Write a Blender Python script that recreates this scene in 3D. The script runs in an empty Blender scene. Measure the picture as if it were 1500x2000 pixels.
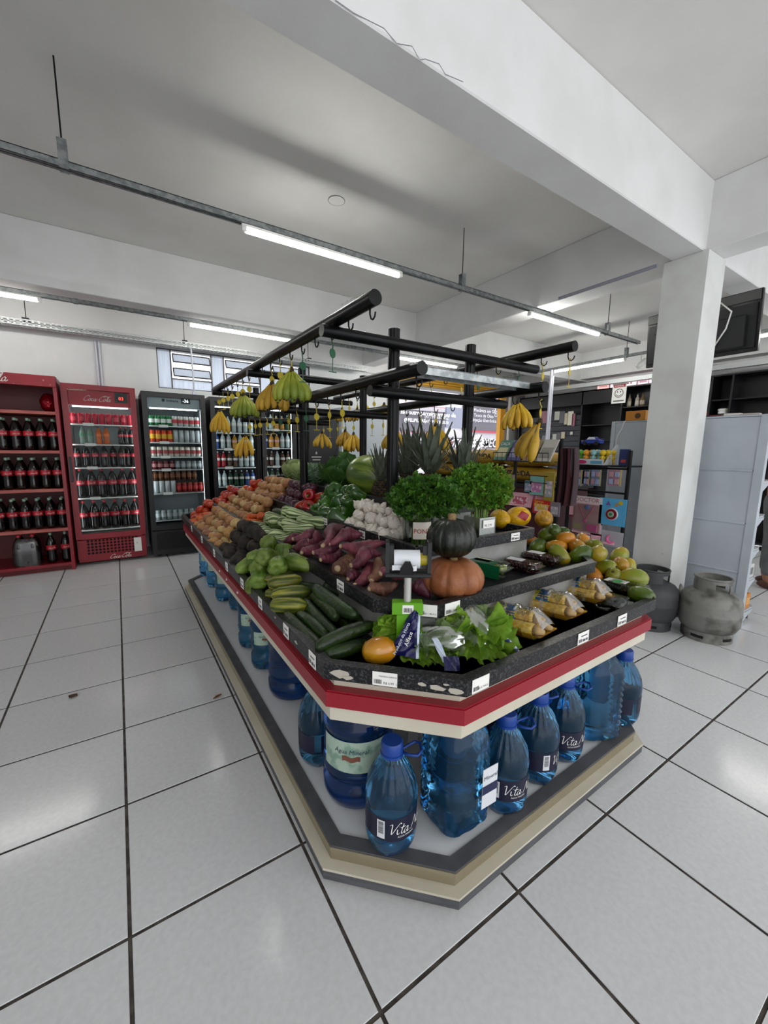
import bpy, bmesh, math, random
from math import sin, cos, pi, radians as rad
from mathutils import Vector as V, Matrix as MX, Euler
random.seed(7)
SC = bpy.context.scene
COL = SC.collection
# ---------------------------------------------------------------- camera
F_PX = 791.43
YAW, PITCH, ROLL = 0.5795, -0.1521, 0.0117
CAM = V((0.0675, -1.1477, 1.33405))
_f = V((sin(YAW)*cos(PITCH), cos(YAW)*cos(PITCH), sin(PITCH)))
_r = V((cos(YAW), -sin(YAW), 0)); _u = _r.cross(_f)
RT = cos(ROLL)*_r + sin(ROLL)*_u
UP = -sin(ROLL)*_r + cos(ROLL)*_u
FW = _f
cd = bpy.data.cameras.new('camera'); cam = bpy.data.objects.new('camera', cd); COL.objects.link(cam)
cd.sensor_fit = 'HORIZONTAL'; cd.sensor_width = 36; cd.lens = F_PX/1500*36; cd.clip_start = .02; cd.clip_end = 200
cam.matrix_world = MX(((RT.x, UP.x, -FW.x, CAM.x), (RT.y, UP.y, -FW.y, CAM.y), (RT.z, UP.z, -FW.z, CAM.z), (0, 0, 0, 1)))
SC.camera = cam
def ray(u, v): return RT*((u-750)/F_PX) - UP*((v-1000)/F_PX) + FW
def at(u, v, z):
    d = ray(u, v); return CAM + d*((z-CAM.z)/d.z)
def aty(u, v, y):
    d = ray(u, v); return CAM + d*((y-CAM.y)/d.y)
def atx(u, v, x):
    d = ray(u, v); return CAM + d*((x-CAM.x)/d.x)
# ---------------------------------------------------------------- sky, exposure
w = bpy.data.worlds.new('world'); SC.world = w; w.use_nodes = True
bg = w.node_tree.nodes['Background']; bg.inputs[0].default_value = (.95, .97, 1, 1); bg.inputs[1].default_value = 2.2
TUBE_E = 60.0
SC.view_settings.view_transform = 'Standard'; SC.view_settings.look = 'None'
SC.view_settings.gamma = 1; SC.view_settings.use_curve_mapping = False
SC.view_settings.exposure = -0.06
try:
    SC.cycles.max_bounces = 10; SC.cycles.transparent_max_bounces = 16; SC.cycles.sample_clamp_indirect = 4; SC.cycles.caustics_refractive = False; SC.cycles.caustics_reflective = False
except Exception: pass
# ---------------------------------------------------------------- materials
def lin(c):
    if isinstance(c, str):
        c = c.lstrip('#'); c = [int(c[i:i+2], 16)/255 for i in (0, 2, 4)]
        c = [x/12.92 if x <= .04045 else ((x+.055)/1.055)**2.4 for x in c]
    return (c[0], c[1], c[2], 1)
MATS = {}
def M(name, c='#888888', r=.5, metal=0, c2=None, ns=6, lo=.42, hi=.6, bump=0, bs=40, trans=0, ior=1.45, spec=.5, emit=0, hv=0, streak=0, stz=0, coat=0, st=(1, 1, 1), sss=0):
    if name in MATS: return MATS[name]
    m = bpy.data.materials.new(name); m.use_nodes = True; MATS[name] = m
    nt = m.node_tree; N = nt.nodes; L = nt.links; p = N['Principled BSDF']
    p.inputs['Base Color'].default_value = lin(c); p.inputs['Roughness'].default_value = r; p.inputs['Metallic'].default_value = metal
    p.inputs['Transmission Weight'].default_value = trans; p.inputs['IOR'].default_value = ior; p.inputs['Specular IOR Level'].default_value = spec
    p.inputs['Coat Weight'].default_value = coat; p.inputs['Coat Roughness'].default_value = .1
    if sss: p.inputs['Subsurface Weight'].default_value = sss; p.inputs['Subsurface Radius'].default_value = (.02, .02, .01); p.inputs['Subsurface Scale'].default_value = .3
    if emit: p.inputs['Emission Color'].default_value = lin(c); p.inputs['Emission Strength'].default_value = emit
    tc = None
    def coords():
        nonlocal tc
        if tc is None: tc = N.new('ShaderNodeTexCoord')
        return tc.outputs['Object']
    out = None
    if c2:
        if streak:
            g = N.new('ShaderNodeTexGradient'); g.gradient_type = 'RADIAL'; L.new(coords(), g.inputs[0])
            sep = N.new('ShaderNodeSeparateXYZ'); L.new(coords(), sep.inputs[0])
            cb = N.new('ShaderNodeCombineXYZ'); mu = N.new('ShaderNodeMath'); mu.operation = 'MULTIPLY'; mu.inputs[1].default_value = streak
            mz = N.new('ShaderNodeMath'); mz.operation = 'MULTIPLY'; mz.inputs[1].default_value = stz
            L.new(g.outputs['Fac'], mu.inputs[0]); L.new(sep.outputs[2], mz.inputs[0]); L.new(mu.outputs[0], cb.inputs[0]); L.new(mz.outputs[0], cb.inputs[2])
            nz = N.new('ShaderNodeTexNoise'); nz.inputs['Scale'].default_value = 1; nz.inputs['Detail'].default_value = 3; L.new(cb.outputs[0], nz.inputs['Vector'])
        else:
            nz = N.new('ShaderNodeTexNoise'); nz.inputs['Scale'].default_value = ns; nz.inputs['Detail'].default_value = 5
            if st != (1, 1, 1):
                mp = N.new('ShaderNodeMapping'); mp.inputs['Scale'].default_value = st; L.new(coords(), mp.inputs[0]); L.new(mp.outputs[0], nz.inputs['Vector'])
            else: L.new(coords(), nz.inputs['Vector'])
        rp = N.new('ShaderNodeValToRGB'); e = rp.color_ramp.elements
        e[0].position = lo; e[0].color = lin(c); e[1].position = hi; e[1].color = lin(c2)
        L.new(nz.outputs[0], rp.inputs[0]); out = rp.outputs[0]
    if hv:
        oi = N.new('ShaderNodeObjectInfo'); hs = N.new('ShaderNodeHueSaturation')
        mr = N.new('ShaderNodeMapRange'); mr.inputs[3].default_value = 1-hv; mr.inputs[4].default_value = 1+hv*.8
        m2 = N.new('ShaderNodeMapRange'); m2.inputs[3].default_value = .5-hv*.04; m2.inputs[4].default_value = .5+hv*.04
        L.new(oi.outputs['Random'], mr.inputs[0]); L.new(mr.outputs[0], hs.inputs['Value']); L.new(oi.outputs['Random'], m2.inputs[0]); L.new(m2.outputs[0], hs.inputs['Hue'])
        if out: L.new(out, hs.inputs['Color'])
        else: hs.inputs['Color'].default_value = lin(c)
        out = hs.outputs[0]
    if out: L.new(out, p.inputs['Base Color'])
    if bump:
        n2 = N.new('ShaderNodeTexNoise'); n2.inputs['Scale'].default_value = bs; n2.inputs['Detail'].default_value = 4; L.new(coords(), n2.inputs['Vector'])
        b = N.new('ShaderNodeBump'); b.inputs['Strength'].default_value = bump; b.inputs['Distance'].default_value = .02; L.new(n2.outputs[0], b.inputs['Height']); L.new(b.outputs[0], p.inputs['Normal'])
    return m
def film(name, tint='#ffffff', amount=.12, rough=.12, edge=.35, gain=.45):
    """thin clear plastic or glass: mostly see-through, glossy towards the edges"""
    if name in MATS: return MATS[name]
    m = bpy.data.materials.new(name); m.use_nodes = True; MATS[name] = m
    nt = m.node_tree; N = nt.nodes; L = nt.links; N.remove(N['Principled BSDF'])
    t = N.new('ShaderNodeBsdfTransparent'); t.inputs[0].default_value = lin(tint)
    g = N.new('ShaderNodeBsdfGlossy'); g.inputs['Roughness'].default_value = rough
    lw = N.new('ShaderNodeLayerWeight'); lw.inputs[0].default_value = edge
    mr = N.new('ShaderNodeMapRange'); mr.inputs[3].default_value = amount; mr.inputs[4].default_value = min(1, amount+gain)
    mx = N.new('ShaderNodeMixShader'); L.new(lw.outputs['Fresnel'], mr.inputs[0]); L.new(mr.outputs[0], mx.inputs[0])
    L.new(t.outputs[0], mx.inputs[1]); L.new(g.outputs[0], mx.inputs[2]); L.new(mx.outputs[0], N['Material Output'].inputs[0])
    return m
def leafmat(name, c, c2, ns=9, tr=.35, hv=.15):
    m = M(name, c, .5, c2=c2, ns=ns, lo=.35, hi=.65, hv=hv, bump=.25, bs=60)
    nt = m.node_tree; N = nt.nodes; L = nt.links; p = N['Principled BSDF']
    t = N.new('ShaderNodeBsdfTranslucent'); mx = N.new('ShaderNodeMixShader'); mx.inputs[0].default_value = tr
    src = p.inputs['Base Color'].links[0].from_socket; L.new(src, t.inputs[0])
    L.new(p.outputs[0], mx.inputs[1]); L.new(t.outputs[0], mx.inputs[2]); L.new(mx.outputs[0], N['Material Output'].inputs[0])
    return m
# ---------------------------------------------------------------- mesh building
class B:
    def __init__(s): s.v = []; s.f = []; s.mi = []
    def add(s, vs, fs, mi=0, mx=None):
        o = len(s.v); s.v += [tuple(mx @ V(a)) if mx else tuple(a) for a in vs]
        s.f += [tuple(o+i for i in f) for f in fs]; s.mi += [mi]*len(fs); return s
    def box(s, x0, x1, y0, y1, z0, z1, mi=0, mx=None, bev=0):
        if bev:
            b = bev; ring = lambda i, z: [(x0+i, y0+i+0, z), (x1-i, y0+i, z), (x1-i, y1-i, z), (x0+i, y1-i, z)]
            vs = ring(b, z0)+ring(0, z0+b)+ring(0, z1-b)+ring(b, z1)
            fs = [(3, 2, 1, 0), (12, 13, 14, 15)]
            for k in range(3):
                for i in range(4): j = (i+1) % 4; fs.append((k*4+i, k*4+j, k*4+4+j, k*4+4+i))
            return s.add(vs, fs, mi, mx)
        return s.add([(x0, y0, z0), (x1, y0, z0), (x1, y1, z0), (x0, y1, z0), (x0, y0, z1), (x1, y0, z1), (x1, y1, z1), (x0, y1, z1)],
                     [(3, 2, 1, 0), (4, 5, 6, 7), (0, 1, 5, 4), (1, 2, 6, 5), (2, 3, 7, 6), (3, 0, 4, 7)], mi, mx)
    def prism(s, poly, z0, z1, mi=0, mx=None):
        n = len(poly); vs = [(x, y, z0) for x, y in poly]+[(x, y, z1) for x, y in poly]
        fs = [tuple(range(n-1, -1, -1)), tuple(range(n, 2*n))]+[(i, (i+1) % n, n+(i+1) % n, n+i) for i in range(n)]
        return s.add(vs, fs, mi, mx)
    def ring(s, outer, inner, z0, z1, mi=0, mx=None):
        n = len(outer); vs = [(x, y, z) for z in (z0, z1) for p in (outer, inner) for x, y in p]; fs = []
        for i in range(n):
            j = (i+1) % n
            fs += [(i, j, 2*n+j, 2*n+i), (n+j, n+i, 3*n+i, 3*n+j), (2*n+i, 2*n+j, 3*n+j, 3*n+i), (j, i, n+i, n+j)]
        return s.add(vs, fs, mi, mx)
    def lathe(s, prof, n=16, mi=0, mx=None, lobes=None, cap=True):
        vs = []; fs = []; m = len(prof)
        for (r, z) in prof:
            for i in range(n):
                a = 2*pi*i/n; k = lobes(a, z, r) if lobes else 1
                vs.append((r*k*cos(a), r*k*sin(a), z))
        for k in range(m-1):
            for i in range(n): j = (i+1) % n; fs.append((k*n+i, k*n+j, k*n+n+j, k*n+n+i))
        if cap: fs += [tuple(range(n-1, -1, -1)), tuple((m-1)*n+i for i in range(n))]
        return s.add(vs, fs, mi, mx)
    def tube(s, pts, r, n=8, mi=0, mx=None, cap=True, sq=1, twist=0):
        pts = [V(p) for p in pts]; rs = r if isinstance(r, (list, tuple)) else [r]*len(pts); vs = []; fs = []
        t0 = (pts[1]-pts[0]).normalized(); nn = t0.orthogonal().normalized()
        for k, p in enumerate(pts):
            t = (pts[min(k+1, len(pts)-1)]-pts[max(k-1, 0)]).normalized()
            nn = (nn-t*nn.dot(t)).normalized(); bb = t.cross(nn)
            for i in range(n):
                a = 2*pi*i/n+twist*k; vs.append(p+nn*(rs[k]*cos(a))+bb*(rs[k]*sq*sin(a)))
        for k in range(len(pts)-1):
            for i in range(n): j = (i+1) % n; fs.append((k*n+i, k*n+j, k*n+n+j, k*n+n+i))
        if cap: fs += [tuple(range(n-1, -1, -1)), tuple((len(pts)-1)*n+i for i in range(n))]
        return s.add(vs, fs, mi, mx)
    def grid(s, fn, nu, nv, mi=0, mx=None, wrap=False):
        vs = [fn(i/(nu-1), j/(nv-1)) for j in range(nv) for i in range(nu)]
        fs = [(j*nu+i, j*nu+i+1, (j+1)*nu+i+1, (j+1)*nu+i) for j in range(nv-1) for i in range(nu-1)]
        return s.add(vs, fs, mi, mx)
    def ball(s, rx, ry=None, rz=None, n=16, m=10, mi=0, mx=None, fn=None):
        ry = rx if ry is None else ry; rz = rx if rz is None else rz; vs = [(0, 0, -rz)]; fs = []
        for k in range(1, m):
            t = -pi/2+pi*k/m
            for i in range(n):
                a = 2*pi*i/n; vs.append((rx*cos(t)*cos(a), ry*cos(t)*sin(a), rz*sin(t)))
        vs.append((0, 0, rz))
        if fn: vs = [tuple(fn(V(p))) for p in vs]
        for i in range(n):
            j = (i+1) % n; fs.append((0, 1+j, 1+i)); e = len(vs)-1; fs.append((e, e-n+i, e-n+j))
            for k in range(m-2): fs.append((1+k*n+i, 1+k*n+j, 1+k*n+n+j, 1+k*n+n+i))
        return s.add(vs, fs, mi, mx)
def obj(name, b, mat=None, parent=None, smooth=False, loc=None, rot=None):
    if isinstance(b, B):
        me = bpy.data.meshes.new(name); me.from_pydata(b.v, [], b.f)
        if any(b.mi): me.polygons.foreach_set('material_index', b.mi)
        for m in (mat if isinstance(mat, (list, tuple)) else [mat]): me.materials.append(m)
        if smooth:
            me.polygons.foreach_set('use_smooth', [True]*len(me.polygons))
            if smooth != 1: me.set_sharp_from_angle(angle=rad(smooth))
        me.update()
    else: me = b
    o = bpy.data.objects.new(name, me); COL.objects.link(o)
    if parent: o.parent = parent
    if loc is not None: o.location = loc
    if rot is not None: o.rotation_euler = rot
    return o
def tag(o, label, cat, group=None):
    o['label'] = label; o['category'] = cat
    if group: o['group'] = group
    return o
def thing(name, label, cat, loc=(0, 0, 0), rot=(0, 0, 0), group=None):
    o = bpy.data.objects.new(name, None); COL.objects.link(o); o.empty_display_size = .05
    o.location = loc; o.rotation_euler = rot if not isinstance(rot, (int, float)) else (0, 0, rot)
    return tag(o, label, cat, group)
def struct(name, b, mat, parent=None, smooth=False):
    o = obj(name, b, mat, parent, smooth)
    if not parent: o['kind'] = 'structure'
    return o
def dup(root, loc=None, rot=None, label=None, group=None, scale=None):
    r = _cp(root, None)
    if loc is not None: r.location = loc
    if rot is not None: r.rotation_euler = rot if not isinstance(rot, (int, float)) else (0, 0, rot)
    if scale is not None: r.scale = (scale,)*3 if isinstance(scale, (int, float)) else scale
    if label: r['label'] = label
    if group: r['group'] = group
    return r
_CH = {}
def _children(o):
    if o.name not in _CH: _CH[o.name] = list(o.children)
    return _CH[o.name]
def _cp(o, par):
    c = o.copy(); COL.objects.link(c)
    if par: c.parent = par
    for k in _children(o): _cp(k, c)
    return c
def ordn(n): return ['', 'first', 'second', 'third', 'fourth', 'fifth', 'sixth', 'seventh', 'eighth', 'ninth', 'tenth', 'eleventh', 'twelfth', 'thirteenth', 'fourteenth', 'fifteenth', 'sixteenth', 'seventeenth', 'eighteenth', 'nineteenth', 'twentieth'][n] if n < 21 else 'number %d' % n
def frame(o, x, y, z=None):
    """matrix with origin o, x axis along x, y axis along y"""
    x = V(x).normalized(); z = x.cross(V(y)).normalized(); y = z.cross(x)
    return MX(((x.x, y.x, z.x, o[0]), (x.y, y.y, z.y, o[1]), (x.z, y.z, z.z, o[2]), (0, 0, 0, 1)))
TXT = {}
def text(s, size, mat, parent=None, mx=None, shear=0, name='lettering', ext=0, bold=0, align='LEFT', sx=1):
    key = (s, round(size, 5), mat.name, shear, ext, bold, align, sx)
    if key not in TXT:
        cu = bpy.data.curves.new('t', 'FONT'); cu.body = s; cu.size = size; cu.shear = shear; cu.extrude = ext; cu.offset = bold; cu.align_x = align; cu.resolution_u = 2
        ob = bpy.data.objects.new('t', cu); me = bpy.data.meshes.new_from_object(ob); me.materials.clear(); me.materials.append(mat)
        if sx != 1: me.transform(MX.Diagonal((sx, 1, 1, 1)))
        me.name = 'lettering'; TXT[key] = me; bpy.data.objects.remove(ob); bpy.data.curves.remove(cu)
    o = bpy.data.objects.new(name, TXT[key]); COL.objects.link(o)
    if parent: o.parent = parent
    if mx is not None: o.matrix_local = mx
    return o
def ribbon(strokes, w, mx=None, nib=.7, b=None):
    """handwritten strokes as flat pen-nib ribbons in the xy plane"""
    b = b or B(); nv = V((cos(nib), sin(nib), 0))
    for st in strokes:
        p = [V((x, y, 0)) for x, y in st]; q = []
        for i in range(len(p)-1):
            p0, p1, p2, p3 = p[max(i-1, 0)], p[i], p[i+1], p[min(i+2, len(p)-1)]
            for k in range(4):
                t = k/4; q.append(.5*((2*p1)+(p2-p0)*t+(2*p0-5*p1+4*p2-p3)*t*t+(3*p1-p0-3*p2+p3)*t**3))
        q.append(p[-1]); vs = []; 
        for i, a in enumerate(q):
            t = (q[min(i+1, len(q)-1)]-q[max(i-1, 0)]).normalized(); n = V((-t.y, t.x, 0)); k = n.dot(nv)
            k = (.35+.65*abs(k)); vs += [a-n*w*k, a+n*w*k]
        b.add(vs, [(2*i, 2*i+2, 2*i+3, 2*i+1) for i in range(len(q)-1)], 0, mx)
    return b
_c = [(.95, .75), (.8, .98), (.45, .9), (.15, .5), (.1, .15), (.35, -.02), (.65, .12), (.85, .35)]
_o = [(.3, .52), (.1, .4), (.05, .12), (.2, 0), (.4, .15), (.42, .4), (.3, .52), (.35, .42), (.55, .45)]
_cc = [(.42, .42), (.3, .52), (.1, .35), (.08, .1), (.25, 0), (.48, .2)]
_a = [(.42, .42), (.28, .52), (.08, .3), (.1, .03), (.28, .05), (.44, .5), (.38, .12), (.5, .02), (.62, .2)]
_l = [(0, .1), (.2, .5), (.34, 1.0), (.24, 1.08), (.14, .6), (.14, .12), (.28, .02), (.42, .2)]
def sh(st, dx, s=1, dy=0): return [(x*s+dx+.25*y*s, y*s+dy) for x, y in st]
COLA = [sh(_c, 0, 1.15), sh(_o, .92), sh(_cc, 1.42), sh(_a, 1.9), [(2.62, .35), (2.85, .38)], sh(_c, 2.85, 1.15), [(3.7, .95), (4.2, 1.25), (4.75, 1.05), (5.3, 1.2)], sh(_o, 3.75), sh(_l, 4.3), sh(_a, 4.6)]
def cola(width, mat, parent, mx, name='script_lettering', w=.055):
    s = width/5.4; key = ('cola', round(width, 3), mat.name, w)
    if key not in TXT:
        b = ribbon(COLA, w, MX.Scale(s, 4)); me = bpy.data.meshes.new('script'); me.from_pydata(b.v, [], b.f); me.materials.append(mat); TXT[key] = me
    o = bpy.data.objects.new(name, TXT[key]); COL.objects.link(o); o.parent = parent; o.matrix_local = mx; return o
def barcode(b, x0, x1, y0, y1, z=0, mi=0, seed=1):
    r = random.Random(seed); x = x0
    while x < x1:
        ww = r.choice((.4, .7, 1.1))*(x1-x0)/26; b.add([(x, y0, z), (min(x+ww, x1), y0, z), (min(x+ww, x1), y1, z), (x, y1, z)], [(0, 1, 2, 3)], mi); x += ww+(x1-x0)/26*r.choice((.5, .9))
    return b
WHITE = M('white_plastic', '#e6e6e2', .4); BLACK = M('black_plastic', '#121214', .4); INK = M('black_ink', '#15151a', .6); PAPER = M('white_paper', '#ecebe6', .6)
GALV = M('galvanised_steel', '#a3a8a9', .38, .7, c2='#82888a', ns=30); STEELD = M('dark_wire', '#1d1d1f', .4, .5)
# ================================================================ the room
PAINT = M('white_wall_paint', '#dedede', .7, c2='#d7d7d6', ns=2.5, bump=.12, bs=14)
PAINT2 = M('lower_wall_paint', '#dadddd', .6, c2='#d3d6d6', ns=2, bump=.08, bs=20)
CEIL = M('ceiling_paint', '#e2e1de', .8, c2='#dbdad6', ns=1.6, bump=.15, bs=10)
GROUT = M('dark_grout', '#3b3632', .9, c2='#57504a', ns=20)
TILE = M('white_glazed_tile', '#d3d4d6', .16, c2='#cbccce', ns=60, lo=.35, hi=.7, spec=.5, hv=.025, bump=.02, bs=35)
CH = 3.2; BACK = 5.1; XL, XR, YF = -3.2, 7.9, -4.0
fl = struct('floor', B().box(XL, XR, YF, BACK+.3, -.1, -.004), GROUT)
tb = B().box(.005, .495, .005, .495, -.003, .0005, bev=.0012); tm = None; fieldb = B()
for j in range(-8, 11):
    for i in range(-6, 15):
        x, y = i*.5, j*.5; c = V((x+.25, y+.25, 0))-CAM; dz = c.dot(FW)
        vis = False
        if dz > .1:
            for cx in (0, .5):
                for cy in (0, .5):
                    q = V((x+cx, y+cy, 0))-CAM; z = q.dot(FW)
                    if z > .05 and -40 < 750+F_PX*q.dot(RT)/z < 1540 and -40 < 1000-F_PX*q.dot(UP)/z < 2080: vis = True
        if x+.5 > XR+.2 or y > BACK: continue
        if vis:
            if tm is None: o = obj('tile', tb, TILE, fl, loc=(x, y, 0)); tm = o.data
            else: o = obj('tile', tm, None, fl, loc=(x, y, 0))
        else: fieldb.box(x+.004, x+.496, y+.004, y+.496, -.003, .0005)
o = obj('tile_field', fieldb, TILE, fl); o['kind'] = 'stuff'
struct('ceiling', B().box(XL, XR, YF, BACK+.2, CH, CH+.15), CEIL)
W1, W2, WZ0, WZ1, O1, O2, OZ = .59, 2.72, 2.11, 2.62, 4.2, 7.35, 2.5
b = B().box(XL, W1, BACK, BACK+.2, 0, CH).box(W1, W2, BACK, BACK+.2, 0, WZ0).box(W1, W2, BACK, BACK+.2, WZ1, CH).box(W2, O1, BACK, BACK+.2, 0, CH).box(O1, O2, BACK, BACK+.2, OZ, CH).box(O2, XR+.2, BACK, BACK+.2, 0, CH)
struct('wall_back', b, PAINT2)
struct('wall_right', B().box(XR, XR+.2, YF, BACK, 0, CH), PAINT)
struct('wall_left', B().box(XL-.2, XL, YF, BACK+.2, 0, CH), PAINT)
# beams and the pillar
bm1 = struct('trim_1', B().box(XL, XR, .222, .425, 2.745, CH, bev=.006), PAINT)
struct('trim_2', B().box(3.655, 3.9, YF, BACK, 2.745, CH, bev=.006), PAINT)
struct('trim_3', B().box(XL, XR, 3.585, 3.79, 2.69, CH, bev=.006), PAINT)
struct('trim_4', B().box(XL, O1, BACK-.05, BACK, 2.64, CH), PAINT)
struct('trim_5', B().box(XR-.25, XR, YF, BACK-.05, 2.72, CH), PAINT)
PIL = M('pillar_paint', '#d0d2d0', .65, c2='#c6c7c4', ns=3, bump=.2, bs=9)
pil = struct('trim_6', B().box(3.62, 3.925, .19, .472, 0, 2.75, bev=.008), PIL)
rr = random.Random(3); bb = B()
for k in range(10):
    y = .19+rr.random()*.28; z = rr.random()*.5+.05; s = .002+rr.random()*.006
    bb.add([(3.6192, y-s, z), (3.6192, y, z-s*.8), (3.6192, y+s*1.2, z+s*.3), (3.6192, y, z+s)], [(0, 1, 2, 3)])
obj('chipped_paint', bb, M('bare_plaster', '#8f8a80', .9), pil)
bb = B()
def crack(pts, w=.0013, y=.2212):
    for (x0, z0), (x1, z1) in zip(pts, pts[1:]):
        bb.add([(x0, y, z0-w), (x1, y, z1-w), (x1, y, z1+w), (x0, y, z0+w)], [(0, 1, 2, 3)])
pp = [aty(*q, .2212) for q in [(655, 0), (690, 25), (750, 55), (775, 85), (805, 90), (820, 117), (830, 115), (858, 125), (870, 145), (905, 160)]]
crack([(p.x, p.z) for p in pp]); obj('crack', bb, M('crack_shadow', '#77757a', .9), bm1)
# ceiling cap
o = obj('ceiling_cap', B().lathe([(.001, 0), (.06, 0), (.062, .003), (.062, .006)], 24), CEIL, loc=(1.6, 1.9, CH-.007)); tag(o, 'round white cover plate on the ceiling above the first tube lamp', 'cover plate')
obj('gap_ring', B().lathe([(.06, .0), (.0635, .0), (.0635, .004), (.06, .004), (.06, 0)], 28, cap=False), M('crack_shadow', '#77757a'), o)
# window of frosted panes
FRAME = M('window_frame_metal', '#4a4744', .5, .3); 
def frosted():
    m = M('frosted_glass', '#e8ecf2', .4, c2='#cfd4dc', ns=1, st=(160, 1, 3), lo=.3, hi=.7); nt = m.node_tree; N = nt.nodes; L = nt.links; p = N['Principled BSDF']
    t = N.new('ShaderNodeBsdfTranslucent'); t2 = N.new('ShaderNodeBsdfTransparent'); a = N.new('ShaderNodeMixShader'); c = N.new('ShaderNodeMixShader')
    src = p.inputs['Base Color'].links[0].from_socket; L.new(src, t.inputs[0]); L.new(src, t2.inputs[0])
    a.inputs[0].default_value = .55; L.new(t.outputs[0], a.inputs[1]); L.new(t2.outputs[0], a.inputs[2]); c.inputs[0].default_value = .12
    L.new(a.outputs[0], c.inputs[1]); L.new(p.outputs[0], c.inputs[2]); L.new(c.outputs[0], N['Material Output'].inputs[0]); return m
FROST = frosted()
win = struct('window_1', B().box(W1, W2, BACK+.02, BACK+.05, WZ0, WZ0+.012).box(W1, W2, BACK+.02, BACK+.05, WZ1-.012, WZ1).box(W1, W1+.012, BACK+.02, BACK+.05, WZ0, WZ1).box(W2-.012, W2, BACK+.02, BACK+.05, WZ0, WZ1), FRAME)
xs = [(.602, .748, 0), (.762, 1.252, 1), (1.266, 1.418, 0), (1.432, 1.93, 1), (1.945, 2.1, 0), (2.114, 2.56, 1), (2.575, 2.705, 0)]
for k, (x0, x1, ty) in enumerate(xs):
    if k: obj('mullion', B().box(x0-.014, x0, BACK+.018, BACK+.05, WZ0, WZ1), FRAME, win)
    if ty == 0: obj('pane', B().box(x0, x1, BACK+.03, BACK+.036, WZ0+.012, WZ1-.012), FROST, win)
    else:
        obj('pane', B().box(x0, x1, BACK+.03, BACK+.036, WZ0+.012, WZ0+.13), FROST, win)
        obj('glazing_bar', B().box(x0, x1, BACK+.02, BACK+.05, WZ0+.13, WZ0+.142), FRAME, win)
        for zc in (.22, .40):
            z = WZ0+zc; t = .5; my = BACK-.005; h = .055
            pn = obj('hinged_pane', B().box(x0+.02, x1-.02, -.003, .003, -h, h), FROST, win, loc=(0, my, z), rot=(-t, 0, 0))
            obj('sash', B().box(x0+.012, x1-.012, -.006, .006, h, h+.012).box(x0+.012, x1-.012, -.006, .006, -h-.012, -h).box(x0+.01, x0+.022, -.006, .006, -h, h).box(x1-.022, x1-.01, -.006, .006, -h, h), FRAME, pn)
# opening to the street: yellow roll-up door box, posts
YEL = M('yellow_enamel', '#c9962a', .45)
d1 = struct('door_1', B().box(O1-.02, O2, BACK-.1, BACK-.02, OZ+.02, OZ+.3), YEL)
for k in range(6): obj('slat', B().box(O1-.02, O2, BACK-.125, BACK-.1, OZ+.03+k*.045, OZ+.065+k*.045, bev=.005), YEL, d1)
obj('post', B().box(O2-.16, O2-.02, BACK+.0, BACK+.1, 0, OZ), M('yellow_post', '#e0a02c', .5), d1)
obj('post', B().box(O1-.02, O1+.07, BACK-.02, BACK+.1, 0, OZ), WHITE, d1)
struct('trim_7', B().box(O2, O2+.5, BACK-.08, BACK, 0, 2.75), M('grey_pillar_paint', '#8a8984', .7))
struct('trim_8', B().box(O2-.02, O2+.03, BACK-.1, BACK-.08, 0, OZ), WHITE)
# street outside
struct('pavement', B().box(-6, 22, BACK+.3, 20, -.15, -.02), M('grey_asphalt', '#9a9a9a', .9, c2='#7f7f7f', ns=3))
fy = 10.5
shop = thing('workshop_facade', 'car workshop front across the street seen through the open doorway', 'building', (9.5, fy, 0))
S_GREY = M('sign_grey_overexposed', '#6c6972', .6); S_RED = M('sign_red_overexposed', '#c8475a', .6); S_WHITE = M('sign_white', '#f4f2f4', .6); S_DARK = M('sign_dark', '#4a474f', .6)  # grey and red lightened: hazy street overexposure is put into the sign colours
def onf(u, v): p = aty(u, v, fy-.05); return p.x-9.5, p.z
def fbox(name, u0, v0, u1, v1, mat, th=.06, off=0):
    x0, z1 = onf(u0, v0); x1, z0 = onf(u1, v1); return obj(name, B().box(x0, x1, -off-th, -off, z0, z1), mat, shop)
x0, _ = onf(700, 700); obj('wall', B().box(x0, x0+9, 0, .3, 0, 5), M('facade_white', '#d9d6dc', .7), shop)
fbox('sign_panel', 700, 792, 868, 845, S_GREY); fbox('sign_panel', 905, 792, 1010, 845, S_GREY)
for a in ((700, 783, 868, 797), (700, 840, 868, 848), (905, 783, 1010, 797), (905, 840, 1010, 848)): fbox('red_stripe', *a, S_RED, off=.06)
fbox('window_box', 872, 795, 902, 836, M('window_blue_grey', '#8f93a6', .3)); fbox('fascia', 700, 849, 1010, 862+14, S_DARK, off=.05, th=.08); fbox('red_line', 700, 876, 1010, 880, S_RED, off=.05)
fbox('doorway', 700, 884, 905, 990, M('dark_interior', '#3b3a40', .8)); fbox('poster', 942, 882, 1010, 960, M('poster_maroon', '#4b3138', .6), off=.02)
def ft(s, u, v, hpx, mat, shear=0, bold=0, off=.14, sx=1):
    x, z = onf(u, v); x2, z2 = onf(u, v-hpx); return text(s, (z2-z)*1.35, mat, shop, frame((x, -off, z), (1, 0, 0), (0, 0, 1)), shear=shear, bold=bold, sx=sx)
ft('DE ÓLEO DO', 781, 873, 18, S_WHITE, .25, .006, sx=.95); ft('CÂMBIO', 838, 873, 18, M('sign_bright_red', '#d8303c', .6), .25, .006, sx=.6); ft('AUTOMÁTICO', 863, 873, 18, S_WHITE, .25, .006, sx=.78); ft('MECÂNICA', 940, 873, 18, S_WHITE, .25, .006, sx=.8)
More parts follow.
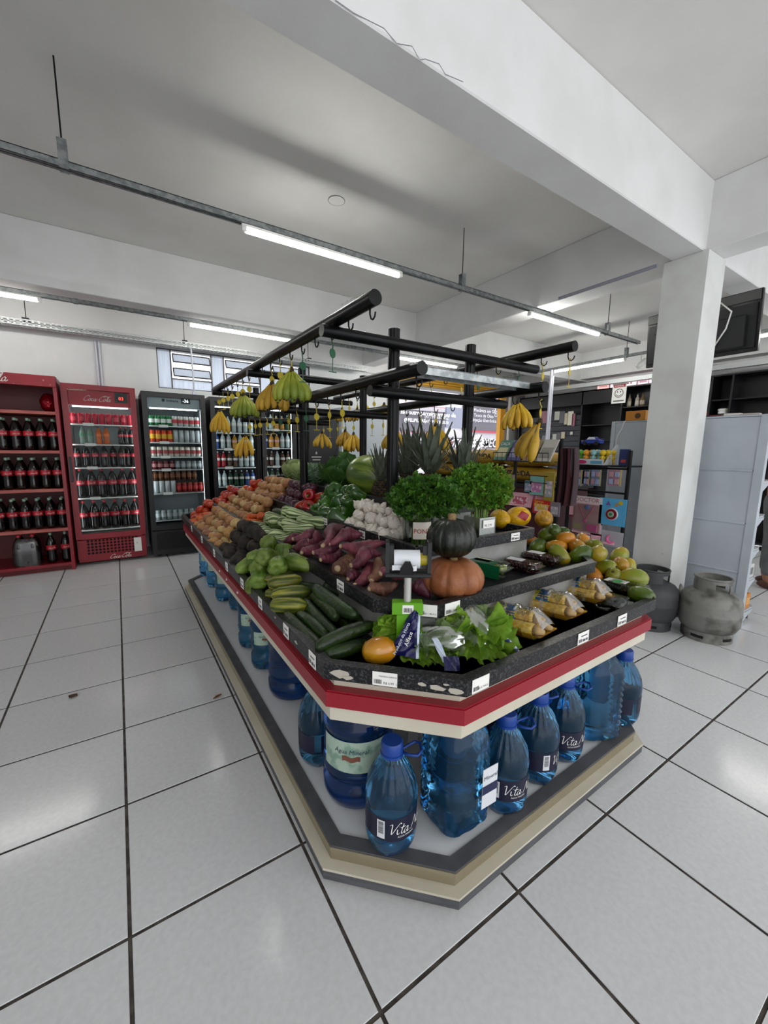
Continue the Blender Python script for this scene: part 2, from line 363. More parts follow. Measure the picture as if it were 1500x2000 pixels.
ft('são outro parceiro em seu dia', 779, 808, 9, S_WHITE, .1, .005); ft('@FELIPE.CAR', 786, 823, 7, S_WHITE, 0, .005); ft('(47) 99168-2452', 826, 817, 7, S_WHITE); ft('(47) 99168-8838', 826, 826, 7, S_WHITE)
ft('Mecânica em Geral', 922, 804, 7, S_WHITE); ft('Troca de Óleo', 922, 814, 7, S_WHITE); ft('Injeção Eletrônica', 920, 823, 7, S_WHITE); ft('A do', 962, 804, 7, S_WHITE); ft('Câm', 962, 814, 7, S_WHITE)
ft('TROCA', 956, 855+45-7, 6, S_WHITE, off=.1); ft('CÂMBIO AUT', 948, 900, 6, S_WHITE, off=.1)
gx, gz = onf(930, 864); b = B(); 
for k in range(12): b.box(.2, .31, -.03, -.0, -.05, .05, mx=MX.Translation((gx, -.14, gz)) @ MX.Rotation(2*pi*k/12, 4, 'Y'))
b.lathe([(.13, -.03), (.22, -.03), (.22, 0), (.13, 0), (.13, -.03)], 24, mx=MX.Translation((gx, -.14, gz)) @ MX.Rotation(pi/2, 4, 'X'), cap=False); obj('gear_emblem', b, S_WHITE, shop)
cx, cz = onf(955, 872+45//2+12); b = B().lathe([(.28, 0), (.31, 0), (.31, .02), (.28, .02), (.28, 0)], 28, mx=MX.Translation((cx, -.1, cz)) @ MX.Rotation(pi/2, 4, 'X'), cap=False); obj('poster_ring', b, S_WHITE, shop)
b = B().lathe([(.001, 0), (.27, 0), (.27, .01), (.001, .01)], 20, mx=MX.Translation((cx, -.09, cz)) @ MX.Rotation(pi/2, 4, 'X')); obj('poster_disc', b, M('clutch_grey', '#6a6570', .5, .4, c2='#3c3a40', ns=7), shop)
# parked white car across the street
CARW = M('white_car_paint', '#ecebee', .25); car = thing('parked_car', 'white car parked before the workshop, mostly hidden by pineapple leaves', 'car', (9.7, 9.4, 0)); car.scale = (.85, .85, .85)
prof = [(-2, .35), (-2, .8), (-1.5, .95), (-.9, 1.4), (.6, 1.42), (1.2, 1.0), (1.95, .85), (2, .35)]
obj('body', B().prism(prof, -.8, .8, mx=MX.Rotation(pi/2, 4, 'X')), CARW, car)
obj('side_window', B().prism([(-1.2, .98), (-.8, 1.33), (.5, 1.35), (.95, 1.0)], -.81, .81, mx=MX.Rotation(pi/2, 4, 'X')), M('car_glass', '#22252a', .1), car)
for x in (-1.3, 1.3):
    for y in (-.72, .72): obj('wheel', B().lathe([(.05, -.1), (.3, -.1), (.32, -.05), (.32, .05), (.3, .1), (.05, .1)], 20, mx=MX.Translation((x, y, .3)) @ MX.Rotation(pi/2, 4, 'X')), BLACK, car)
# ---------------------------------------------------------------- tube lamps on hanging rails
LAMP = M('tube_light', '#fefdf7', .5, emit=TUBE_E)
def rail(name, label, p0, p1, rods, top=CH):
    p0, p1 = V(p0), V(p1); d = p1-p0; n = d.length; t = thing(name, label, 'lamp rail', p0, math.atan2(d.y, d.x), 'lamp rails')
    b = B().box(0, n, -.02, .02, .032, .036).box(0, n, -.02, -.017, 0, .036).box(0, n, .017, .02, 0, .036).box(0, n, -.02, -.008, 0, .002).box(0, n, .008, .02, 0, .002)
    obj('channel', b, GALV, t)
    for r in rods:
        obj('hanger_bracket', B().box(r-.02, r+.02, .02, .024, -.005, .13).box(r-.02, r+.02, -.024, -.02, -.005, .13).box(r-.02, r+.02, -.02, .02, .125, .13), GALV, t)
        obj('threaded_rod', B().tube([(r, 0, .11), (r, 0, top-p0.z)], .004, 6), STEELD, t)
    return t
def lamp(label, p0, p1):
    p0, p1 = V(p0), V(p1); d = p1-p0; n = d.length; t = thing('tube_lamp', label, 'lamp', p0, math.atan2(d.y, d.x), 'tube lamps')
    obj('fixture', B().box(0, n, -.014, .014, -.014, 0), WHITE, t)
    obj('tube', B().tube([(.03, 0, -.03), (n-.03, 0, -.03)], .0165, 12), LAMP, t, 60)
    for x in (.0, n-.03): obj('socket', B().box(x, x+.03, -.015, .015, -.042, -.014, bev=.003), WHITE, t)
    return t
ZR = 2.705
rail('lamp_rail', 'galvanised lamp rail hanging nearest to the camera, above the produce stand', (-3, 1.64, ZR), (5.75, 1.64, ZR), [2.95, 5.67, 8.0])
lamp('lit tube lamp on the nearest rail, above the front of the produce stand', (.815, 1.64, ZR), (2.03, 1.64, ZR))
lamp('lit tube lamp on the nearest rail, towards the pillar', (3.57, 1.64, ZR), (4.84, 1.64, ZR))
rail('lamp_rail', 'galvanised lamp rail in front of the drinks coolers', (-3, 4.0, ZR), (5.2, 4.0, ZR), [2.84, 4.4, 6.2])
lamp('lit tube lamp at the left edge, above the red bottle shelf', (-1.62, 4.0, ZR), (-.42, 4.0, ZR))
lamp('lit tube lamp above the window, over the black cooler', (.82, 4.0, ZR), (2.02, 4.0, ZR))
lamp('lit tube lamp behind the black posts, near the white ice freezer', (3.58, 3.98, ZR), (4.82, 3.98, ZR))
rail('lamp_rail', 'lamp rail running beside the black wall shelving', (6.36, -1.5, ZR), (6.36, 5.0, ZR), [1.2, 3.6, 5.6])
lamp('lit tube lamp beside the black wall shelving, left of the pillar', (6.36, 2.1, ZR), (6.36, 3.28, ZR))
lamp('lit tube lamp at the right edge, right of the television', (6.36, -.55, ZR), (6.36, .66, ZR))
rail('lamp_rail', 'added lamp rail behind the camera, out of the picture', (-3, -2.4, ZR), (7, -2.4, ZR), [2, 5, 8])  # unseen rail and its two lamps, added to light the room
lamp('added unseen tube lamp behind the camera, left', (-1.6, -2.4, ZR), (-.4, -2.4, ZR)); lamp('added unseen tube lamp behind the camera, right', (2.6, -2.4, ZR), (3.8, -2.4, ZR))
# perforated cable trays
TRAYW = M('white_zinc_tray', '#b9bdbd', .45, .4)
def cable_tray(label, p0, ang, n, mirror=1):
    t = thing('cable_tray', label, 'cable tray', p0, ang); b = B(); h = .07; s = mirror
    def yb(a, c): return (min(a*s, c*s), max(a*s, c*s))
    for z0, z1 in ((0, .012), (.03, .038), (.056, h)): b.box(0, n, *yb(0, .003), z0, z1)
    for y0, y1 in ((0, .015), (.04, .05), (.075, .1)): b.box(0, n, *yb(y0, y1), 0, .003)
    k = 0
    while k*.05 < n:
        x = k*.05; b.box(x, x+.02, *yb(0, .003), .012, .056); b.box(x+.02, x+.04, *yb(.015, .075), 0, .003); k += 1
    b.box(0, n, *yb(.1, .103), 0, h); obj('perforated_channel', b, TRAYW, t); return t
t = cable_tray('white perforated cable tray running above the coolers and the window', (-3, 4.82, 2.605), 0, 6.6)
for x, top in ((2.35, .5), (3.9, .5), (5.6, .5)): obj('clip', B().box(x-.03, x+.03, -.01, .11, .07, .085).tube([(x, .05, .085), (x, .05, CH-2.605)], .004, 6), STEELD, t)
t = cable_tray('perforated cable tray above the black wall shelving', (7.45, .2, 2.52), pi/2, 4.7)
obj('cables', B().tube([(.3+i*.4, -.05+.01*((i*7) % 3), .06+.012*((i*5) % 4)) for i in range(12)], .012, 6), BLACK, t)
PIPE = M('white_pvc', '#c9cbd6', .35)
o = obj('wall_conduit', B().tube([(-.055, BACK-.02, 2.6), (-.055, BACK-.02, 2.02)], .012, 8).tube([(-.02, BACK-.02, 2.6), (-.02, BACK-.02, 2.02)], .012, 8), PIPE, None, 60); tag(o, 'pair of pale conduits on the wall above the red bottle shelf', 'conduit')
o = obj('wall_conduit', B().tube([(.97, 4.84, 2.61), (.98, 4.84, 2.01)], .011, 8).box(.955, 1.005, 4.815, 4.865, 1.99, 2.06), PIPE, None, 60); tag(o, 'single conduit crossing the window down to the black cooler', 'conduit')
p = V((6.33, 3.28, 0)); t = thing('service_post', 'twin white conduit post dropping from the lamp rail beside the counter', 'post', p)
obj('conduit', B().tube([(-.022, 0, 0), (-.022, 0, 2.7)], .02, 10), PIPE, t, 60); obj('conduit', B().tube([(.03, 0, 0), (.03, 0, 2.6)], .02, 10), PIPE, t, 60)
t = thing('wall_conduit', 'grey conduit under the beam left of the pillar', 'conduit', (0, 0, 0)); a = atx(1090, 610, 3.58); c = atx(1292, 556, 3.58)
obj('conduit', B().tube([(3.58, a.y, 2.73), (3.58, .5, 2.73)], .014, 8), M('grey_pvc', '#8f909c', .4), t, 60)
# television hung from the ceiling, seen from behind
t = thing('television', 'black flat television hanging behind the pillar, seen from its back', 'television', (4.62, .575, 2.435), (0, -.1, -.06))
TVB = M('television_black', '#0c0d0f', .25); obj('screen_panel', B().box(.0, .03, -.445, .445, -.245, .245, bev=.004), TVB, t)
obj('back_cover', B().prism([(-.42, -.21), (.42, -.21), (.42, .14), (-.42, .14)], 0, .02, mx=MX(((0, 0, -1, 0), (1, 0, 0, 0), (0, 1, 0, 0), (0, 0, 0, 1)))).box(-.05, -.02, -.36, .36, -.2, .06, bev=.01), M('television_back', '#191b1d', .45), t)
obj('top_edge', B().box(-.012, 0, -.435, .435, .16, .238, bev=.004), M('television_grey', '#4a4a47', .35), t)
obj('ceiling_pole', B().tube([(-.03, .1, .1), (-.03, .1, .72)], .02, 10), BLACK, t, 60)
obj('cable', B().tube([(-.03, -.17, .2), (-.075, -.27, .1), (-.075, -.24, -.03), (-.06, -.15, -.17)], .006, 6), WHITE, t, 1)
# surveillance camera
t = thing('security_camera', 'white security camera under the lamp rail, left of the television', 'camera', (6.3, 1.86, 2.69))
obj('bracket', B().tube([(0, 0, 0), (0, 0, -.06), (-.02, -.02, -.1)], .01, 8), WHITE, t, 1); mx = MX.Translation((-.03, -.04, -.12)) @ MX.Rotation(.9, 4, 'Y') @ MX.Rotation(.3, 4, 'X')
obj('housing', B().lathe([(.02, -.1), (.035, -.09), (.037, .06), (.03, .08)], 14, mx=mx), WHITE, t, 60); obj('lens', B().lathe([(.001, .078), (.026, .078), (.026, .084), (.001, .084)], 12, mx=mx), BLACK, t)
# ================================================================ the produce stand
P0 = [(.524, -.153), (.805, -.432), (1.914, -.408), (2.2, -.12), (2.2, 2.9), (1.92, 3.18), (.805, 3.18), (.524, 2.9)]
def off(poly, d):
    """polygon (counter-clockwise) grown outwards by d"""
    n = len(poly); out = []
    for i in range(n):
        p0, p1, p2 = V(poly[i-1]), V(poly[i]), V(poly[(i+1) % n]); a = (p1-p0).normalized(); c = (p2-p1).normalized()
        n1 = V((a.y, -a.x)); n2 = V((c.y, -c.x)); m = n1+n2; m = m/(m.dot(n1)); out.append((p1.x+m.x*d, p1.y+m.y*d))
    return out
ST = thing('produce_stand', 'tiered red and cream produce stand with granite trays and black hanging rack', 'display stand', (0, 0, 0))
CREAM = M('cream_laminate', '#cdc7b6', .45, c2='#c3bca9', ns=4); SLATE = M('slate_grey_laminate', '#55565a', .5, c2='#4a4b4e', ns=9, st=(1, 1, 8)); REDL = M('red_laminate', '#8e1023', .38)
CHAMP = M('champagne_metal', '#a89e86', .25, .65); DECK = M('white_deck', '#d5d8dc', .35); DARKG = M('dark_plinth', '#2b2a2a', .8)
GRAN = M('black_speckled_granite', '#161618', .34, c2='#4c4c50', ns=150, lo=.5, hi=.7, spec=.3); CHIP = M('chipped_edge', '#b3aca0', .8); RISER = M('grey_riser', '#9a9a98', .5, c2='#86857f', ns=6)
obj('plinth', B().prism(off(P0, -.09), 0, .03), DARKG, ST)
obj('skirting', B().ring(off(P0, .0), off(P0, -.1), .006, .024), CREAM, ST); obj('bumper', B().ring(off(P0, .018), off(P0, -.1), .022, .056), SLATE, ST)
obj('ledge', B().ring(off(P0, .02), off(P0, -.1), .054, .062), CREAM, ST)
obj('metal_strip', B().ring(off(P0, -.014), off(P0, -.05), .062, .1).ring(off(P0, -.0105), off(P0, -.03), .092, .106), CHAMP, ST)
obj('deck_rim', B().ring(off(P0, -.013), off(P0, -.056), .1, .112), SLATE, ST); obj('deck', B().prism(off(P0, -.05), .06, .104), DECK, ST)
obj('core', B().prism(off(P0, -.52), .1, .6), DECK, ST)
obj('lower_fascia', B().ring(off(P0, -.016), off(P0, -.2), .541, .592), CREAM, ST); obj('soffit', B().prism(off(P0, -.1), .545, .6), CREAM, ST)
b = B(); o1, o2, o3 = off(P0, .0), off(P0, -.004), off(P0, -.06); b.ring(o1, o3, .592, .638).ring(o2, o3, .636, .642); obj('red_band', b, REDL, ST)
obj('upper_fascia', B().ring(off(P0, -.034), off(P0, -.2), .64, .688), CREAM, ST)
TIERS = [(.007, .683, .73, .03), (-.213, .803, .85, .03), (-.465, .923, .97, .025), (-.67, 1.04, 1.09, .025)]
tiers = []
T4 = [(1.18, .3), (1.22, .26), (1.54, .26), (1.575, .3), (1.575, 2.5), (1.54, 2.54), (1.22, 2.54), (1.18, 2.5)]
for k, (d, z0, z1, lip) in enumerate(TIERS):
    PP = T4 if k == 3 else P0; d = 0 if k == 3 else d
    o, i = off(PP, d), off(PP, d-lip)
    t = obj('granite_tray', B().ring(o, i, z0, z1).prism(off(PP, d-.01), z0, z1-.042), GRAN, ST); tiers.append(t)
    if k: obj('riser', B().prism(off(PP, d-.03), TIERS[k-1][2]-.045, z0+.002), RISER, ST)
FZ = [t[2]-.042 for t in TIERS]
rr = random.Random(11); b = B()
def onpoly(poly, i, t):
    p, q = V(poly[i]), V(poly[(i+1) % len(poly)]); return p+(q-p)*t, (q-p).normalized()
for i, t, z, s in [(0, .12, .705, .028), (0, .17, .697, .016), (0, .7, .704, .012), (0, .8, .7, .02), (0, .93, .697, .024), (0, .86, .712, .008), (1, .06, .7, .01), (7, .86, .712, .01), (7, .93, .702, .014), (7, .97, .71, .012)]:
    p, d = onpoly(off(P0, .0078), i, t); c = [(s*(.8+rr.random()*.5)*cos(a), s*.45*(.6+rr.random()*.7)*sin(a)) for a in [j*pi/4 for j in range(8)]]
    b.add([(p.x+d.x*x, p.y+d.y*x, min(z+y, .729)) for x, y in c], [tuple(range(8))])
obj('chipped_patch', b, CHIP, tiers[0])
# price tags: paper slips on the tray lips
def price_tag(k, i, t, wdt=.062, h=.04, lines=(), bend=0, tilt=0):
    poly = off(P0, TIERS[k][0]+.0012); p, d = onpoly(poly, i, t); n = V((d.y, -d.x)); z = TIERS[k][2]-.023
    mx = frame((p.x+n.x*.0015, p.y+n.y*.0015, z), (d.x, d.y, 0), (0, 0, 1)) @ MX.Rotation(tilt, 4, 'Z')
    bars = not lines
    o = obj('price_tag', B().box(-wdt/2, wdt/2, -h/2, h/2, -.0008, .0008), PAPER, ST); o.matrix_local = mx
    for s, x, y, sz in lines: text(s, sz, INK, o, MX.Translation((x, y, .0012)))
    if bars: obj('faded_print', B().box(-wdt*.24, wdt*.34, h*.12, h*.22, .0008, .0011).box(-wdt*.06, wdt*.2, -h*.36, -h*.14, .0008, .0011).box(wdt*.25, wdt*.4, -h*.36, -h*.14, .0008, .0011), M('faded_ink', '#55555c', .6), o)
    obj('barcode', barcode(B(), -wdt*.44, -wdt*.12, -h*.36, -h*.05, .0012, seed=i*7+k), INK, o)
    return o
TL = lambda a, c: ((a, -.022, .006, .0072), (c, -.006, -.013, .0085))
price_tag(0, 0, .445, .07, .04, (('MAMÃO PAPAYA UN', -.016, .006, .0066), ('R$ 6,99  UN', -.004, -.014, .0095)))
price_tag(0, 1, .045, .066, .04, ((('R$ 5,79 KG'), -.012, -.013, .0085),))
price_tag(0, 1, .5, .066, .04, ()); price_tag(0, 1, .74, .066, .04, ())
for t in (.975, .9, .8, .705, .6, .49, .35, .2): price_tag(0, 7, t, .05, .045, ())
price_tag(1, 0, .82, .066, .04, (('R$ 1,98 KG', -.01, -.013, .0085),)); price_tag(1, 1, .06, .066, .04, (('R$ 3,98 KG', -.01, -.013, .0085),))
for t in (.92, .72, .55): price_tag(1, 7, t, .055, .04, ())
price_tag(2, 1, .8, .06, .036, ()); 
for t in (.85, .7, .5): price_tag(2, 7, t, .055, .036, ())
b = B()
for t in (.52, .58, .66): 
    p, d = onpoly(off(P0, .001), 7, t); b.box(p.x-.002, p.x+.001, p.y-.006, p.y+.006, .612, .622)
obj('screw_cap', b, WHITE, ST)
# rack
RK = M('black_rack_paint', '#08090a', .32, c2='#0e0f11', ns=14, spec=.22); RKS = M('worn_edge', '#c4c4c4', .6)
FY = (.42, 1.5, 2.58); PX = (1.137, 1.607)
def flute(a, z, r): return 1+.035*cos(12*a)
for y in FY:
    for x in PX:
        o = obj('post', B().lathe([(.026, FZ[2]+.001), (.026, 1.862), (.022, 1.864)], 48, lobes=flute), RK, ST, loc=(x, y, 0))
    for z, x0, x1 in ((1.79, .765, 2.075), (1.582, .985, 1.83)):
        yy = y-.045
        obj('crossbar', B().tube([(x0, yy, z), (x1, yy, z)], .024, 16), RK, ST, 50)
b = None; RAILS = []
for nm, x, z, y0, y1 in (('left upper', .83, 1.839, .085, 2.78), ('left lower', 1.03, 1.634, .077, 2.75), ('right upper', 2.0, 1.852, .1, 2.75), ('right lower', 1.79, 1.638, .1, 2.75)):
    o = obj('rail', B().tube([(x, y0, z), (x, y1, z)], .026, 20), RK, ST, 50); RAILS.append((nm, x, z, y0, y1, o))
obj('worn_spot', B().add([(.812, .2+i*.012, 1.8705+.002*(i % 3)) for i in range(9)]+[(.806, .2+i*.012, 1.866-.004*((i*5) % 3)) for i in range(9)], [(i, i+1, 10+i, 9+i) for i in range(8)]), RKS, RAILS[0][5])
obj('galvanised_shelf', B().box(1.056, 1.764, .17, .25, 1.662, 1.665).box(1.056, 1.764, .17, .173, 1.634, 1.664).box(1.056, 1.764, .247, .25, 1.634, 1.664), GALV, ST)
hk = B().tube([(0, 0, 0), (0, 0, -.022), (0, -.008, -.038), (0, -.02, -.043), (0, -.032, -.036), (0, -.036, -.022)], .0032, 6); hm = None
HOOK = M('black_hook', '#0f0f10', .35, .3); HK = {}
for nm, x, z, y0, y1, o in RAILS:
    ys = []; y = y0+.035
    while y < y1-.05: ys.append(y); y += .155
    HK[nm] = (x, z-.024, ys)
    for y in ys:
        if hm is None: h = obj('hook', hk, HOOK, ST, 1, loc=(x, y, z-.024)); hm = h.data
        else: obj('hook', hm, None, ST, loc=(x, y, z-.024))
# hangers: wire hook, coloured disc, rod, crossbar
def make_hanger(colname, colour):
    t = thing('banana_hanger', 'x', 'hanger', (0, 0, 0)); m = M('hanger_'+colname, colour, .45)
    obj('wire_hook', B().tube([(0, -.022, .012), (0, -.01, .004), (0, -.014, -.012), (0, -.022, -.022), (0, -.018, -.034)], .0025, 6), m, t, 1)
    obj('disc', B().lathe([(.002, -.002), (.019, -.0015), (.019, .0015), (.002, .002)], 18, mx=MX.Translation((0, -.018, -.052)) @ MX.Rotation(pi/2, 4, 'X') @ MX.Rotation(.5, 4, 'Y')), m, t)
    obj('rod', B().tube([(0, -.018, -.07), (0, -.018, -.125)], .0018, 6), m, t); obj('crossbar', B().tube([(-.017, -.018, -.125), (.017, -.018, -.125)], .0022, 6), m, t)
    return t
HG = {'yellow': make_hanger('yellow', '#b9a52c'), 'green': make_hanger('green', '#1f5a3a')}; HGU = set()
def hanger(rail, i, colr):
    x, z, ys = HK[rail]; src = HG[colr]; lab = '%s disc banana hanger on the %s rail, on the %s hook from the front' % (colr, rail, ordn(i+1))
    loc = (x, ys[i], z-.044); rz = random.uniform(-.25, .25)
    if colr not in HGU: HGU.add(colr); src.location = loc; src['label'] = lab; src['group'] = 'banana hangers'; return src
    return dup(src, loc, rz, lab, 'banana hangers')
HANG = {'left upper': '..g.gyyy..yyyyyyyy', 'left lower': '....yyygyygyyyyy.y', 'right upper': 'yygygy.yyyy.yyyy.y', 'right lower': 'y..y.yyg.yyyygyyy.'}
for rl, s in HANG.items():
    for i, c in enumerate(s):
        if c != '.' and i < len(HK[rl][2]): hanger(rl, i, {'g': 'green', 'y': 'yellow'}[c])
# ================================================================ produce
class Kind:
    """one source thing, copied with its parts for every further piece"""
    def __init__(s, root, cat): s.root = root; s.cat = cat; s.used = False
    def put(s, loc, rot=(0, 0, 0), label='', group=None, scale=None, axis=None):
        if axis is not None: q = V(axis).to_track_quat('Z', 'Y') @ Euler((0, 0, random.uniform(0, 6.28))).to_quaternion(); rot = q.to_euler()
        if not s.used:
            s.used = True; o = s.root; o.location = loc; o.rotation_euler = rot
            if scale is not None: o.scale = (scale,)*3 if isinstance(scale, (int, float)) else scale
            tag(o, label, s.cat, group)
            if not group and 'group' in o: del o['group']
            return o
        o = dup(s.root, loc, rot, label, group, scale if scale is not None else 1)
        if not group and 'group' in o: del o['group']
        return o
    def lie(s, p0, p1, length, label, group=None, fat=1):
        p0, p1 = V(p0), V(p1); d = p1-p0; k = d.length/length
        return s.put((p0+p1)/2, label=label, group=group, axis=d, scale=(fat, fat, k))
def noisy(amp, f, seed):
    r = random.Random(seed); ws = [(V((r.gauss(0, 1), r.gauss(0, 1), r.gauss(0, 1)))*f, r.random()*6) for _ in range(5)]
    return lambda p: p*(1+amp*sum(sin(w.dot(p)+a) for w, a in ws)/2.2)
def long_body(n, prof, bend=0, lob=None, seed=1, wob=0, seg=14):
    r = random.Random(seed); b = B(); m = len(prof); vs = []; fs = []
    for k, (rad_, z) in enumerate(prof):
        ox = bend*(1-(z/prof[-1][1])**2) if prof[-1][1] else 0
        for i in range(seg):
            a = 2*pi*i/seg; q = rad_*(lob(a, z, rad_) if lob else 1)*(1+wob*sin(3*a+z*60+seed)+wob*sin(z*95+seed*2)); vs.append((q*cos(a)+ox, q*sin(a), z))
    for k in range(m-1):
        for i in range(seg): j = (i+1) % seg; fs.append((k*seg+i, k*seg+j, k*seg+seg+j, k*seg+seg+i))
    fs += [tuple(range(seg-1, -1, -1)), tuple((m-1)*seg+i for i in range(seg))]
    return b.add(vs, fs)
def single(name, b, mat, cat, smooth=1): return Kind(obj(name, b, mat, None, smooth), cat)
F0, F1, F2, F3 = FZ
# --- cucumbers
CUC = M('cucumber_skin', '#16240f', .38, c2='#2c4417', streak=16, stz=8, lo=.4, hi=.7, bump=.25, bs=55, hv=.25)
prof = [(.004, -.11), (.014, -.104), (.02, -.085), (.0225, -.05), (.0235, 0), (.0225, .05), (.019, .088), (.012, .106), (.004, .11)]
K = single('cucumber', long_body(0, prof, .008, seed=2, wob=.012), CUC, 'cucumber'); L0 = .22
def cuc(u0, v0, z0, u1, v1, z1, label, fat=1.0): K.lie(at(u0, v0, z0), at(u1, v1, z1), L0, label, fat=fat)
cuc(616, 1266, .735, 734, 1220, .755, 'dark green cucumber lying topmost across the front corner of the lower tray', 1.05)
cuc(630, 1282, .712, 716, 1256, .712, 'dark green cucumber tucked under the front corner cucumber', 1.0)
cuc(558, 1198, .738, 626, 1262, .715, 'slim cucumber nearest the red edge of the stand', .9)
cuc(582, 1198, .735, 640, 1250, .712, 'slim cucumber second from the red edge', .9)
cuc(594, 1172, .745, 660, 1244, .715, 'long cucumber third from the red edge', .95)
cuc(612, 1163, .765, 658, 1208, .755, 'thicker mid green cucumber between the two longest ones', 1.15)
cuc(615, 1146, .80, 697, 1204, .775, 'longest and topmost cucumber, pointing to the front corner', 1.2)
cuc(634, 1142, .775, 706, 1168, .76, 'cucumber lying against the granite riser of the middle tray', 1.2)
cuc(690, 1172, .74, 706, 1222, .72, 'dark cucumber standing against the riser beside the lettuce', .9)
cuc(580, 1144, .75, 622, 1150, .75, 'half hidden cucumber behind the topmost cucumber', 1.1)
cuc(640, 1180, .715, 690, 1235, .71, 'cucumber at the bottom of the heap, in the shade', 1)
GH = M('striped_gherkin_skin', '#3d4a18', .4, c2='#8d8a2c', streak=12, stz=5, lo=.45, hi=.65, bump=.15, hv=.2)
prof = [(.004, -.075), (.018, -.068), (.028, -.045), (.031, 0), (.028, .045), (.017, .068), (.004, .075)]
KG = single('ripe_cucumber', long_body(0, prof, .004, seed=5, wob=.01), GH, 'cucumber')
for (u0, v0, z0, u1, v1, z1, lb, f) in [(522, 1140, .79, 590, 1132, .79, 'yellow striped overripe cucumber lying below the chayotes', 1.1), (516, 1131, .775, 577, 1114, .785, 'green striped cucumber between the chayotes and the yellow one', .75), (517, 1160, .735, 552, 1158, .735, 'small striped cucumber beside the tray lip', .8), (529, 1163, .765, 606, 1155, .765, 'thick green cucumber under the yellow striped one', 1.05), (527, 1182, .75, 600, 1182, .75, 'thick cucumber with a brown streak near the tray lip', 1.1), (555, 1170, .745, 608, 1162, .745, 'green cucumber between two thick ones', .8)]:
    KG.lie(at(u0, v0, z0), at(u1, v1, z1), .15, lb, fat=f)
# --- chayotes
CHA = M('chayote_skin', '#4a611b', .42, c2='#7d9140', ns=9, hv=.22, bump=.25, bs=45)
lob = lambda a, z, r: 1-.2*abs(cos(2.5*a))**9*(1 if z > -.02 else .55)+.02*sin(7*a+z*150)
prof = [(.006, -.058), (.018, -.055), (.028, -.042), (.036, -.018), (.043, .012), (.044, .035), (.036, .052), (.02, .056), (.006, .048)]
KC = single('chayote', long_body(0, prof, 0, lob, 3, .01, 30), CHA, 'chayote')
for (u, v, z, ax, lb) in [(527, 1068, .84, (-.3, -.3, .9), 'chayote on top of the heap, behind the others'), (523, 1087, .845, (-.6, -.7, .2), 'pale chayote showing its puckered end, left of the long one'), (543, 1103, .83, (-.4, -.9, -.1), 'round chayote in the middle of the heap, puckered end to the front'), (554, 1084, .815, (.2, .3, .9), 'small chayote between the heap top and the granite riser'), (583, 1101, .825, (-.55, .75, .1), 'long smooth chayote lying right of the heap, against the riser'), (512, 1110, .79, (-.7, -.5, .2), 'pale green chayote below the puckered ones'), (508, 1128, .765, (-.5, -.8, -.2), 'large chayote resting by the tray lip'), (482, 1106, .755, (.8, .3, .1), 'chayote at the left end of the heap beside the dark beets'), (497, 1089, .785, (.5, .7, -.3), 'chayote lying on the beets'), (500, 1138, .735, (-.5, -.8, -.3), 'dark chayote lowest at the tray lip'), (545, 1120, .755, (-.6, -.6, .1), 'chayote under the round one'), (568, 1080, .77, (.1, .8, .3), 'chayote hidden behind the long one'), (530, 1112, .75, (.6, -.4, .1), 'chayote deep in the heap')]:
    KC.put(at(u, v, z), label=lb, axis=ax, scale=(1, 1, 1.25) if 'long' in lb else 1)
# --- generic heaps laid in rows between the lip (x0) and the riser (x1)
def heap(kinds, what, where, x0, x1, y0, y1, zf, r, sq=.92, rows=3, layers=3, near='front', axisf=None, group=None, jit=.3):
    n = 0; dx = (x1-x0-2*r)/max(rows-1, 1); dy = 1.8*r
    for l in range(layers):
        j = 0; y = y0+r+(dy*.5 if l % 2 else 0)
        while y < y1-r*.5:
            odd = (j+l) % 2; cnt = rows-l-(1 if odd and l < layers-1 and rows-l > 1 else 0); shift = dx*.5 if odd and l < layers-1 and rows-l > 1 else 0
            for k in range(cnt):
                x = x1-r-shift-(cnt-1-k)*dx; jj = r*jit; lay = ['bottom', 'middle', 'top'][l]+' layer'
                lb = '%s, %s, %s, %s row from %s, %s from lip' % (what, where.replace('the ', ''), lay, ordn(j+1), near, ordn(k+1))
                ax = axisf() if axisf else (random.gauss(0, 1), random.gauss(0, 1), random.gauss(.4, .9))
                random.choice(kinds).put((x+random.uniform(-jj, jj), y+random.uniform(-jj, jj), zf+r*sq+l*r*1.42+random.uniform(0, r*.3)), label=lb, axis=ax, scale=random.uniform(.86, 1.18), group=group); n += 1
            y += dy; j += 1
    return n
def onion_kind(name, cat, c, c2, R=.036, tall=1.0):
    m = M(name+'_skin_'+c[1:], c, .36, c2=c2, streak=34, stz=4, lo=.38, hi=.68, hv=.25, bump=.06, bs=70)
    prof = [(.004, -R*.86), (.009, -R*.88), (R*.55, -R*.74), (R*.9, -R*.35), (R, 0), (R*.88, R*.42*tall), (R*.6, R*.72*tall), (R*.3, R*.92*tall), (R*.15, R*1.05*tall), (R*.1, R*1.2*tall), (.002, R*1.26*tall)]
    t = thing(name, 'x', cat); obj('bulb', long_body(0, prof, 0, None, 4, .012, 14), m, t, 1)
    b = B(); r = random.Random(2)
    for k in range(7): a = k*.9; b.tube([(0, 0, -R*.8), (.004*cos(a), .004*sin(a), -R*.95), (.008*cos(a), .008*sin(a), -R*1.02)], .0008, 3)
    obj('roots', b, M('dry_roots', '#8d7a58', .9), t); return Kind(t, cat)
ON = [onion_kind('onion', 'onion', '#96683c', '#b98c58'), onion_kind('onion', 'onion', '#a88a55', '#c4aa78', .034, .8), onion_kind('onion', 'onion', '#8c5c38', '#b5835a', .037, 1.05)]
heap(ON, 'brown onion', 'the lower tray', .535, .745, 1.47, 2.42, F0, .037, near='beets')
heap(ON, 'brown onion', 'the middle tray', .76, .985, 1.66, 2.52, F1, .037, near='carrots')
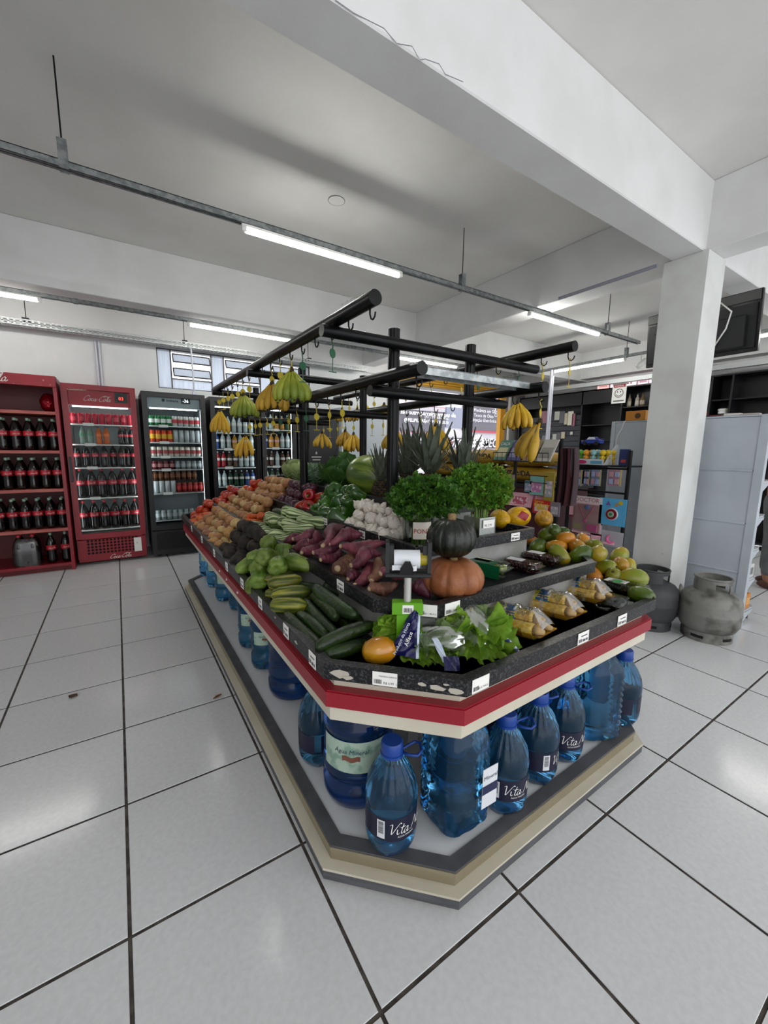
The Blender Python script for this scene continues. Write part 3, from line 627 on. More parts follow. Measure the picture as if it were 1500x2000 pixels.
RON = [onion_kind('red_onion', 'red onion', '#2a1019', '#55253a', .036, .9)]
heap(RON, 'dark red onion', 'the third tray', 1.0, 1.185, 1.36, 1.76, F2, .037, near='red peppers')
heap(ON, 'brown onion', 'the third tray', 1.0, 1.18, 1.84, 2.4, F2, .037, near='red onions')
# --- beets
BE = M('earthy_beet_skin', '#1b1715', .8, c2='#3a312a', ns=18, bump=.35, bs=40, hv=.25)
KB = [single('beet', B().ball(.046, .042, .038, 18, 12, fn=noisy(.05, 40, s)), BE, 'beet') for s in (1, 2)]
heap(KB, 'dark earthy beet', 'the lower tray', .535, .745, 1.03, 1.45, F0, .043, near='chayotes', jit=.3)
# --- tomatoes and carrots at the far end
TOM = M('tomato_skin', '#a3240f', .22, c2='#c6521f', ns=9, lo=.45, hi=.75, hv=.15, coat=.3)
def tomato():
    t = thing('tomato', 'x', 'tomato'); R = .037
    obj('fruit', B().ball(R, R, R*.84, 20, 12, fn=lambda p: V((p.x, p.y, p.z*(1-.25*max(0, p.z/R)*(1-min(1, V((p.x, p.y, 0)).length/R*1.6)))))*(1+.02*cos(5*math.atan2(p.y, p.x)))), TOM, t, 1)
    b = B()
    for k in range(5):
        a = k*2*pi/5; b.add([(.003*cos(a+1), .003*sin(a+1), R*.7), (.014*cos(a), .014*sin(a), R*.8), (.003*cos(a-1), .003*sin(a-1), R*.7)], [(0, 1, 2)])
    obj('calyx', b, M('calyx_green', '#3f5a22', .6), t); return Kind(t, 'tomato')
KT = [tomato()]
heap(KT, 'red tomato', 'the lower tray', .56, .76, 2.62, 2.9, F0, .037, near='carrots')
heap(KT, 'red tomato', 'the middle tray', .77, .985, 2.56, 2.92, F1, .037, near='onions')
heap(KT, 'red tomato', 'the third tray', 1.0, 1.18, 2.45, 2.65, F2, .037, near='onions', layers=2)
CAR = M('carrot_skin', '#b9481a', .5, c2='#cf6a2c', ns=12, st=(1, 1, 9), hv=.12, bump=.2, bs=60)
prof = [(.004, -.08), (.009, -.06), (.013, -.02), (.0165, .03), (.019, .065), (.014, .077), (.004, .079)]
KA = single('carrot', long_body(0, prof, .004, None, 3, .02, 12), CAR, 'carrot')
for k in range(12):
    y = 2.45+.036*(k//3)+.006*(k % 2); x = .56+.055*(k % 3); KA.put((x+.06, y, F0+.03+.028*(k % 3)), label='carrot in the lower tray beside tomatoes, %s from the lip, %s from the onions' % (ordn(k % 3+1), ordn(k//3+1)), axis=(-1, random.uniform(-.2, .2), -.05), scale=(1.2, 1.2, 1.1))
for k, (x, y, z) in enumerate([(.83, 1.57, .85), (.84, 1.60, .875), (.90, 1.57, .87), (.86, 1.63, .85), (.92, 1.62, .88)]):
    KA.put((x, y, z), label='carrot in the middle tray beside the striped squashes, %s from the lip' % ordn(k+1), axis=(-1, random.uniform(-.3, .2), .1))
# --- striped squashes
ZU = M('striped_squash_skin', '#33501c', .4, c2='#bcc795', streak=20, stz=2, lo=.46, hi=.53, hv=.15, bump=.05)
lob = lambda a, z, r: 1+.05*cos(10*a)
prof = [(.005, -.085), (.016, -.08), (.021, -.05), (.025, -.01), (.034, .035), (.037, .06), (.028, .08), (.01, .087), (.003, .086)]
KZ = single('striped_squash', long_body(0, prof, .006, lob, 3, .006, 40), ZU, 'squash')
for k, (x, y, z, ax) in enumerate([(.80, .95, .855, (.9, -.3, .1)), (.82, 1.03, .845, (-.9, .2, .1)), (.80, 1.11, .845, (-.9, .1, .1)), (.81, 1.19, .845, (-.95, .1, .1)), (.82, 1.27, .845, (-.9, -.1, .1)), (.82, 1.35, .845, (-1, .1, .0)), (.81, 1.43, .845, (-1, .1, .0)), (.87, .93, .905, (.8, -.5, .0)), (.88, 1.0, .91, (-.8, .45, .1)), (.89, 1.08, .905, (-.9, .2, .2)), (.87, 1.17, .905, (-.9, .2, .05)), (.88, 1.26, .905, (-1, .1, .0)), (.90, 1.36, .90, (-.95, .2, .1)), (.94, .92, .94, (.7, -.6, -.1)), (.93, 1.06, .955, (-.8, .5, .2)), (.93, 1.15, .955, (-.9, .2, .2)), (.92, 1.45, .86, (-1, .2, .1)), (.93, 1.52, .86, (-1, 0, .1))]):
    KZ.put((x, y, z), label='pale striped squash in the middle tray, %s counted from the sweet potatoes' % ordn(k+1), axis=ax, scale=random.uniform(.9, 1.05))
# --- sweet potatoes
SP = M('sweet_potato_skin', '#4e1c2c', .5, c2='#7b3c48', ns=14, lo=.4, hi=.7, hv=.15, bump=.3, bs=35); SPB = M('brown_sweet_potato_skin', '#5d3b2c', .6, c2='#7b5542', ns=14, hv=.15, bump=.3, bs=35); TIP = M('sweet_potato_tip', '#a98f70', .8)
def spud(seed, rs, mat):
    r = random.Random(seed); n = len(rs); t = thing('sweet_potato', 'x', 'sweet potato'); L = .2
    pts = [(.012*sin(i*1.1+seed), .008*cos(i*1.3+seed), -L/2+L*i/(n-1)) for i in range(n)]
    P = []; R = []
    for i in range(n-1):
        for k in range(4): q = k/4; s_ = q*q*(3-2*q); P.append(V(pts[i]).lerp(V(pts[i+1]), q)); R.append(rs[i]*(1-s_)+rs[i+1]*s_)
    P.append(V(pts[-1])); R.append(rs[-1])
    R = [x*(1+.05*sin(i*1.9+seed)) for i, x in enumerate(R)]
    obj('root', B().tube(P, R, 16), mat, t, 1); obj('tip', B().tube([P[0]+V((0, 0, -.004)), P[0], P[1]], [R[0]*.5, R[0]*1.06, R[1]*1.02], 10), TIP, t, 1); return Kind(t, 'sweet potato')
KS = [spud(1, [.008, .018, .027, .03, .027, .016, .006], SP), spud(4, [.009, .014, .018, .03, .034, .022, .007], SP), spud(7, [.007, .02, .024, .022, .018, .014, .006], SP), spud(9, [.012, .034, .044, .044, .034, .02, .008], SPB), spud(12, [.008, .02, .022, .026, .022, .014, .007], SPB)]
for (k, u0, v0, z0, u1, v1, z1, lb) in [
    (2, 550, 1058, .85, 596, 1046, .88, 'sweet potato with a pale tip, first beside the striped squashes'), (0, 572, 1054, .90, 628, 1040, .925, 'sweet potato lying on top next to the striped squashes'), (1, 602, 1058, .90, 632, 1050, .92, 'slim sweet potato under the topmost pair'),
    (1, 628, 1062, .95, 668, 1026, .97, 'sweet potato standing tallest, leaning on the third tray'), (1, 641, 1058, .95, 706, 1040, .98, 'large sweet potato lying highest, right of the tallest one'), (0, 570, 1068, .86, 618, 1066, .88, 'sweet potato with a cut pale end near the squashes'),
    (2, 590, 1084, .865, 636, 1056, .90, 'sweet potato pointing at the tray lip below the top ones'), (0, 612, 1082, .885, 668, 1066, .91, 'sweet potato in the middle of the heap'), (2, 625, 1098, .87, 668, 1075, .895, 'sweet potato with a broken pale end near the tray lip'),
    (0, 664, 1072, .93, 752, 1062, .96, 'long sweet potato lying across the top near the bag stand'), (0, 684, 1100, .915, 742, 1076, .945, 'big sweet potato with scars left of the bag stand'), (3, 660, 1115, .865, 700, 1085, .885, 'round brown sweet potato by the tray lip'),
    (2, 676, 1132, .85, 718, 1112, .87, 'sweet potato below the round brown one'), (2, 696, 1142, .85, 738, 1100, .89, 'thin sweet potato pointing down at the tray corner'), (4, 728, 1138, .86, 744, 1092, .92, 'brown knobbly sweet potato beside the bag stand'), (1, 742, 1125, .90, 790, 1100, .93, 'dark sweet potato with a pale tip behind the bag stand'),
    (4, 718, 1154, .845, 775, 1143, .85, 'brown sweet potato lying lowest in the tray corner'), (0, 735, 1110, .85, 700, 1090, .85, 'sweet potato buried under the heap beside the thin one'), (1, 790, 1140, .85, 842, 1160, .835, 'small brown sweet potato under the orange pumpkin'), (2, 600, 1070, .84, 650, 1090, .84, 'sweet potato buried in the bottom of the heap'), (0, 640, 1046, .86, 700, 1052, .88, 'sweet potato behind the large one')]:
    KS[k].lie(at(u0, v0, z0), at(u1, v1, z1), .2, lb)
# --- peppers
def pepper(c, c2, nm, cat):
    m = M(nm+'_skin', c, .2, c2=c2, ns=6, lo=.4, hi=.7, hv=.15, coat=.4); t = thing(nm, 'x', cat)
    lob = lambda a, z, r: 1+.09*abs(cos(2*a))-.05
    prof = [(.004, -.052), (.014, -.056), (.026, -.05), (.033, -.025), (.038, .01), (.039, .03), (.033, .046), (.018, .048), (.006, .036)]
    obj('fruit', long_body(0, prof, .003, lob, 3, .012, 28), m, t, 1); obj('stalk', B().tube([(0, 0, .034), (.002, 0, .052), (.008, 0, .066)], [.008, .0055, .006], 8), M('pepper_stalk', '#4d6a28', .6), t, 1); return Kind(t, cat)
PG = pepper('#214512', '#44751f', 'green_pepper', 'pepper'); PR = pepper('#9c1210', '#b5380f', 'red_pepper', 'pepper')
heap([PG], 'green bell pepper', 'the third tray', 1.0, 1.2, .74, 1.16, F2, .041, near='garlic', jit=.35)
for k, (x, y, z) in enumerate([(1.04, 1.2, .97), (1.04, 1.29, .97), (1.12, 1.24, 1.02), (1.13, 1.33, 1.0), (1.07, 1.24, 1.05)]):
    PR.put((x, y, z), label='red bell pepper between red onions and green peppers, %s from the tray lip' % ordn(k+1), axis=(random.gauss(0, 1), -.8, random.gauss(0, .6)))
PG.put((.9, 1.5, .87), label='green pepper lying alone in the middle tray on the striped squashes', axis=(-.8, -.6, .1)); K.lie((.9, 1.44, .93), (.96, 1.28, .94), .2, 'cucumber lying behind the lone green pepper in the middle tray', fat=1.1)
# --- garlic
GA = M('garlic_skin', '#ded8cc', .5, c2='#b39f9c', streak=18, stz=10, lo=.45, hi=.75, hv=.1)
lob = lambda a, z, r: 1+.07*abs(cos(4.5*a))
prof = [(.006, -.02), (.016, -.022), (.026, -.012), (.028, .002), (.02, .018), (.009, .026), (.005, .034), (.003, .04)]
KGa = single('garlic_bulb', long_body(0, prof, .002, lob, 2, .01, 27), GA, 'garlic')
heap([KGa], 'white garlic bulb', 'the third tray', 1.0, 1.19, .27, .72, F2, .031, rows=4, layers=3, near='glass pot', jit=.3)
# --- pumpkins
def pumpkin(nm, R, H, nl, mat, label, loc, rib):
    t = thing(nm, label, 'pumpkin', loc); pr = []
    for k in range(15):
        a = -pi/2+pi*k/14; pr.append((max(.004, R*cos(a)**.8), H*sin(a)*(1-.12*cos(a)**0)+(-.012 if k in (0, 14) else 0)*sin(a)))
    pr[-1] = (.006, pr[-2][1]-.012); pr[0] = (.006, pr[1][1]+.01)
    obj('fruit', B().lathe(pr, 96, lobes=lambda a, z, r: 1-rib*(1-abs(sin(nl*a/2)))**3), mat, t, 1)
    obj('stalk', B().tube([(0, 0, pr[-1][1]-.004), (0, 0, pr[-1][1]+.016), (.004, .004, pr[-1][1]+.026)], [.02, .014, .016], 9), M('dry_stalk', '#8b7450', .9, bump=.6, bs=90), t, 1); return t
PO = M('orange_pumpkin_skin', '#7e4626', .42, c2='#a56a45', ns=9, lo=.35, hi=.7, bump=.2, bs=40); PK = M('dark_green_pumpkin_skin', '#0c100b', .35, c2='#191e15', streak=24, stz=4, bump=.15, bs=60, coat=.1)
p = at(884, 1124, .888); pumpkin('orange_pumpkin', .113, .082, 10, PO, 'ribbed dull orange pumpkin carrying the dark green pumpkin', (p.x, p.y, .808+.074), .10)
p2 = at(893, 1048, 1.035); pumpkin('green_pumpkin', .09, .08, 14, PK, 'dark green ribbed pumpkin sitting on the orange pumpkin', (p.x+.005, p.y+.02, .808+.148+.068), .09)
# --- top tier: cabbages, kale, watermelon, pineapples
def leaf_sheet(b, w, l, curl=.3, ruf=.01, nu=9, nv=9, cup=.2, seed=0, fr=14, mx=None, rib=.004):
    r = random.Random(seed); ph = r.random()*6
    def fn(u, v):
        x = (u-.5)*2; wd = w*.5*(sin(pi*min(1, .12+v*.8))**.75); edge = abs(x)
        ang = curl*v*v; yy = l*v*(1-.15*ang*v)
        z = cup*w*x*x*.5+ruf*edge**2*sin(fr*v+ph+2*x)+ruf*.7*edge**2*sin(fr*2.1*v+ph*2)-curl*l*v*v*.5-(rib*(1-edge) if edge < .3 else 0)
        return (x*wd*(1+.06*edge*sin(fr*1.3*v+ph)), yy, z)
    return b.grid(fn, nu, nv, 0, mx)
CAB = leafmat('cabbage_leaf', '#5d7636', '#a3b574', 11, .2); CABD = leafmat('dark_cabbage_leaf', '#1b3420', '#52704e', 12, .15); KALE = leafmat('kale_leaf', '#244a1c', '#4a7030', 10, .25); RIB = M('pale_leaf_rib', '#9fb07a', .6)
CVEIN = M('cabbage_vein', '#8fa072', .55)
def cabbage(R, label, loc, mat, seed, nl=11):
    t = thing('cabbage', label, 'cabbage', loc); r = random.Random(seed)
    obj('heart', B().ball(R*.88, R*.88, R*.82, 24, 16, fn=noisy(.03, 25, seed)), mat, t, 1)
    for k in range(nl):
        a = k*2.4+seed; tl = .25+.9*(k/nl); b = B()
        def fn(u, v, tl=tl, k=k):
            th = (u-.5)*1.9*(.55+.45*sin(pi*min(1, v+.12))); ph = -pi/2+.25+v*(1.7+.5*(k % 3)*.4); rad_ = R*(.92+.02*(k % 4)+.22*max(0, v-.62)*(1+.7*sin(11*u+k))+.022*sin(20*u+k)*sin(13*v)+.05*(k/nl))
            rad_ -= .01*R if abs(u-.5) < .06 else 0
            return (rad_*cos(ph)*sin(th), rad_*cos(ph)*cos(th), rad_*.93*sin(ph))
        b.grid(fn, 13, 13); lf = obj('leaf', b, mat, t, 1, rot=(r.uniform(-.25, .25), r.uniform(-.2, .2), a)); vb = B(); on = lambda u, v: V(fn(u, v))*1.012
        vb.tube([on(.5, q/10) for q in range(11)], [.004-.0003*q for q in range(11)], 5)
        for q in range(5):
            for sg in (-1, 1): vb.tube([on(.5+sg*.42*w_, .12+.15*q+.2*w_) for w_ in (0, .3, .6, .95)], [.0022, .0018, .0014, .0008], 4)
        vo = obj('veins', vb, CVEIN, lf, 1); vo['kind'] = 'stuff'
    return t
zT = F3
cabbage(.115, 'pale green cabbage on the top tier, left of the black post', (1.33, 2.14, zT+.108), CAB, 1); cabbage(.1, 'second pale cabbage behind the first one', (1.42, 2.36, zT+.095), CAB, 5)
cabbage(.105, 'dark blue green cabbage with veined leaves right of the black post', (1.3, 1.66, zT+.098), CABD, 3)
t = thing('collard_bunch', 'bunch of broad dark collard leaves between cabbage and watermelon', 'greens', (1.34, 1.4, zT+.01))
for k, (a, tl, sc) in enumerate([(-2.5, .95, .9), (-1.9, .7, 1.0), (-1.3, 1.1, 1.1), (-.7, .8, 1.0), (-.1, 1.15, .9), (.6, .6, .9), (-1.6, 1.35, 1.15), (-2.2, 1.3, 1.05), (-1.0, 1.4, 1.2), (2.2, 1.0, .9)]):
    b = B(); leaf_sheet(b, .2, .24*sc, .25, .01, 15, 15, .4, k, 9); lf = obj('leaf', b, KALE, t, 1, loc=(.03*cos(a), .03*sin(a), .0), rot=(tl, .25*sin(5*k), a-pi/2))
    vb = B().tube([(0, .24*sc*v, -.25*.24*sc*v*v*.5-.002) for v in (.02, .3, .6, .95)], [.005, .004, .0025, .001], 5)
    for q in range(4):
        for sg in (-1, 1): y = .24*sc*(.2+.17*q); vb.tube([(0, y, -.03*(y/.24)**2*sc), (sg*.04, y+.03, .012-.03*(y/.24)**2*sc), (sg*.068*sin(pi*min(1, .12+.8*(y/.24/sc)))**.75, y+.05, .03-.03*(y/.24)**2*sc)], [.002, .0015, .0008], 4)
    vo = obj('veins', vb, RIB, lf, 1); vo['kind'] = 'stuff'
WM = M('watermelon_rind', '#3f5a1c', .3, c2='#83963a', streak=13, stz=3, lo=.4, hi=.62, coat=.2); WMS = M('dry_melon_stalk', '#8d8a55', .8)
t = thing('watermelon', 'large watermelon on the top tier between collards and the black front post', 'watermelon', (1.375, 1.0, zT+.128), Euler((pi/2-.1, 0, .55+pi)).to_matrix().to_euler())
obj('rind', B().ball(.128, .128, .165, 40, 24), WM, t, 1); obj('stalk', B().tube([(0, 0, .162), (.004, 0, .172)], [.01, .007], 8), WMS, t, 1)
PB = M('pineapple_rind', '#241c14', .7, c2='#4a3a22', ns=40, hv=.1); PL_ = leafmat('pineapple_leaf', '#464e42', '#6d7564', 9, .12, .1)
def pineapple():
    t = thing('pineapple', 'x', 'pineapple'); H, R = .15, .058; obj('core', B().lathe([(.02, 0), (R*.85, .012), (R, .06), (R*.95, .1), (R*.7, .14), (.02, .15)], 20), PB, t, 1); b = B()
    for row in range(9):
        z = .012+row*.0158; rr_ = R*sin(pi*(.18+.64*row/8))**.6
        for i in range(12):
            a = 2*pi*(i+.5*(row % 2))/12; c = V((rr_*cos(a), rr_*sin(a), z)); n = V((cos(a), sin(a), .1)); tn = V((-sin(a), cos(a), 0)); s = .0145
            b.add([c-tn*s, c-V((0, 0, s*.8)), c+tn*s, c+V((0, 0, s*.8)), c+n*.008, c+n*.013+V((0, 0, .004))], [(0, 1, 4), (1, 2, 4), (2, 3, 4), (3, 0, 4), (4, 2, 5), (4, 3, 5)])
    o = obj('eyes', b, PB, t); o['kind'] = 'stuff'; lm = None
    def lf():
        b = B(); n = 7
        for i in range(n):
            v = i/(n-1); wd = .02*(1-v**1.6)+.0006; y = .19*v; z = .02*v*v; b.v += [(-wd, z, y), (0, z-.004, y), (wd, z, y)]
            if i: k = (i-1)*3; b.f += [(k, k+1, k+4, k+3), (k+1, k+2, k+5, k+4)]; b.mi += [0, 0]
        return b
    for ring, (n, tl, s, z) in enumerate([(9, .75, .6, .146), (9, .48, .85, .15), (8, .27, 1.1, .152), (6, .1, 1.28, .154)]):
        for i in range(n):
            a = 2*pi*(i+.5*ring)/n+.2*ring; tt = tl*(.85+.3*random.random())
            args = dict(loc=(.012*cos(a), .012*sin(a), z), rot=MX.Rotation(a-pi/2, 4, 'Z') @ MX.Rotation(-tt, 4, 'X'))
            o = obj('leaf', lm or lf(), PL_, t, 1) if lm is None else obj('leaf', lm, None, t); lm = o.data
            o.matrix_local = MX.Translation(args['loc']) @ args['rot'] @ MX.Scale(s*(.9+.2*random.random()), 4)
    return Kind(t, 'pineapple')
KP = pineapple()
for x, y, s, lb in [(1.39, .62, 1.08, 'pineapple right behind the front black post, second from the left'), (1.37, .43, 1.16, 'pineapple with the tallest crown, in the middle of the row'), (1.5, .33, 1.0, 'pineapple nearest the right black post'), (1.27, .72, .8, 'pineapple half hidden by the front black post'), (1.47, .78, .8, 'pineapple behind the others')]:
    KP.put((x, y, zT), (0, 0, random.random()*6), lb, 'pineapples on the top tier', s)
# --- parsley in pots on the third tray
PAR = leafmat('parsley_leaf', '#245014', '#4f7f24', 30, .3, .1); PARY = leafmat('celery_leaf', '#3f6a17', '#7d9129', 30, .35, .1); STEM = M('green_stem', '#6f8f3c', .5)
def greens(nm, label, loc, cx, cy, cz, rx, ry, rz, n, mat, seed, mat2=None):
    t = thing(nm, label, 'herbs', loc); r = random.Random(seed); b = B(); b2 = B()
    for k in range(n):
        a = r.random()*2*pi; ph = math.asin(r.uniform(-.75, 1)); q = r.uniform(.6, 1.0)**.6*(1+.12*sin(5*a+seed)*cos(ph*3)); p = V((cx+rx*q*cos(a)*cos(ph), cy+ry*q*sin(a)*cos(ph), cz+rz*q*sin(ph)))
        d = (V((cos(a)*cos(ph), sin(a)*cos(ph), sin(ph)*.7+.2))+V((r.gauss(0, .5), r.gauss(0, .5), r.gauss(0, .5)))).normalized(); sd = d.orthogonal().normalized(); sd = MX.Rotation(r.random()*6.28, 3, d) @ sd; nn = d.cross(sd); s = r.uniform(.011, .024)
        vs = [p]
        for (f, g, h) in [(.5, .35, .1), (.45, .85, -.05), (.9, .75, .12), (.85, .3, .0), (1.3, .38, .1), (1.45, 0, -.1), (1.3, -.38, .1), (.85, -.3, 0), (.9, -.75, .12), (.45, -.85, -.05), (.5, -.35, .1)]: vs.append(p+d*(s*f)+sd*(s*g)+nn*(s*h))
        (b2 if mat2 and p.x > cx+rx*.35*r.uniform(-.6, 1) and r.random() < .75 else b).add(vs, [(0, 1, 2, 3, 4), (0, 4, 5, 6), (0, 6, 7, 8), (0, 8, 9, 10, 11)])
    o = obj('leaves', b, mat, t); o['kind'] = 'stuff'
    if b2.v: o = obj('yellowing_leaves', b2, mat2, t); o['kind'] = 'stuff'
    b = B()
    for k in range(26):
        a = r.random()*6.28; q = r.random()**.5; b.tube([(.03*q*cos(a), .03*q*sin(a), .01), (.04*q*cos(a)+cx*.4, .04*q*sin(a)+cy*.4, cz*.6), (cx+rx*.7*q*cos(a), cy+ry*.7*q*sin(a), cz+rz*.3)], .0018, 4)
    o = obj('stems', b, STEM, t); o['kind'] = 'stuff'; return t
CLEARG = film('clear_glass', '#f2f5f2', .03, .05, .3, .5); CLEARP = film('clear_plastic', '#f0f2f0', .06, .15, .35, .5)
pa = (1.10, .17, F2); pb = (1.40, .11, F2)
t = thing('glass_jar', 'glass pot with a red printed oval behind the bag stand, holding parsley', 'pot', pa); obj('wall', B().lathe([(.058, .004), (.064, .05), (.067, .13), (.069, .132), (.065, .13), (.06, .01)], 24, cap=False).lathe([(.001, .002), (.058, .002)], 24, cap=False), CLEARG, t, 1)
lb = B().grid(lambda u, v: (.0675*sin((u-.5)*1.2-.35), -.0675*cos((u-.5)*1.2-.35), .05+v*.07), 9, 3); o = obj('label', lb, M('cream_label', '#d8d0c4', .5), t, 1); text('PONTO', .026, M('label_red', '#9d1620', .5), o, frame((-.058, -.046, .075), (.85, -.53, 0), (0, 0, 1)))
greens('parsley_bunch', 'big bunch of dark green parsley standing in the glass pot', (pa[0], pa[1], F2+.006), .03, -.01, .2, .15, .13, .085, 1500, PAR, 1)
t = thing('plastic_tub', 'square clear plastic tub with a price slip, holding light green celery', 'pot', pb); s = .05
obj('wall', B().ring([(-s, -s), (s, -s), (s, s), (-s, s)], [(-s+.003, -s+.003), (s-.003, -s+.003), (s-.003, s-.003), (-s+.003, s-.003)], 0, .12).box(-s, s, -s, s, 0, .003), CLEARP, t); o = obj('price_slip', B().box(-.03, .04, -s-.002, -s-.001, .075, .11), PAPER, t); text('R$ 2,99', .014, INK, o, frame((-.022, -s-.0025, .082), (1, 0, 0), (0, 0, 1)))
obj('water', B().box(-s+.004, s-.004, -s+.004, s-.004, .004, .07), film('tub_water', '#b9c0b4', .08, .02), t)
greens('celery_bunch', 'bright light green leafy bunch standing in the plastic tub, yellowing at its right', (pb[0], pb[1], F2+.006), .03, .04, .23, .15, .13, .1, 1500, leafmat('bright_parsley_leaf', '#386a18', '#6d982f', 30, .3, .1), 2, PARY)
# --- melons, papayas
MEL = M('yellow_melon_rind', '#b78a00', .4, c2='#d2a50c', ns=10, st=(5, 5, 1), bump=.3, bs=30); ORM = M('orange_melon_rind', '#8f6a12', .45, c2='#b98a2e', ns=12, st=(5, 5, 1), bump=.3, bs=30)
def melon(label, loc, R, H, ax, mat, sticker=False):
    t = thing('melon', label, 'melon', loc); t.rotation_euler = V(ax).to_track_quat('Z', 'Y').to_euler(); obj('rind', B().ball(R, R, H, 28, 18), mat, t, 1); obj('stalk_scar', B().lathe([(.001, H*.985), (.008, H*.992), (.006, H*1.015), (.001, H*1.02)], 8), WMS, t, 1)
    if sticker:
        d = t.rotation_euler.to_matrix().inverted() @ (CAM-V(loc)).normalized(); d = (d+V((0, 0, .55))).normalized(); b = B()
        def fn(u, v):
            a = (u-.5)*.75; e = (v-.5)*.9; s1 = d.orthogonal().normalized(); s2 = d.cross(s1); q = (d+s1*a+s2*e).normalized(); return V((q.x*R, q.y*R, q.z*H))*1.006
        b.grid(fn, 7, 7); obj('sticker', b, M('sticker_red', '#8d0f1c', .4), t, 1)
    return t
pm = at(1012, 1009, .985); melon('large yellow melon with a red sticker beside the plastic tub', (pm.x, pm.y, F2+.056), .056, .072, (.95, -.25, .1), MEL, True)
pm = at(1062, 1013, .975); melon('small orange green melon at the right end of the third tray', (pm.x, pm.y, F2+.047), .047, .05, (.5, .6, .3), ORM)
pm = (1.72, .27, F2+.055); melon('yellow melon mostly hidden behind the large one', pm, .05, .06, (.2, .9, .1), MEL)
PAPC = {'G': M('green_papaya_skin', '#31490f', .3, c2='#56691a', ns=5, hv=.1, coat=.15), 'Y': M('turning_papaya_skin', '#6c7818', .3, c2='#b58f1e', ns=4, lo=.4, hi=.75, hv=.15, coat=.15), 'O': M('orange_papaya_skin', '#b5741a', .3, c2='#85791f', ns=4, lo=.45, hi=.75, hv=.12, coat=.15)}
prof = [(.003, -.05), (.012, -.05), (.026, -.04), (.035, -.015), (.037, .008), (.032, .03), (.02, .047), (.008, .053), (.003, .05)]
KPa = {}
for c, m in PAPC.items():
    t = thing('papaya', 'x', 'papaya'); obj('fruit', long_body(0, prof, .002, lambda a, z, r: 1+.02*cos(5*a), 2, .008, 22), m, t, 1); obj('stalk_scar', B().lathe([(.001, .049), (.006, .053), (.004, .056), (.001, .056)], 8), M('scar_brown', '#4a3a22', .9), t, 1); KPa[c] = Kind(t, 'papaya')
WD = {'G': 'green', 'Y': 'yellow green', 'O': 'orange'}
for (u, v, z, c, s, lb) in [(1052, 1068, .85, 'G', 1.15, 'papaya lying left, beside the berry packs'), (1073, 1042, .905, 'G', 1.2, 'papaya highest in the pile, next to the melon'), (1082, 1034, .95, 'G', .8, 'papaya peeping out behind the highest one'), (1098, 1040, .91, 'G', .8, 'papaya behind the round orange one'), (1104, 1052, .90, 'O', .9, 'papaya on top, right of the highest green one'), (1040, 1056, .87, 'O', .7, 'papaya peeping out under the third tray'), (1093, 1084, .845, 'Y', 1.1, 'papaya at the front of the middle tray'), (1086, 1068, .86, 'O', 1.0, 'papaya just behind the front yellow green one'), (1134, 1083, .845, 'G', 1.12, 'papaya at the tray corner'), (1127, 1068, .87, 'O', 1.05, 'papaya behind the corner green one'), (1138, 1056, .875, 'O', .95, 'papaya at the back of the middle tray pile'), (1158, 1066, .87, 'Y', .95, 'papaya behind the rightmost of the middle tray'), (1168, 1081, .85, 'Y', 1.1, 'papaya rightmost in the middle tray'),
    (1209, 1087, .80, 'Y', 1.15, 'papaya highest of the lower right pile'), (1181, 1108, .77, 'Y', 1.1, 'papaya left under the highest of the lower pile'), (1212, 1102, .785, 'O', 1.0, 'papaya in front of the highest lower one'), (1228, 1108, .76, 'Y', .95, 'papaya at the right rim of the lower pile'), (1234, 1130, .745, 'Y', 1.3, 'long papaya beside the gas cylinder side of the lower tray'), (1200, 1128, .735, 'Y', 1.15, 'papaya behind the black grape packs'), (1157, 1124, .735, 'O', 1.1, 'papaya half hidden behind the black grape packs'), (1252, 1162, .725, 'G', 1.1, 'papaya alone at the right corner of the lower tray'), (1216, 1112, .735, 'O', 1.0, 'papaya deep in the lower pile')]:
    ax = (random.gauss(0, 1), random.gauss(0, 1), random.gauss(.2, .5)); KPa[c].put(at(u, v, z), label=WD[c]+' '+lb, axis=ax if 'long' not in lb else (.5, -.7, .15), scale=s)
p = at(740, 1271, .728); o = obj('papaya', long_body(0, prof, .002, lambda a, z, r: 1+.02*cos(5*a), 2, .008, 22), M('ripe_papaya_skin', '#c98312', .3, c2='#d79a1e', ns=5, coat=.3), None, 1, loc=p); o.rotation_euler = V((.75, -.45, .1)).to_track_quat('Z', 'Y').to_euler(); o.scale = (1.12, 1.12, 1); tag(o, 'wrapped orange papaya in the front corner beside the lettuce bag', 'papaya'); obj('stalk_scar', B().lathe([(.001, .049), (.007, .052), (.004, .056), (.001, .056)], 8), M('scar_brown', '#4a3a22'), o, 1)
o = obj('cling_wrap', B().ball(.043, .043, .054, 20, 12), film('cling_film', '#ffffff', .02, .1, .3, .4), None, 1); o.parent = None
o.location = p; o.rotation_euler = V((.75, -.45, .1)).to_track_quat('Z', 'Y').to_euler(); tag(o, 'clear film wrapped round the orange front papaya', 'film')
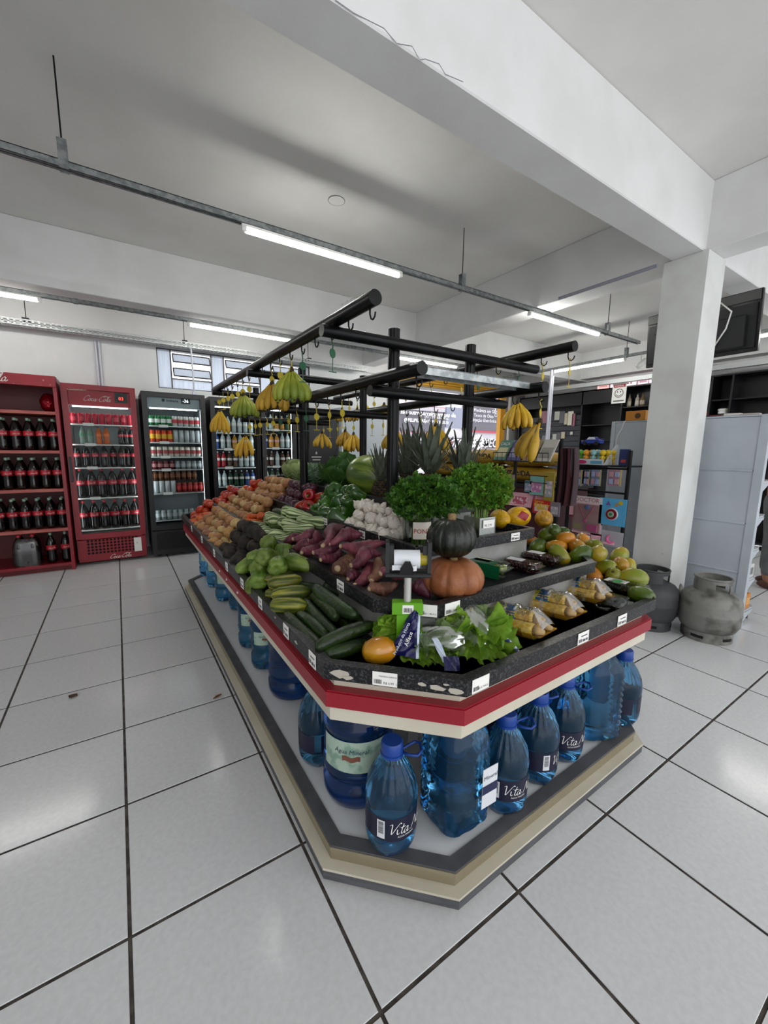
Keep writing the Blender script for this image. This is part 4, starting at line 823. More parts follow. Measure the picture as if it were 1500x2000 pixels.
# --- bagged lettuce
LET = leafmat('lettuce_leaf', '#588a12', '#9abe42', 12, .35, .12); LETP = leafmat('bagged_lettuce_leaf', '#66824a', '#9fb27c', 14, .3, .1); NAVY = M('navy_bag_print', '#15144a', .25, bump=.5, bs=14); BAGW = M('white_bag_print', '#c9d3e4', .3); BAG = film('lettuce_bag_film', '#f8fbf8', .05, .16, .45, .55)
def frill(name, w, l, mat, parent, o, d, n, seed, ruf=.016, curl=.25):
    r = random.Random(seed); p1, p2, p3 = r.random()*6, r.random()*6, r.random()*6; b = B()
    def fn(u, v):
        th = (u-.5)*2.5; q = v*(1+.05*sin(5*th+p1)+.035*sin(11*th+p2)); e = v**3
        z = ruf*e*(sin(6*th+p1)+.8*sin(10*th+p3+2*v))-curl*l*v*v*.5+.25*w*(sin(th)*v)**2-(.006 if abs(u-.5) < .03 else 0)+.004*sin(23*v+5*th+p2)*v
        return (w*.62*q*sin(th), l*(.25*v+.75*q*cos(th)), z)
    b.grid(fn, 41, 11); m = obj(name, b, mat, parent, 1); d = V(d).normalized(); n = V(n); m.matrix_local = frame(o, d.cross(n), d); return m
def crumple(a, c, L, r0, r1, seed, nseg=30, nl=24):
    r = random.Random(seed); ph = [r.random()*6 for _ in range(6)]; b = B()
    def fn(u, v):
        t = 2*pi*u; rr_ = (r0+(r1-r0)*v)*sin(pi*min(1, .12+.9*v))**.5*(1+.07*sin(3*t+ph[0]+5*v)+.05*sin(7*t+ph[1]-8*v)+.035*sin(13*t+ph[2]+17*v)); return (rr_*a*cos(t), L*(v-.5), rr_*c*sin(t))
    return b.grid(fn, nseg, nl)
ZR_ = -math.atan2(.548, .837)
p = at(800, 1268, F0); t = thing('lettuce_bag', 'bagged lettuce with a navy and white printed sleeve, left of the two', 'lettuce', (p.x-.01, p.y-.03, F0+.004), ZR_)
for k in range(6): frill('lettuce_leaf', .1, .085, LET, t, (-.05+.006*k, .02, .045+.008*(k % 3)), (-.9+.35*(k % 4), -.15, .55-.28*(k % 3)), (-.1, -1, .35), k)
for k in range(8): frill('lettuce_leaf', .1, .09, LETP, t, (.015+.012*k, .02, .05), (-.2+.22*k, -.45, .35-.3*(k % 3)), (.1, -.7, .7), 20+k, .012)
for k in range(3): frill('lettuce_leaf', .1, .09, LET, t, (.0+.03*k, .0, .03), (.2+.2*k, -.7, -.25), (.1, -.5, .8), 30+k)
obj('clear_bag', crumple(1.0, .72, .2, .07, .055, 3), BAG, t, 1, loc=(.055, -.005, .05), rot=(0, .15, pi/2+.1))
def slv(u, v, e=0): x0 = -.088*(1-v)-.012*v; x1 = .004*(1-v)+.012*v; return (x0+(x1-x0)*u+e, -.075+.045*v+.006*sin(7*u+9*v)+.004*sin(17*v-8*u), .02+.125*v+.01*sin(3.1*u))
o = obj('printed_sleeve', B().grid(slv, 13, 17), NAVY, t, 1); obj('sleeve_edge', B().grid(lambda u, v: slv(1+.1*u, v), 3, 17), BAGW, t, 1); obj('sleeve_back', B().grid(lambda u, v: (slv(u, v)[0]*.9+.01, slv(u, v)[1]+.02, slv(u, v)[2]-.004), 9, 9), BAGW, t, 1)
text('Produtos da Horta', .0135, BAGW, o, frame((-.058, -.085, .036), (.42, .2, .9), (-1, 0, .42))); text('Alface', .018, WHITE, o, frame((-.022, -.078, .06), (.35, .2, .9), (-1, 0, .35)))
p = at(950, 1285, F0); t = thing('lettuce_bag', 'open bagged lettuce with bright curly leaves bursting out, right of the two', 'lettuce', (p.x+.02, p.y+.055, F0+.004), ZR_+.1)
for k, (a, l_, ox, oz, up) in enumerate([(-1.25, .11, -.02, .06, .1), (-.75, .12, -.015, .055, -.3), (-.25, .13, .0, .06, -.45), (.3, .125, .01, .055, -.4), (.85, .12, .02, .05, -.25), (1.3, .1, .02, .05, .05), (-.5, .09, -.01, .085, .25), (.1, .1, .005, .08, -.05), (.6, .09, .015, .08, .1)]): frill('lettuce_leaf', .12, l_, LET, t, (ox, .012, oz), (sin(a), -.5*cos(a)-.15, up), (.15*sin(3*k), -.7, .7), 40+k, .022)
for k in range(5): frill('lettuce_leaf', .08, .09, LETP, t, (-.03+.014*k, .04, .04), (-.6+.3*k, .2, .7), (0, -.8, .5), 60+k, .012)
obj('clear_bag', crumple(1.0, .8, .19, .085, .03, 9), BAG, t, 1, loc=(-.015, .04, .075), rot=(.75, 0, .1))
obj('bag_rim', B().tube([(.035+.012*i, .03-.016*i, .075-.009*i+.006*sin(i*1.7)) for i in range(8)], [.006+.004*((i*3) % 3) for i in range(8)], 7, sq=.35), M('navy_white_rim', '#3a3f74', .3, c2='#c9d3e4', ns=40, lo=.5, hi=.55), t, 1)
b = B().grid(lambda u, v: (.045*(u-.5), .04*(v-.5), .006*sin(6*u+4*v)), 7, 7); p2 = at(882, 1296, .722); t2 = obj('sleeve_corner', b, [NAVY], t, 1); t2.matrix_local = t.matrix_basis.inverted() @ (MX.Translation(p2) @ MX.Rotation(-.58, 4, 'Z') @ MX.Rotation(.9, 4, 'X'))
b = B().grid(lambda u, v: (.02*(u-.5)-.03*v, .07*(v-.5), .006*sin(8*u+9*v)), 7, 9); p2 = at(870, 1270, .745); t2 = obj('sleeve_band', b, BAGW, t, 1); t2.matrix_local = t.matrix_basis.inverted() @ (MX.Translation(p2) @ MX.Rotation(-.58, 4, 'Z') @ MX.Rotation(.9, 4, 'X'))
# --- corn on foam trays
COB = M('corn_kernels', '#d9b34e', .35, c2='#efd98a', ns=60, hv=.06, coat=.2); FOAM = M('yellow_foam', '#d8ab30', .6); HUSK = M('dry_husk', '#b79a6a', .6, c2='#8f744a', ns=25)
def cob(b, L, R):
    rows = 14; nz = 34
    for k in range(nz):
        z = -L/2+L*k/(nz-1); tp = min(1, 1.6*(1-abs(2*k/(nz-1)-1)**3)+.15); r = R*tp*(.9+.1*(k % 2))
        b.v += [((r*(1 if i % 2 else .74))*cos(pi*i/rows), (r*(1 if i % 2 else .74))*sin(pi*i/rows), z) for i in range(2*rows)]
        if k:
            o = len(b.v)-4*rows
            for i in range(2*rows): j = (i+1) % (2*rows); b.f.append((o+i, o+j, o+2*rows+j, o+2*rows+i)); b.mi.append(0)
    return b
def corn():
    t = thing('corn_tray', 'x', 'corn'); a, l, h = .056, .12, .02
    def fn(u, v): x = (u-.5)*2*a; y = (v-.5)*2*l; e = max(abs(u-.5)*2, abs(v-.5)*2); return (x, y, h*max(0, (e-.72)/.28)**.7)
    b = B().grid(fn, 15, 21); b.grid(lambda u, v: (fn(1-u, v)[0], fn(1-u, v)[1], fn(1-u, v)[2]-.003), 15, 21); obj('foam_tray', b, FOAM, t, 1); cm = None
    for x, z, dy, s in ((-.028, .027, .0, 1), (.026, .027, -.004, .95), (-.002, .06, .012, 1)):
        o = obj('corn_cob', cm or cob(B(), .2, .025), COB, t, 1) if cm is None else obj('corn_cob', cm, None, t); cm = o.data
        o.location = (x, dy, z); o.rotation_euler = (pi/2, random.random()*3, .04*x*100*.1); o.scale = (s, s, s)
        obj('husk_stub', B().tube([(0, 0, .085), (0, 0, .1), (.003, 0, .118)], [.02, .014, .009], 9), HUSK, o, 1)
    def fw(u, v): a_ = pi*u; y = (v-.5)*.236; k = 1-.55*max(0, abs(v-.5)*2-.72)/.28; return (.06*cos(a_)*(1+.02*sin(30*v)), y, .004+(.09*k)*sin(a_)**.75*(1+.04*sin(23*v+5*u)+.03*sin(41*v)))
    obj('clear_wrap', B().grid(fw, 15, 25), film('corn_wrap', '#fffaf0', .03, .08, .4, .5), t, 1)
    lab = obj('wrap_label', B().grid(lambda u, v: (-.028+.05*u, -.01+.08*v, .0915-.16*(u-.5)**2), 5, 5), M('label_blue', '#2a5fa0', .4, c2='#c7c63a', ns=22, lo=.5, hi=.52), t, 1); return Kind(t, 'corn')
KCo = corn()
for u, v, lb, rz in ((1012, 1218, 'film-wrapped corn cobs on a yellow tray, next to the lettuce', .12), (1077, 1185, 'film-wrapped corn cobs on a yellow tray, middle of three', .06), (1137, 1156, 'film-wrapped corn cobs on a yellow tray, beside the black grapes', 0)):
    p = at(u, v, F0+.045); KCo.put((p.x, p.y, F0+.02), (-.12, 0, rz), lb, 'corn trays', .98)
# --- fruit in clear boxes
def clam(nm, cat, a, l, h, fruitm, r, seed, lidprint, labelpaper):
    t = thing(nm, 'x', cat); rng = random.Random(seed)
    def ringf(k, z): return [((a*k-.012)*sx+.012*k*cos(t_)*1, (l*k-.012)*sy+.012*k*sin(t_), z) for (sx, sy, t0) in ((1, -1, -pi/2), (1, 1, 0), (-1, 1, pi/2), (-1, -1, pi)) for t_ in (t0, t0+pi/4, t0+pi/2)]
    def shell(levels):
        b = B(); n = 12
        for k, z in levels: b.v += ringf(k, z)
        for q in range(len(levels)-1): b.f += [(q*n+i, q*n+(i+1) % n, q*n+n+(i+1) % n, q*n+n+i) for i in range(n)]; b.mi += [0]*n
        b.f += [tuple(range(n-1, -1, -1)), tuple((len(levels)-1)*n+i for i in range(n))]; b.mi += [0, 0]; return b
    obj('box', shell([(.86, .002), (.94, h*.5), (1.0, h*.62), (1.08, h*.63)]), CLEARP, t, 40); obj('lid', shell([(1.08, h*.64), (1.0, h*.66), (.95, h*.95), (.86, h)]), CLEARG, t, 40)
    b = B()
    for k in range(16): y = -l*.85+2*l*.85*k/15; b.box(a*.93, a*1.0, y, y+.003, h*.66, h*.95).box(-a*1.0, -a*.93, y, y+.003, h*.66, h*.95)
    o = obj('lid_ridges', b, CLEARP, t); o['kind'] = 'stuff'; fm = None
    if r < .008:
        b = B()
        for k in range(150): b.ball(r, n=6, m=4, mx=MX.Translation((rng.uniform(-a+.012, a-.012), rng.uniform(-l+.012, l-.012), rng.uniform(.008, h*.9))))
        o = obj('berries', b, fruitm, t, 1); o['kind'] = 'stuff'
    else:
        for k in range(46):
            o = obj('grape', fm or B().ball(r, r, r*1.15, 10, 7), fruitm, t, 1) if fm is None else obj('grape', fm, None, t); fm = o.data; o.location = (rng.uniform(-a*.86+r, a*.86-r), rng.uniform(-l*.9+r, l*.9-r), r+.004+rng.random()*max(.001, h*.85-2*r)); o.rotation_euler = (rng.random()*3, rng.random()*3, 0)
    if labelpaper: obj('paper_label', B().box(-a*.45, a*.5, -l*.1, l*.75, h+.0006, h+.0012), labelpaper, t)
    if lidprint: lidprint(t)
    return Kind(t, cat)
BG = M('black_grape_skin', '#0d0b12', .25, coat=.3, hv=.2); GG = M('green_grape_skin', '#7f8a3a', .3, c2='#98a04e', ns=9, sss=.2); RB = M('red_berry_skin', '#4a0a14', .25, coat=.3)
def p1_(t):
    obj('printed_film', B().box(-.052, .052, .0, .088, .0565, .0572), M('black_print', '#0e100f', .3), t); obj('white_print', B().box(-.04, .02, .06, .078, .0573, .0577), WHITE, t); obj('green_print', B().ball(.03, .02, .0008, 12, 6, mx=MX.Translation((-.01, .03, .0575))), M('print_green', '#2f8f4a', .5), t)
kb = clam('black_grape_pack', 'grapes', .056, .092, .056, BG, .011, 4, p1_, M('white_sticker', '#dedede', .4))
for u, v, lb, rz in ((1190, 1166, 'clear box of black grapes beside the corn', .15), (1232, 1143, 'clear box of black grapes nearer the papayas', .1)):
    p = at(u, v, F0+.05); kb.put((p.x-.01, p.y+.02, F0+.002), (0, 0, rz), lb, 'black grape packs')
kr = clam('berry_pack', 'berries', .048, .085, .046, RB, .0075, 5, None, M('white_sticker', '#dedede', .4))
for u, v, lb, rz in ((1026, 1104, 'oval clear box of dark red berries next to the green grapes', .25), (1065, 1090, 'oval clear box of dark red berries next to the papayas', .2)):
    p = at(u, v, F1+.03); kr.put((p.x, p.y+.02, F1+.002), (0, 0, rz), lb, 'berry packs')
kg = clam('green_grape_pack', 'grapes', .05, .085, .06, GG, .012, 6, None, M('pale_label', '#cfd6b0', .4))
p = at(962, 1110, F1+.035); o = kg.put((p.x, p.y+.02, F1+.002), (0, 0, .3), 'clear box of green grapes with a green label beside the orange pumpkin')
obj('green_sleeve', B().box(-.054, -.0525, -.07, .075, .004, .06).box(-.054, .01, -.04, .075, .0605, .0612), M('green_print', '#0d5a34', .3), o)
# --- plastic bag roll holder clamped to the middle tray
sp = V((.80, -.168, 0)); ang = -math.atan2(_f.x, _f.y)+.0
t = thing('bag_roll_stand', 'bag roll holder on a white pole with a lime green clamp, at the front corner', 'bag dispenser', (sp.x, sp.y, 0), ang)
LIME = M('lime_green_plastic', '#5d9e0c', .35); GREYP = M('grey_white_pole', '#b6b6b2', .3, .3)
ck = obj('clamp_block', B().box(-.048, .048, -.03, .01, .828, .868, bev=.003).box(-.034, .034, -.022, .008, .8, .83), LIME, t); obj('clamp_plate', B().box(-.033, .03, -.028, -.02, .745, .83, bev=.002).box(.0, .05, -.012, -.006, .745, .775), LIME, t); b = B(); o = obj('sticker', B().box(-.016, .018, -.0315, -.0302, .834, .862), PAPER, ck); o2 = obj('barcode', barcode(B(), -.012, .014, .839, .853, 0, seed=5), INK, ck); o2.matrix_local = MX.Translation((0, -.032, 0)) @ MX.Rotation(pi/2, 4, 'X')
obj('pole', B().tube([(0, -.01, .866), (0, -.01, .955)], .0115, 14), GREYP, t, 60)
br = obj('holder', B().box(-.07, .07, -.03, .03, .948, .962, bev=.003).box(-.07, -.07+.012, -.025, .02, .955, 1.06, bev=.003).box(.058, .07, -.025, .02, .955, 1.06, bev=.003).box(-.058, -.045, -.012, .012, .975, 1.045).box(.045, .058, -.012, .012, .975, 1.045), BLACK, t)
obj('tear_tongue', B().prism([(-.026, 0), (.014, 0), (.014, .02), (.004, .045), (-.012, .045), (-.026, .02)], 0, .006, mx=frame((0, -.034, .962), (1, 0, 0), (0, -.25, 1))), BLACK, t)
obj('bag_roll', B().lathe([(.008, -.04), (.029, -.04), (.029, .04), (.008, .04)], 28, mx=MX.Translation((-.004, .0, 1.0)) @ MX.Rotation(pi/2, 4, 'Y')), M('white_film_roll', '#d9dde2', .35), t, 50); obj('loose_end', B().grid(lambda u, v: (-.05+.075*u, -.03-.004*sin(3*u), .972+.016*v+.002*sin(6*u)), 7, 3), M('white_film_roll', '#d9dde2'), t, 1)
obj('spool', B().lathe([(.006, -.005), (.02, -.005), (.02, .018), (.006, .018)], 16, mx=MX.Translation((.04, 0, 1.0)) @ MX.Rotation(pi/2, 4, 'Y')), M('yellow_spool', '#9a8a1c', .4), t)
# --- bananas
BY = M('ripe_banana_skin', '#b98f1c', .42, c2='#d2ab2c', ns=7, hv=.1, bump=.05); BGN = M('green_banana_skin', '#6c7d22', .42, c2='#9aa032', ns=6, hv=.1); BBR = M('spotted_banana_skin', '#b08a26', .5, c2='#6e4a1c', ns=22, lo=.58, hi=.75, hv=.1); BTIP = M('banana_tip', '#1f1710', .8); CRN = M('banana_crown', '#3a2c18', .8)
def bunch(label, loc, n, mat, L=.15, spread=1.3, rz=0, rr_=.017, second=True, lean=0):
    t = thing('banana_bunch', label, 'bananas', loc, (0, lean, rz)); random.seed(hash(label) % 1000 if False else len(label)*7+n)
    obj('crown', B().tube([(0, 0, .012), (0, 0, -.004), (0, -.004, -.02)], [.008, .014, .016], 9, sq=.7), CRN, t, 1)
    for row in range(2 if second else 1):
        for i in range(n-row):
            a = (i-(n-row-1)/2)/max(1, (n-row-1))*2*spread if n-row > 1 else 0; a += row*.1; Lb = L*random.uniform(.92, 1.05); pts = []; rs = []; out = .028 if row == 0 else .0
            for k in range(11):
                v = k/10; z = -.012-Lb*v*(1-.06*v); q = (v**.75)*(1-.18*max(0, v-.7)/.3); side = sin(a)*(.012+.088*q*L/.15); fwd = -cos(a)*(.006+(.05+out*.5)*q)+row*.024
                pts.append((side, fwd, z)); rs.append([.0055, .0058, .0075, .013, rr_*.97, rr_*1.05, rr_*1.08, rr_*1.06, rr_*1.0, rr_*.78, .008][k])
            o = obj('banana', B().tube(pts, rs, 10, twist=.0), mat, t, 1); obj('banana_tip', B().tube([V(pts[-1])*1.0, V(pts[-1])+(V(pts[-1])-V(pts[-2]))*.35], [.0062, .005], 6), BTIP, o, 1)
    return t
def hangb(rail, y, drop, label, **k):
    x, z, ys = HK[rail]; i = min(range(len(ys)), key=lambda q: abs(ys[q]-y)); bunch(label, (x, ys[i]-.018, z-.044-.118-drop), **k)
hangb('left upper', .9, -.075, 'big green banana bunch nearest the front of the left upper rail', n=6, mat=BGN, L=.155, spread=1.1, rz=-.5, rr_=.02)
hangb('left upper', 1.28, -.05, 'brown spotted banana bunch behind the big green one', n=6, mat=BBR, L=.15, spread=1.1, rz=-.5, rr_=.018)
hangb('left upper', 1.88, -.05, 'wide green banana bunch in the middle of the left upper rail', n=8, mat=BGN, L=.15, spread=1.35, rz=-.5, rr_=.018)
hangb('left upper', 2.75, 0, 'slim yellow banana bunch at the far end of the left upper rail', n=5, mat=BY, L=.19, spread=.7, rz=-.4, rr_=.019, second=False)
hangb('left lower', 2.7, -.0, 'yellow banana bunch hanging low in front of the black cooler', n=4, mat=BY, L=.19, spread=.8, rz=-.7, rr_=.02, second=False)
hangb('left lower', 1.0, -.03, 'yellow bananas hanging behind the rear left post', n=5, mat=BY, L=.11, spread=1.2, rz=-.4, rr_=.014, second=False) if False else bunch('ripe banana bunch before the black panel, behind the rear left post', (1.79, 2.62, 1.50), 5, BY, .15, 1.25, -.5, .017, False)
hangb('right lower', 2.2, -.05, 'ripe banana bunch before the white ice freezer, left one', n=5, mat=BBR, L=.14, spread=1.1, rz=-.5, rr_=.017)
hangb('right lower', 2.0, -.02, 'ripe banana bunch before the white ice freezer, right one', n=5, mat=BY, L=.16, spread=1.0, rz=-.5, rr_=.018)
for k, yy in enumerate((2.68, 2.38, 2.1, 1.8)): hangb('right upper', yy, -.075+.02*(k % 2), 'ripe banana bunch on the right upper rail, %s from the far end' % ordn(k+1), n=5, mat=(BY, BBR)[k % 2], L=.12, spread=1.2, rz=-.5, rr_=.015)
hangb('right lower', 1.45, -.04, 'ripe banana bunch mostly hidden by the front left post', n=6, mat=BY, L=.15, spread=1.35, rz=-.5, rr_=.018)
hangb('right lower', .95, -.05, 'ripe banana bunch hanging above the tallest pineapple crown', n=6, mat=BY, L=.17, spread=1.0, rz=-.5, rr_=.018)
hangb('right lower', .14, -.03, 'pair of ripe bananas at the front end of the right lower rail', n=3, mat=BBR, L=.2, spread=.6, rz=-1.9, rr_=.022, second=False, lean=.25)
hangb('right upper', .45, .05, 'ripe bananas lying sideways between the right rails', n=5, mat=BY, L=.15, spread=1.0, rz=-.8, rr_=.017)
random.seed(21)
# ================================================================ water on the lower deck
def bluewater(name, c, tr):
    m = M(name, c, .03, trans=tr, ior=1.33); return m
WB = bluewater('blue_water_bottle', '#5cb0ea', .95); WB2 = bluewater('deep_blue_water_jug', '#3b74c8', .92); CAPB = M('blue_cap', '#173f8f', .35); NAVL = M('navy_label', '#10122e', .4); PALEL = M('pale_mineral_label', '#a9bfae', .45, c2='#7fa08f', ns=18, lo=.5, hi=.6); LABW = M('label_white', '#d8dbe0', .4); LABI = M('label_ink', '#20264a', .5)
def wrapcyl(r, z0, z1, a0, a1, n=12, nv=2):
    return B().grid(lambda u, v: (r*cos(a0+(a1-a0)*u), r*sin(a0+(a1-a0)*u), z0+(z1-z0)*v), n, nv)
def curved(me_b, r):
    me_b.v = [((r+y2)*cos(x/r-pi/2), (r+y2)*sin(x/r-pi/2), z) for x, z, y2 in [(p[0], p[1], p[2]) for p in me_b.v]]; return me_b
def text_on(s, size, mat, par, r, a, z, shear=0, bold=0, name='lettering'):
    key = ('cy', s, round(size, 4), round(r, 3), round(a, 2), round(z, 3), mat.name)
    if key not in TXT:
        cu = bpy.data.curves.new('t', 'FONT'); cu.body = s; cu.size = size; cu.shear = shear; cu.offset = bold; cu.align_x = 'CENTER'; cu.resolution_u = 2
        ob = bpy.data.objects.new('t', cu); me = bpy.data.meshes.new_from_object(ob); me.materials.clear(); me.materials.append(mat)
        for v in me.vertices: x, y = v.co.x, v.co.y; v.co = (r*cos(a+x/r), r*sin(a+x/r), z+y)
        TXT[key] = me; bpy.data.objects.remove(ob); bpy.data.curves.remove(cu)
    o = bpy.data.objects.new(name, TXT[key]); COL.objects.link(o); o.parent = par; return o
VITA = [sh([(.05, .95), (.25, 1.05), (.32, .5), (.4, .05), (.7, .7), (.95, 1.1), (1.1, 1.0)], 0), sh([(.05, .5), (.1, .1), (.22, .02), (.35, .15)], .8), sh([(.2, .72), (.24, .76)], .78), sh([(.2, .95), (.14, .4), (.16, .08), (.28, .03), (.42, .2)], 1.15), sh([(.0, .62), (.45, .66)], 1.12), sh(_a, 1.5),
        sh([(.0, -.05), (.2, .5), (.35, 1.0), (.55, .5), (.72, .05), (.85, .6), (1.0, 1.15), (1.15, 1.1)], 2.35), sh(_o, 3.2), sh([(.0, .5), (.14, .05), (.36, .5)], 3.7), sh(_a, 4.0)]
def vita():
    t = thing('water_bottle', 'x', 'water bottle'); R = .082
    fl = lambda a, z, r: (1+.055*cos(18*a)*(min(1, (z-.2)/.03) if z > .2 else 0)*(1 if z < .3 else 0)) if z > .19 else (1-.07*abs(cos(2.5*a))*max(0, 1-z/.05) if z < .05 else 1)
    prof = [(.01, .012), (.05, .002), (.07, .006), (.079, .03), (R, .055), (R*.985, .068), (R*.985, .148), (R, .16), (R, .178), (R*.975, .195), (.072, .222), (.056, .254), (.036, .286), (.029, .3), (.028, .318), (.01, .32)]
    obj('bottle', B().lathe(prof, 72, lobes=fl), WB, t, 1)
    obj('cap', B().lathe([(.033, .308), (.034, .312), (.033, .34), (.03, .344), (.001, .344)], 24, lobes=lambda a, z, r: 1+.012*cos(24*a)), CAPB, t, 40); obj('collar_ring', B().lathe([(.03, .296), (.036, .3), (.036, .307), (.03, .309)], 24), CAPB, t, 40)
    obj('carry_handle', B().tube([(.03, .005, .304), (.05, .02, .305), (.075, .03, .31), (.09, .02, .313), (.09, -.015, .313), (.075, -.03, .31), (.05, -.02, .305), (.03, -.005, .304)], .0045, 7), CAPB, t, 1)
    lb = obj('label', wrapcyl(R*1.0, .07, .146, -pi*.95, pi*.95, 40), NAVL, t, 1)
    obj('white_panel', wrapcyl(R*1.006, .078, .138, -pi/2-.62, -pi/2-.32, 5), LABW, lb, 1); b = B(); rg = random.Random(3); z = .094
    while z < .133: h = rg.choice((.0012, .002, .0008)); a0, a1 = -pi/2-.57, -pi/2-.37; b.grid(lambda u, v: (R*1.009*cos(a0+(a1-a0)*u), R*1.009*sin(a0+(a1-a0)*u), z+h*v), 4, 2); z += h+rg.choice((.0012, .0008))
    obj('barcode', b, INK, lb); b = ribbon(VITA, .05, MX.Scale(.033, 4)); b.v = [(R*1.012*cos(-pi/2-.24+x/R), R*1.012*sin(-pi/2-.24+x/R), .095+y) for x, y, z in b.v]; obj('script_lettering', b, WHITE, lb)
    text_on('ÁGUA MINERAL', .008, WHITE, lb, R*1.009, -pi/2+.5, .083); return Kind(t, 'water bottle')
def octo():
    t = thing('water_jug', 'x', 'water jug'); s = .105
    def fl(a, z, r):
        q = (a % (pi/2))-pi/4; return min(1.09, .93/max(abs(cos(a)), abs(sin(a)), .001))*(.97+.02*cos(8*a))
    prof = [(.02, .006), (.075, .002), (.092, .012)]; z = .03
    while z < .28: prof += [(s, z), (s*.93, z+.013)]; z += .026
    prof += [(s*.99, .292), (s*.9, .33), (.06, .375), (.03, .4), (.03, .42), (.005, .422)]
    obj('bottle', B().lathe(prof, 48, lobes=fl), WB, t, 1); obj('cap', B().lathe([(.034, .4), (.034, .428), (.001, .43)], 20), CAPB, t, 40)
    lb = obj('paper_label', B().box(.02, .085, -.1095, -.108, .1, .24), LABW, t); mx = lambda x, z: frame((x, -.1102, z), (1, 0, 0), (0, 0, 1))
    text('Mineral', .02, LABI, lb, mx(.024, .2)); obj('stripe', B().box(.02, .085, -.1103, -.1097, .15, .18), LABI, lb); return Kind(t, 'water jug')
def jug6(nm, R, H, mat):
    t = thing(nm, 'x', 'water jug'); prof = [(.02, .008), (R*.7, .002), (R*.92, .012), (R, .04), (R, .085), (R*.93, .097), (R*.93, .11), (R, .122), (R, .14), (R*.97, .15), (R*.97, H*.66), (R, H*.68), (R, H*.74), (R*.95, H*.76), (R*.85, H*.84), (R*.55, H*.92), (R*.36, H*.96), (R*.36, H), (.005, H+.002)]
    obj('bottle', B().lathe(prof, 40), mat, t, 1); obj('cap', B().lathe([(R*.4, H-.02), (R*.4, H+.016), (.001, H+.018)], 18), CAPB, t, 40)
    z0, z1 = .155, H*.64; lb = obj('label', wrapcyl(R*.985, z0, z1, -pi/2-1.0, -pi/2+.9, 14), PALEL, t, 1); text_on('Água Mineral', (z1-z0)*.2, LABI, lb, R*.99, -pi/2-.1, z0+(z1-z0)*.62, .2)
    obj('emblem', B().grid(lambda u, v: (R*.99*cos(-pi/2-.1+(u-.5)*.5), R*.99*sin(-pi/2-.1+(u-.5)*.5), z0+(z1-z0)*(.38+.16*v+.03*sin(u*9))), 7, 4), M('emblem_brown', '#7a4a3a', .6), lb, 1); return Kind(t, 'water jug')
KV, KO_, KJ, KJ20 = vita(), octo(), jug6('water_jug', .078, .36, WB), jug6('large_water_jug', .128, .42, WB2)
DZ = .1045
def deck(K_, u, v, rz, label, dz=0):
    p = at(u, v, DZ+dz); rz += math.atan2(CAM.x-p.x, p.y-CAM.y); return K_.put((p.x, p.y, DZ+dz), (0, 0, rz), label)
deck(KV, 763, 1634, .1, 'labelled round water bottle standing right at the front corner of the deck', .008); deck(KO_, 884, 1590, .75, 'big ribbed water jug with a white sticker, beside the front corner bottle')
deck(KJ20, 700, 1532, -.1, 'large deep blue water jug with a pale label, behind the front corner bottle'); deck(KV, 980, 1562, .2, 'round water bottle, second labelled one along the short side')
deck(KV, 1042, 1508, 1.0, 'round water bottle with its label turned away, third along the short side'); deck(KV, 1094, 1468, .15, 'round water bottle, fourth labelled one along the short side')
deck(KO_, 1152, 1425, 2.3, 'big ribbed water jug near the right end of the short side'); deck(KV, 1207, 1402, 2.4, 'round water bottle with a raised loop handle, at the right end')
deck(KV, 624, 1475, 1.5, 'round water bottle first along the long side, left of the large jug'); deck(KJ20, 575, 1345, 2.2, 'large water jug, unlabelled side out, on the long side of the deck')
for k, (u, v) in enumerate([(519, 1298), (492, 1258), (468, 1187), (441, 1170), (422, 1143), (407, 1122)]): deck(KJ, u, v, .15, 'blue pale-labelled water jug on the long side, %s behind the large unlabelled jug' % ordn(k+1))
for k, (x, y) in enumerate([(.87, .16), (.86, .45), (.86, .75), (.88, 1.05), (.88, 1.35), (.9, 1.7)]): KJ.put((x, y, DZ), (0, 0, -1), 'blue water jug in the inner row, %s from the front corner' % ordn(k+1), 'inner row of water jugs')
for k, (x, y) in enumerate([(1.1, -.13), (1.32, -.12), (1.54, -.12), (1.78, -.12)]): KV.put((x, y, DZ), (0, 0, 0), 'round water bottle in the second row of the short side, %s from the left' % ordn(k+1))
t = thing('water_bag', 'light blue wrinkled plastic water pouch at the right corner of the deck', 'water pouch', (2.06, -.09, DZ), -.6)
BAGB = M('light_blue_pouch', '#7fb6d8', .15, trans=.5, ior=1.2); obj('pouch', B().grid(lambda u, v: ((.085+.006*sin(9*u+14*v))*cos(2*pi*u)*(1-.25*v), (.06*(1-v**3)+.004*sin(17*u))*sin(2*pi*u), .385*v), 26, 22), BAGB, t, 1)
obj('sealed_edge', B().box(-.07, .07, -.003, .003, .38, .405), BAGB, t)
# small things dropped on the floor
b = B(); p = at(143, 1361, 0); o = obj('dry_leaf', B().grid(lambda u, v: ((u-.5)*.035*sin(pi*v)*1.2, (v-.5)*.05, .004+.006*abs(u-.5)+.002*sin(7*v)), 6, 7), M('dry_brown', '#4a3524', .8), None, 1, loc=(p.x, p.y, .001), rot=(0, 0, 1)); tag(o, 'dark brown onion scrap on the floor left of the stand', 'scrap')
p = at(425, 1362, 0); o = obj('onion_skin', B().grid(lambda u, v: ((u-.5)*.02*sin(pi*v), (v-.5)*.055, .003+.008*abs(u-.5)), 6, 7), M('dry_onion_skin', '#7a4a20', .6), None, 1, loc=(p.x, p.y, .001), rot=(0, 0, -1.1)); tag(o, 'curled onion skin on the floor beside the stand base', 'scrap')
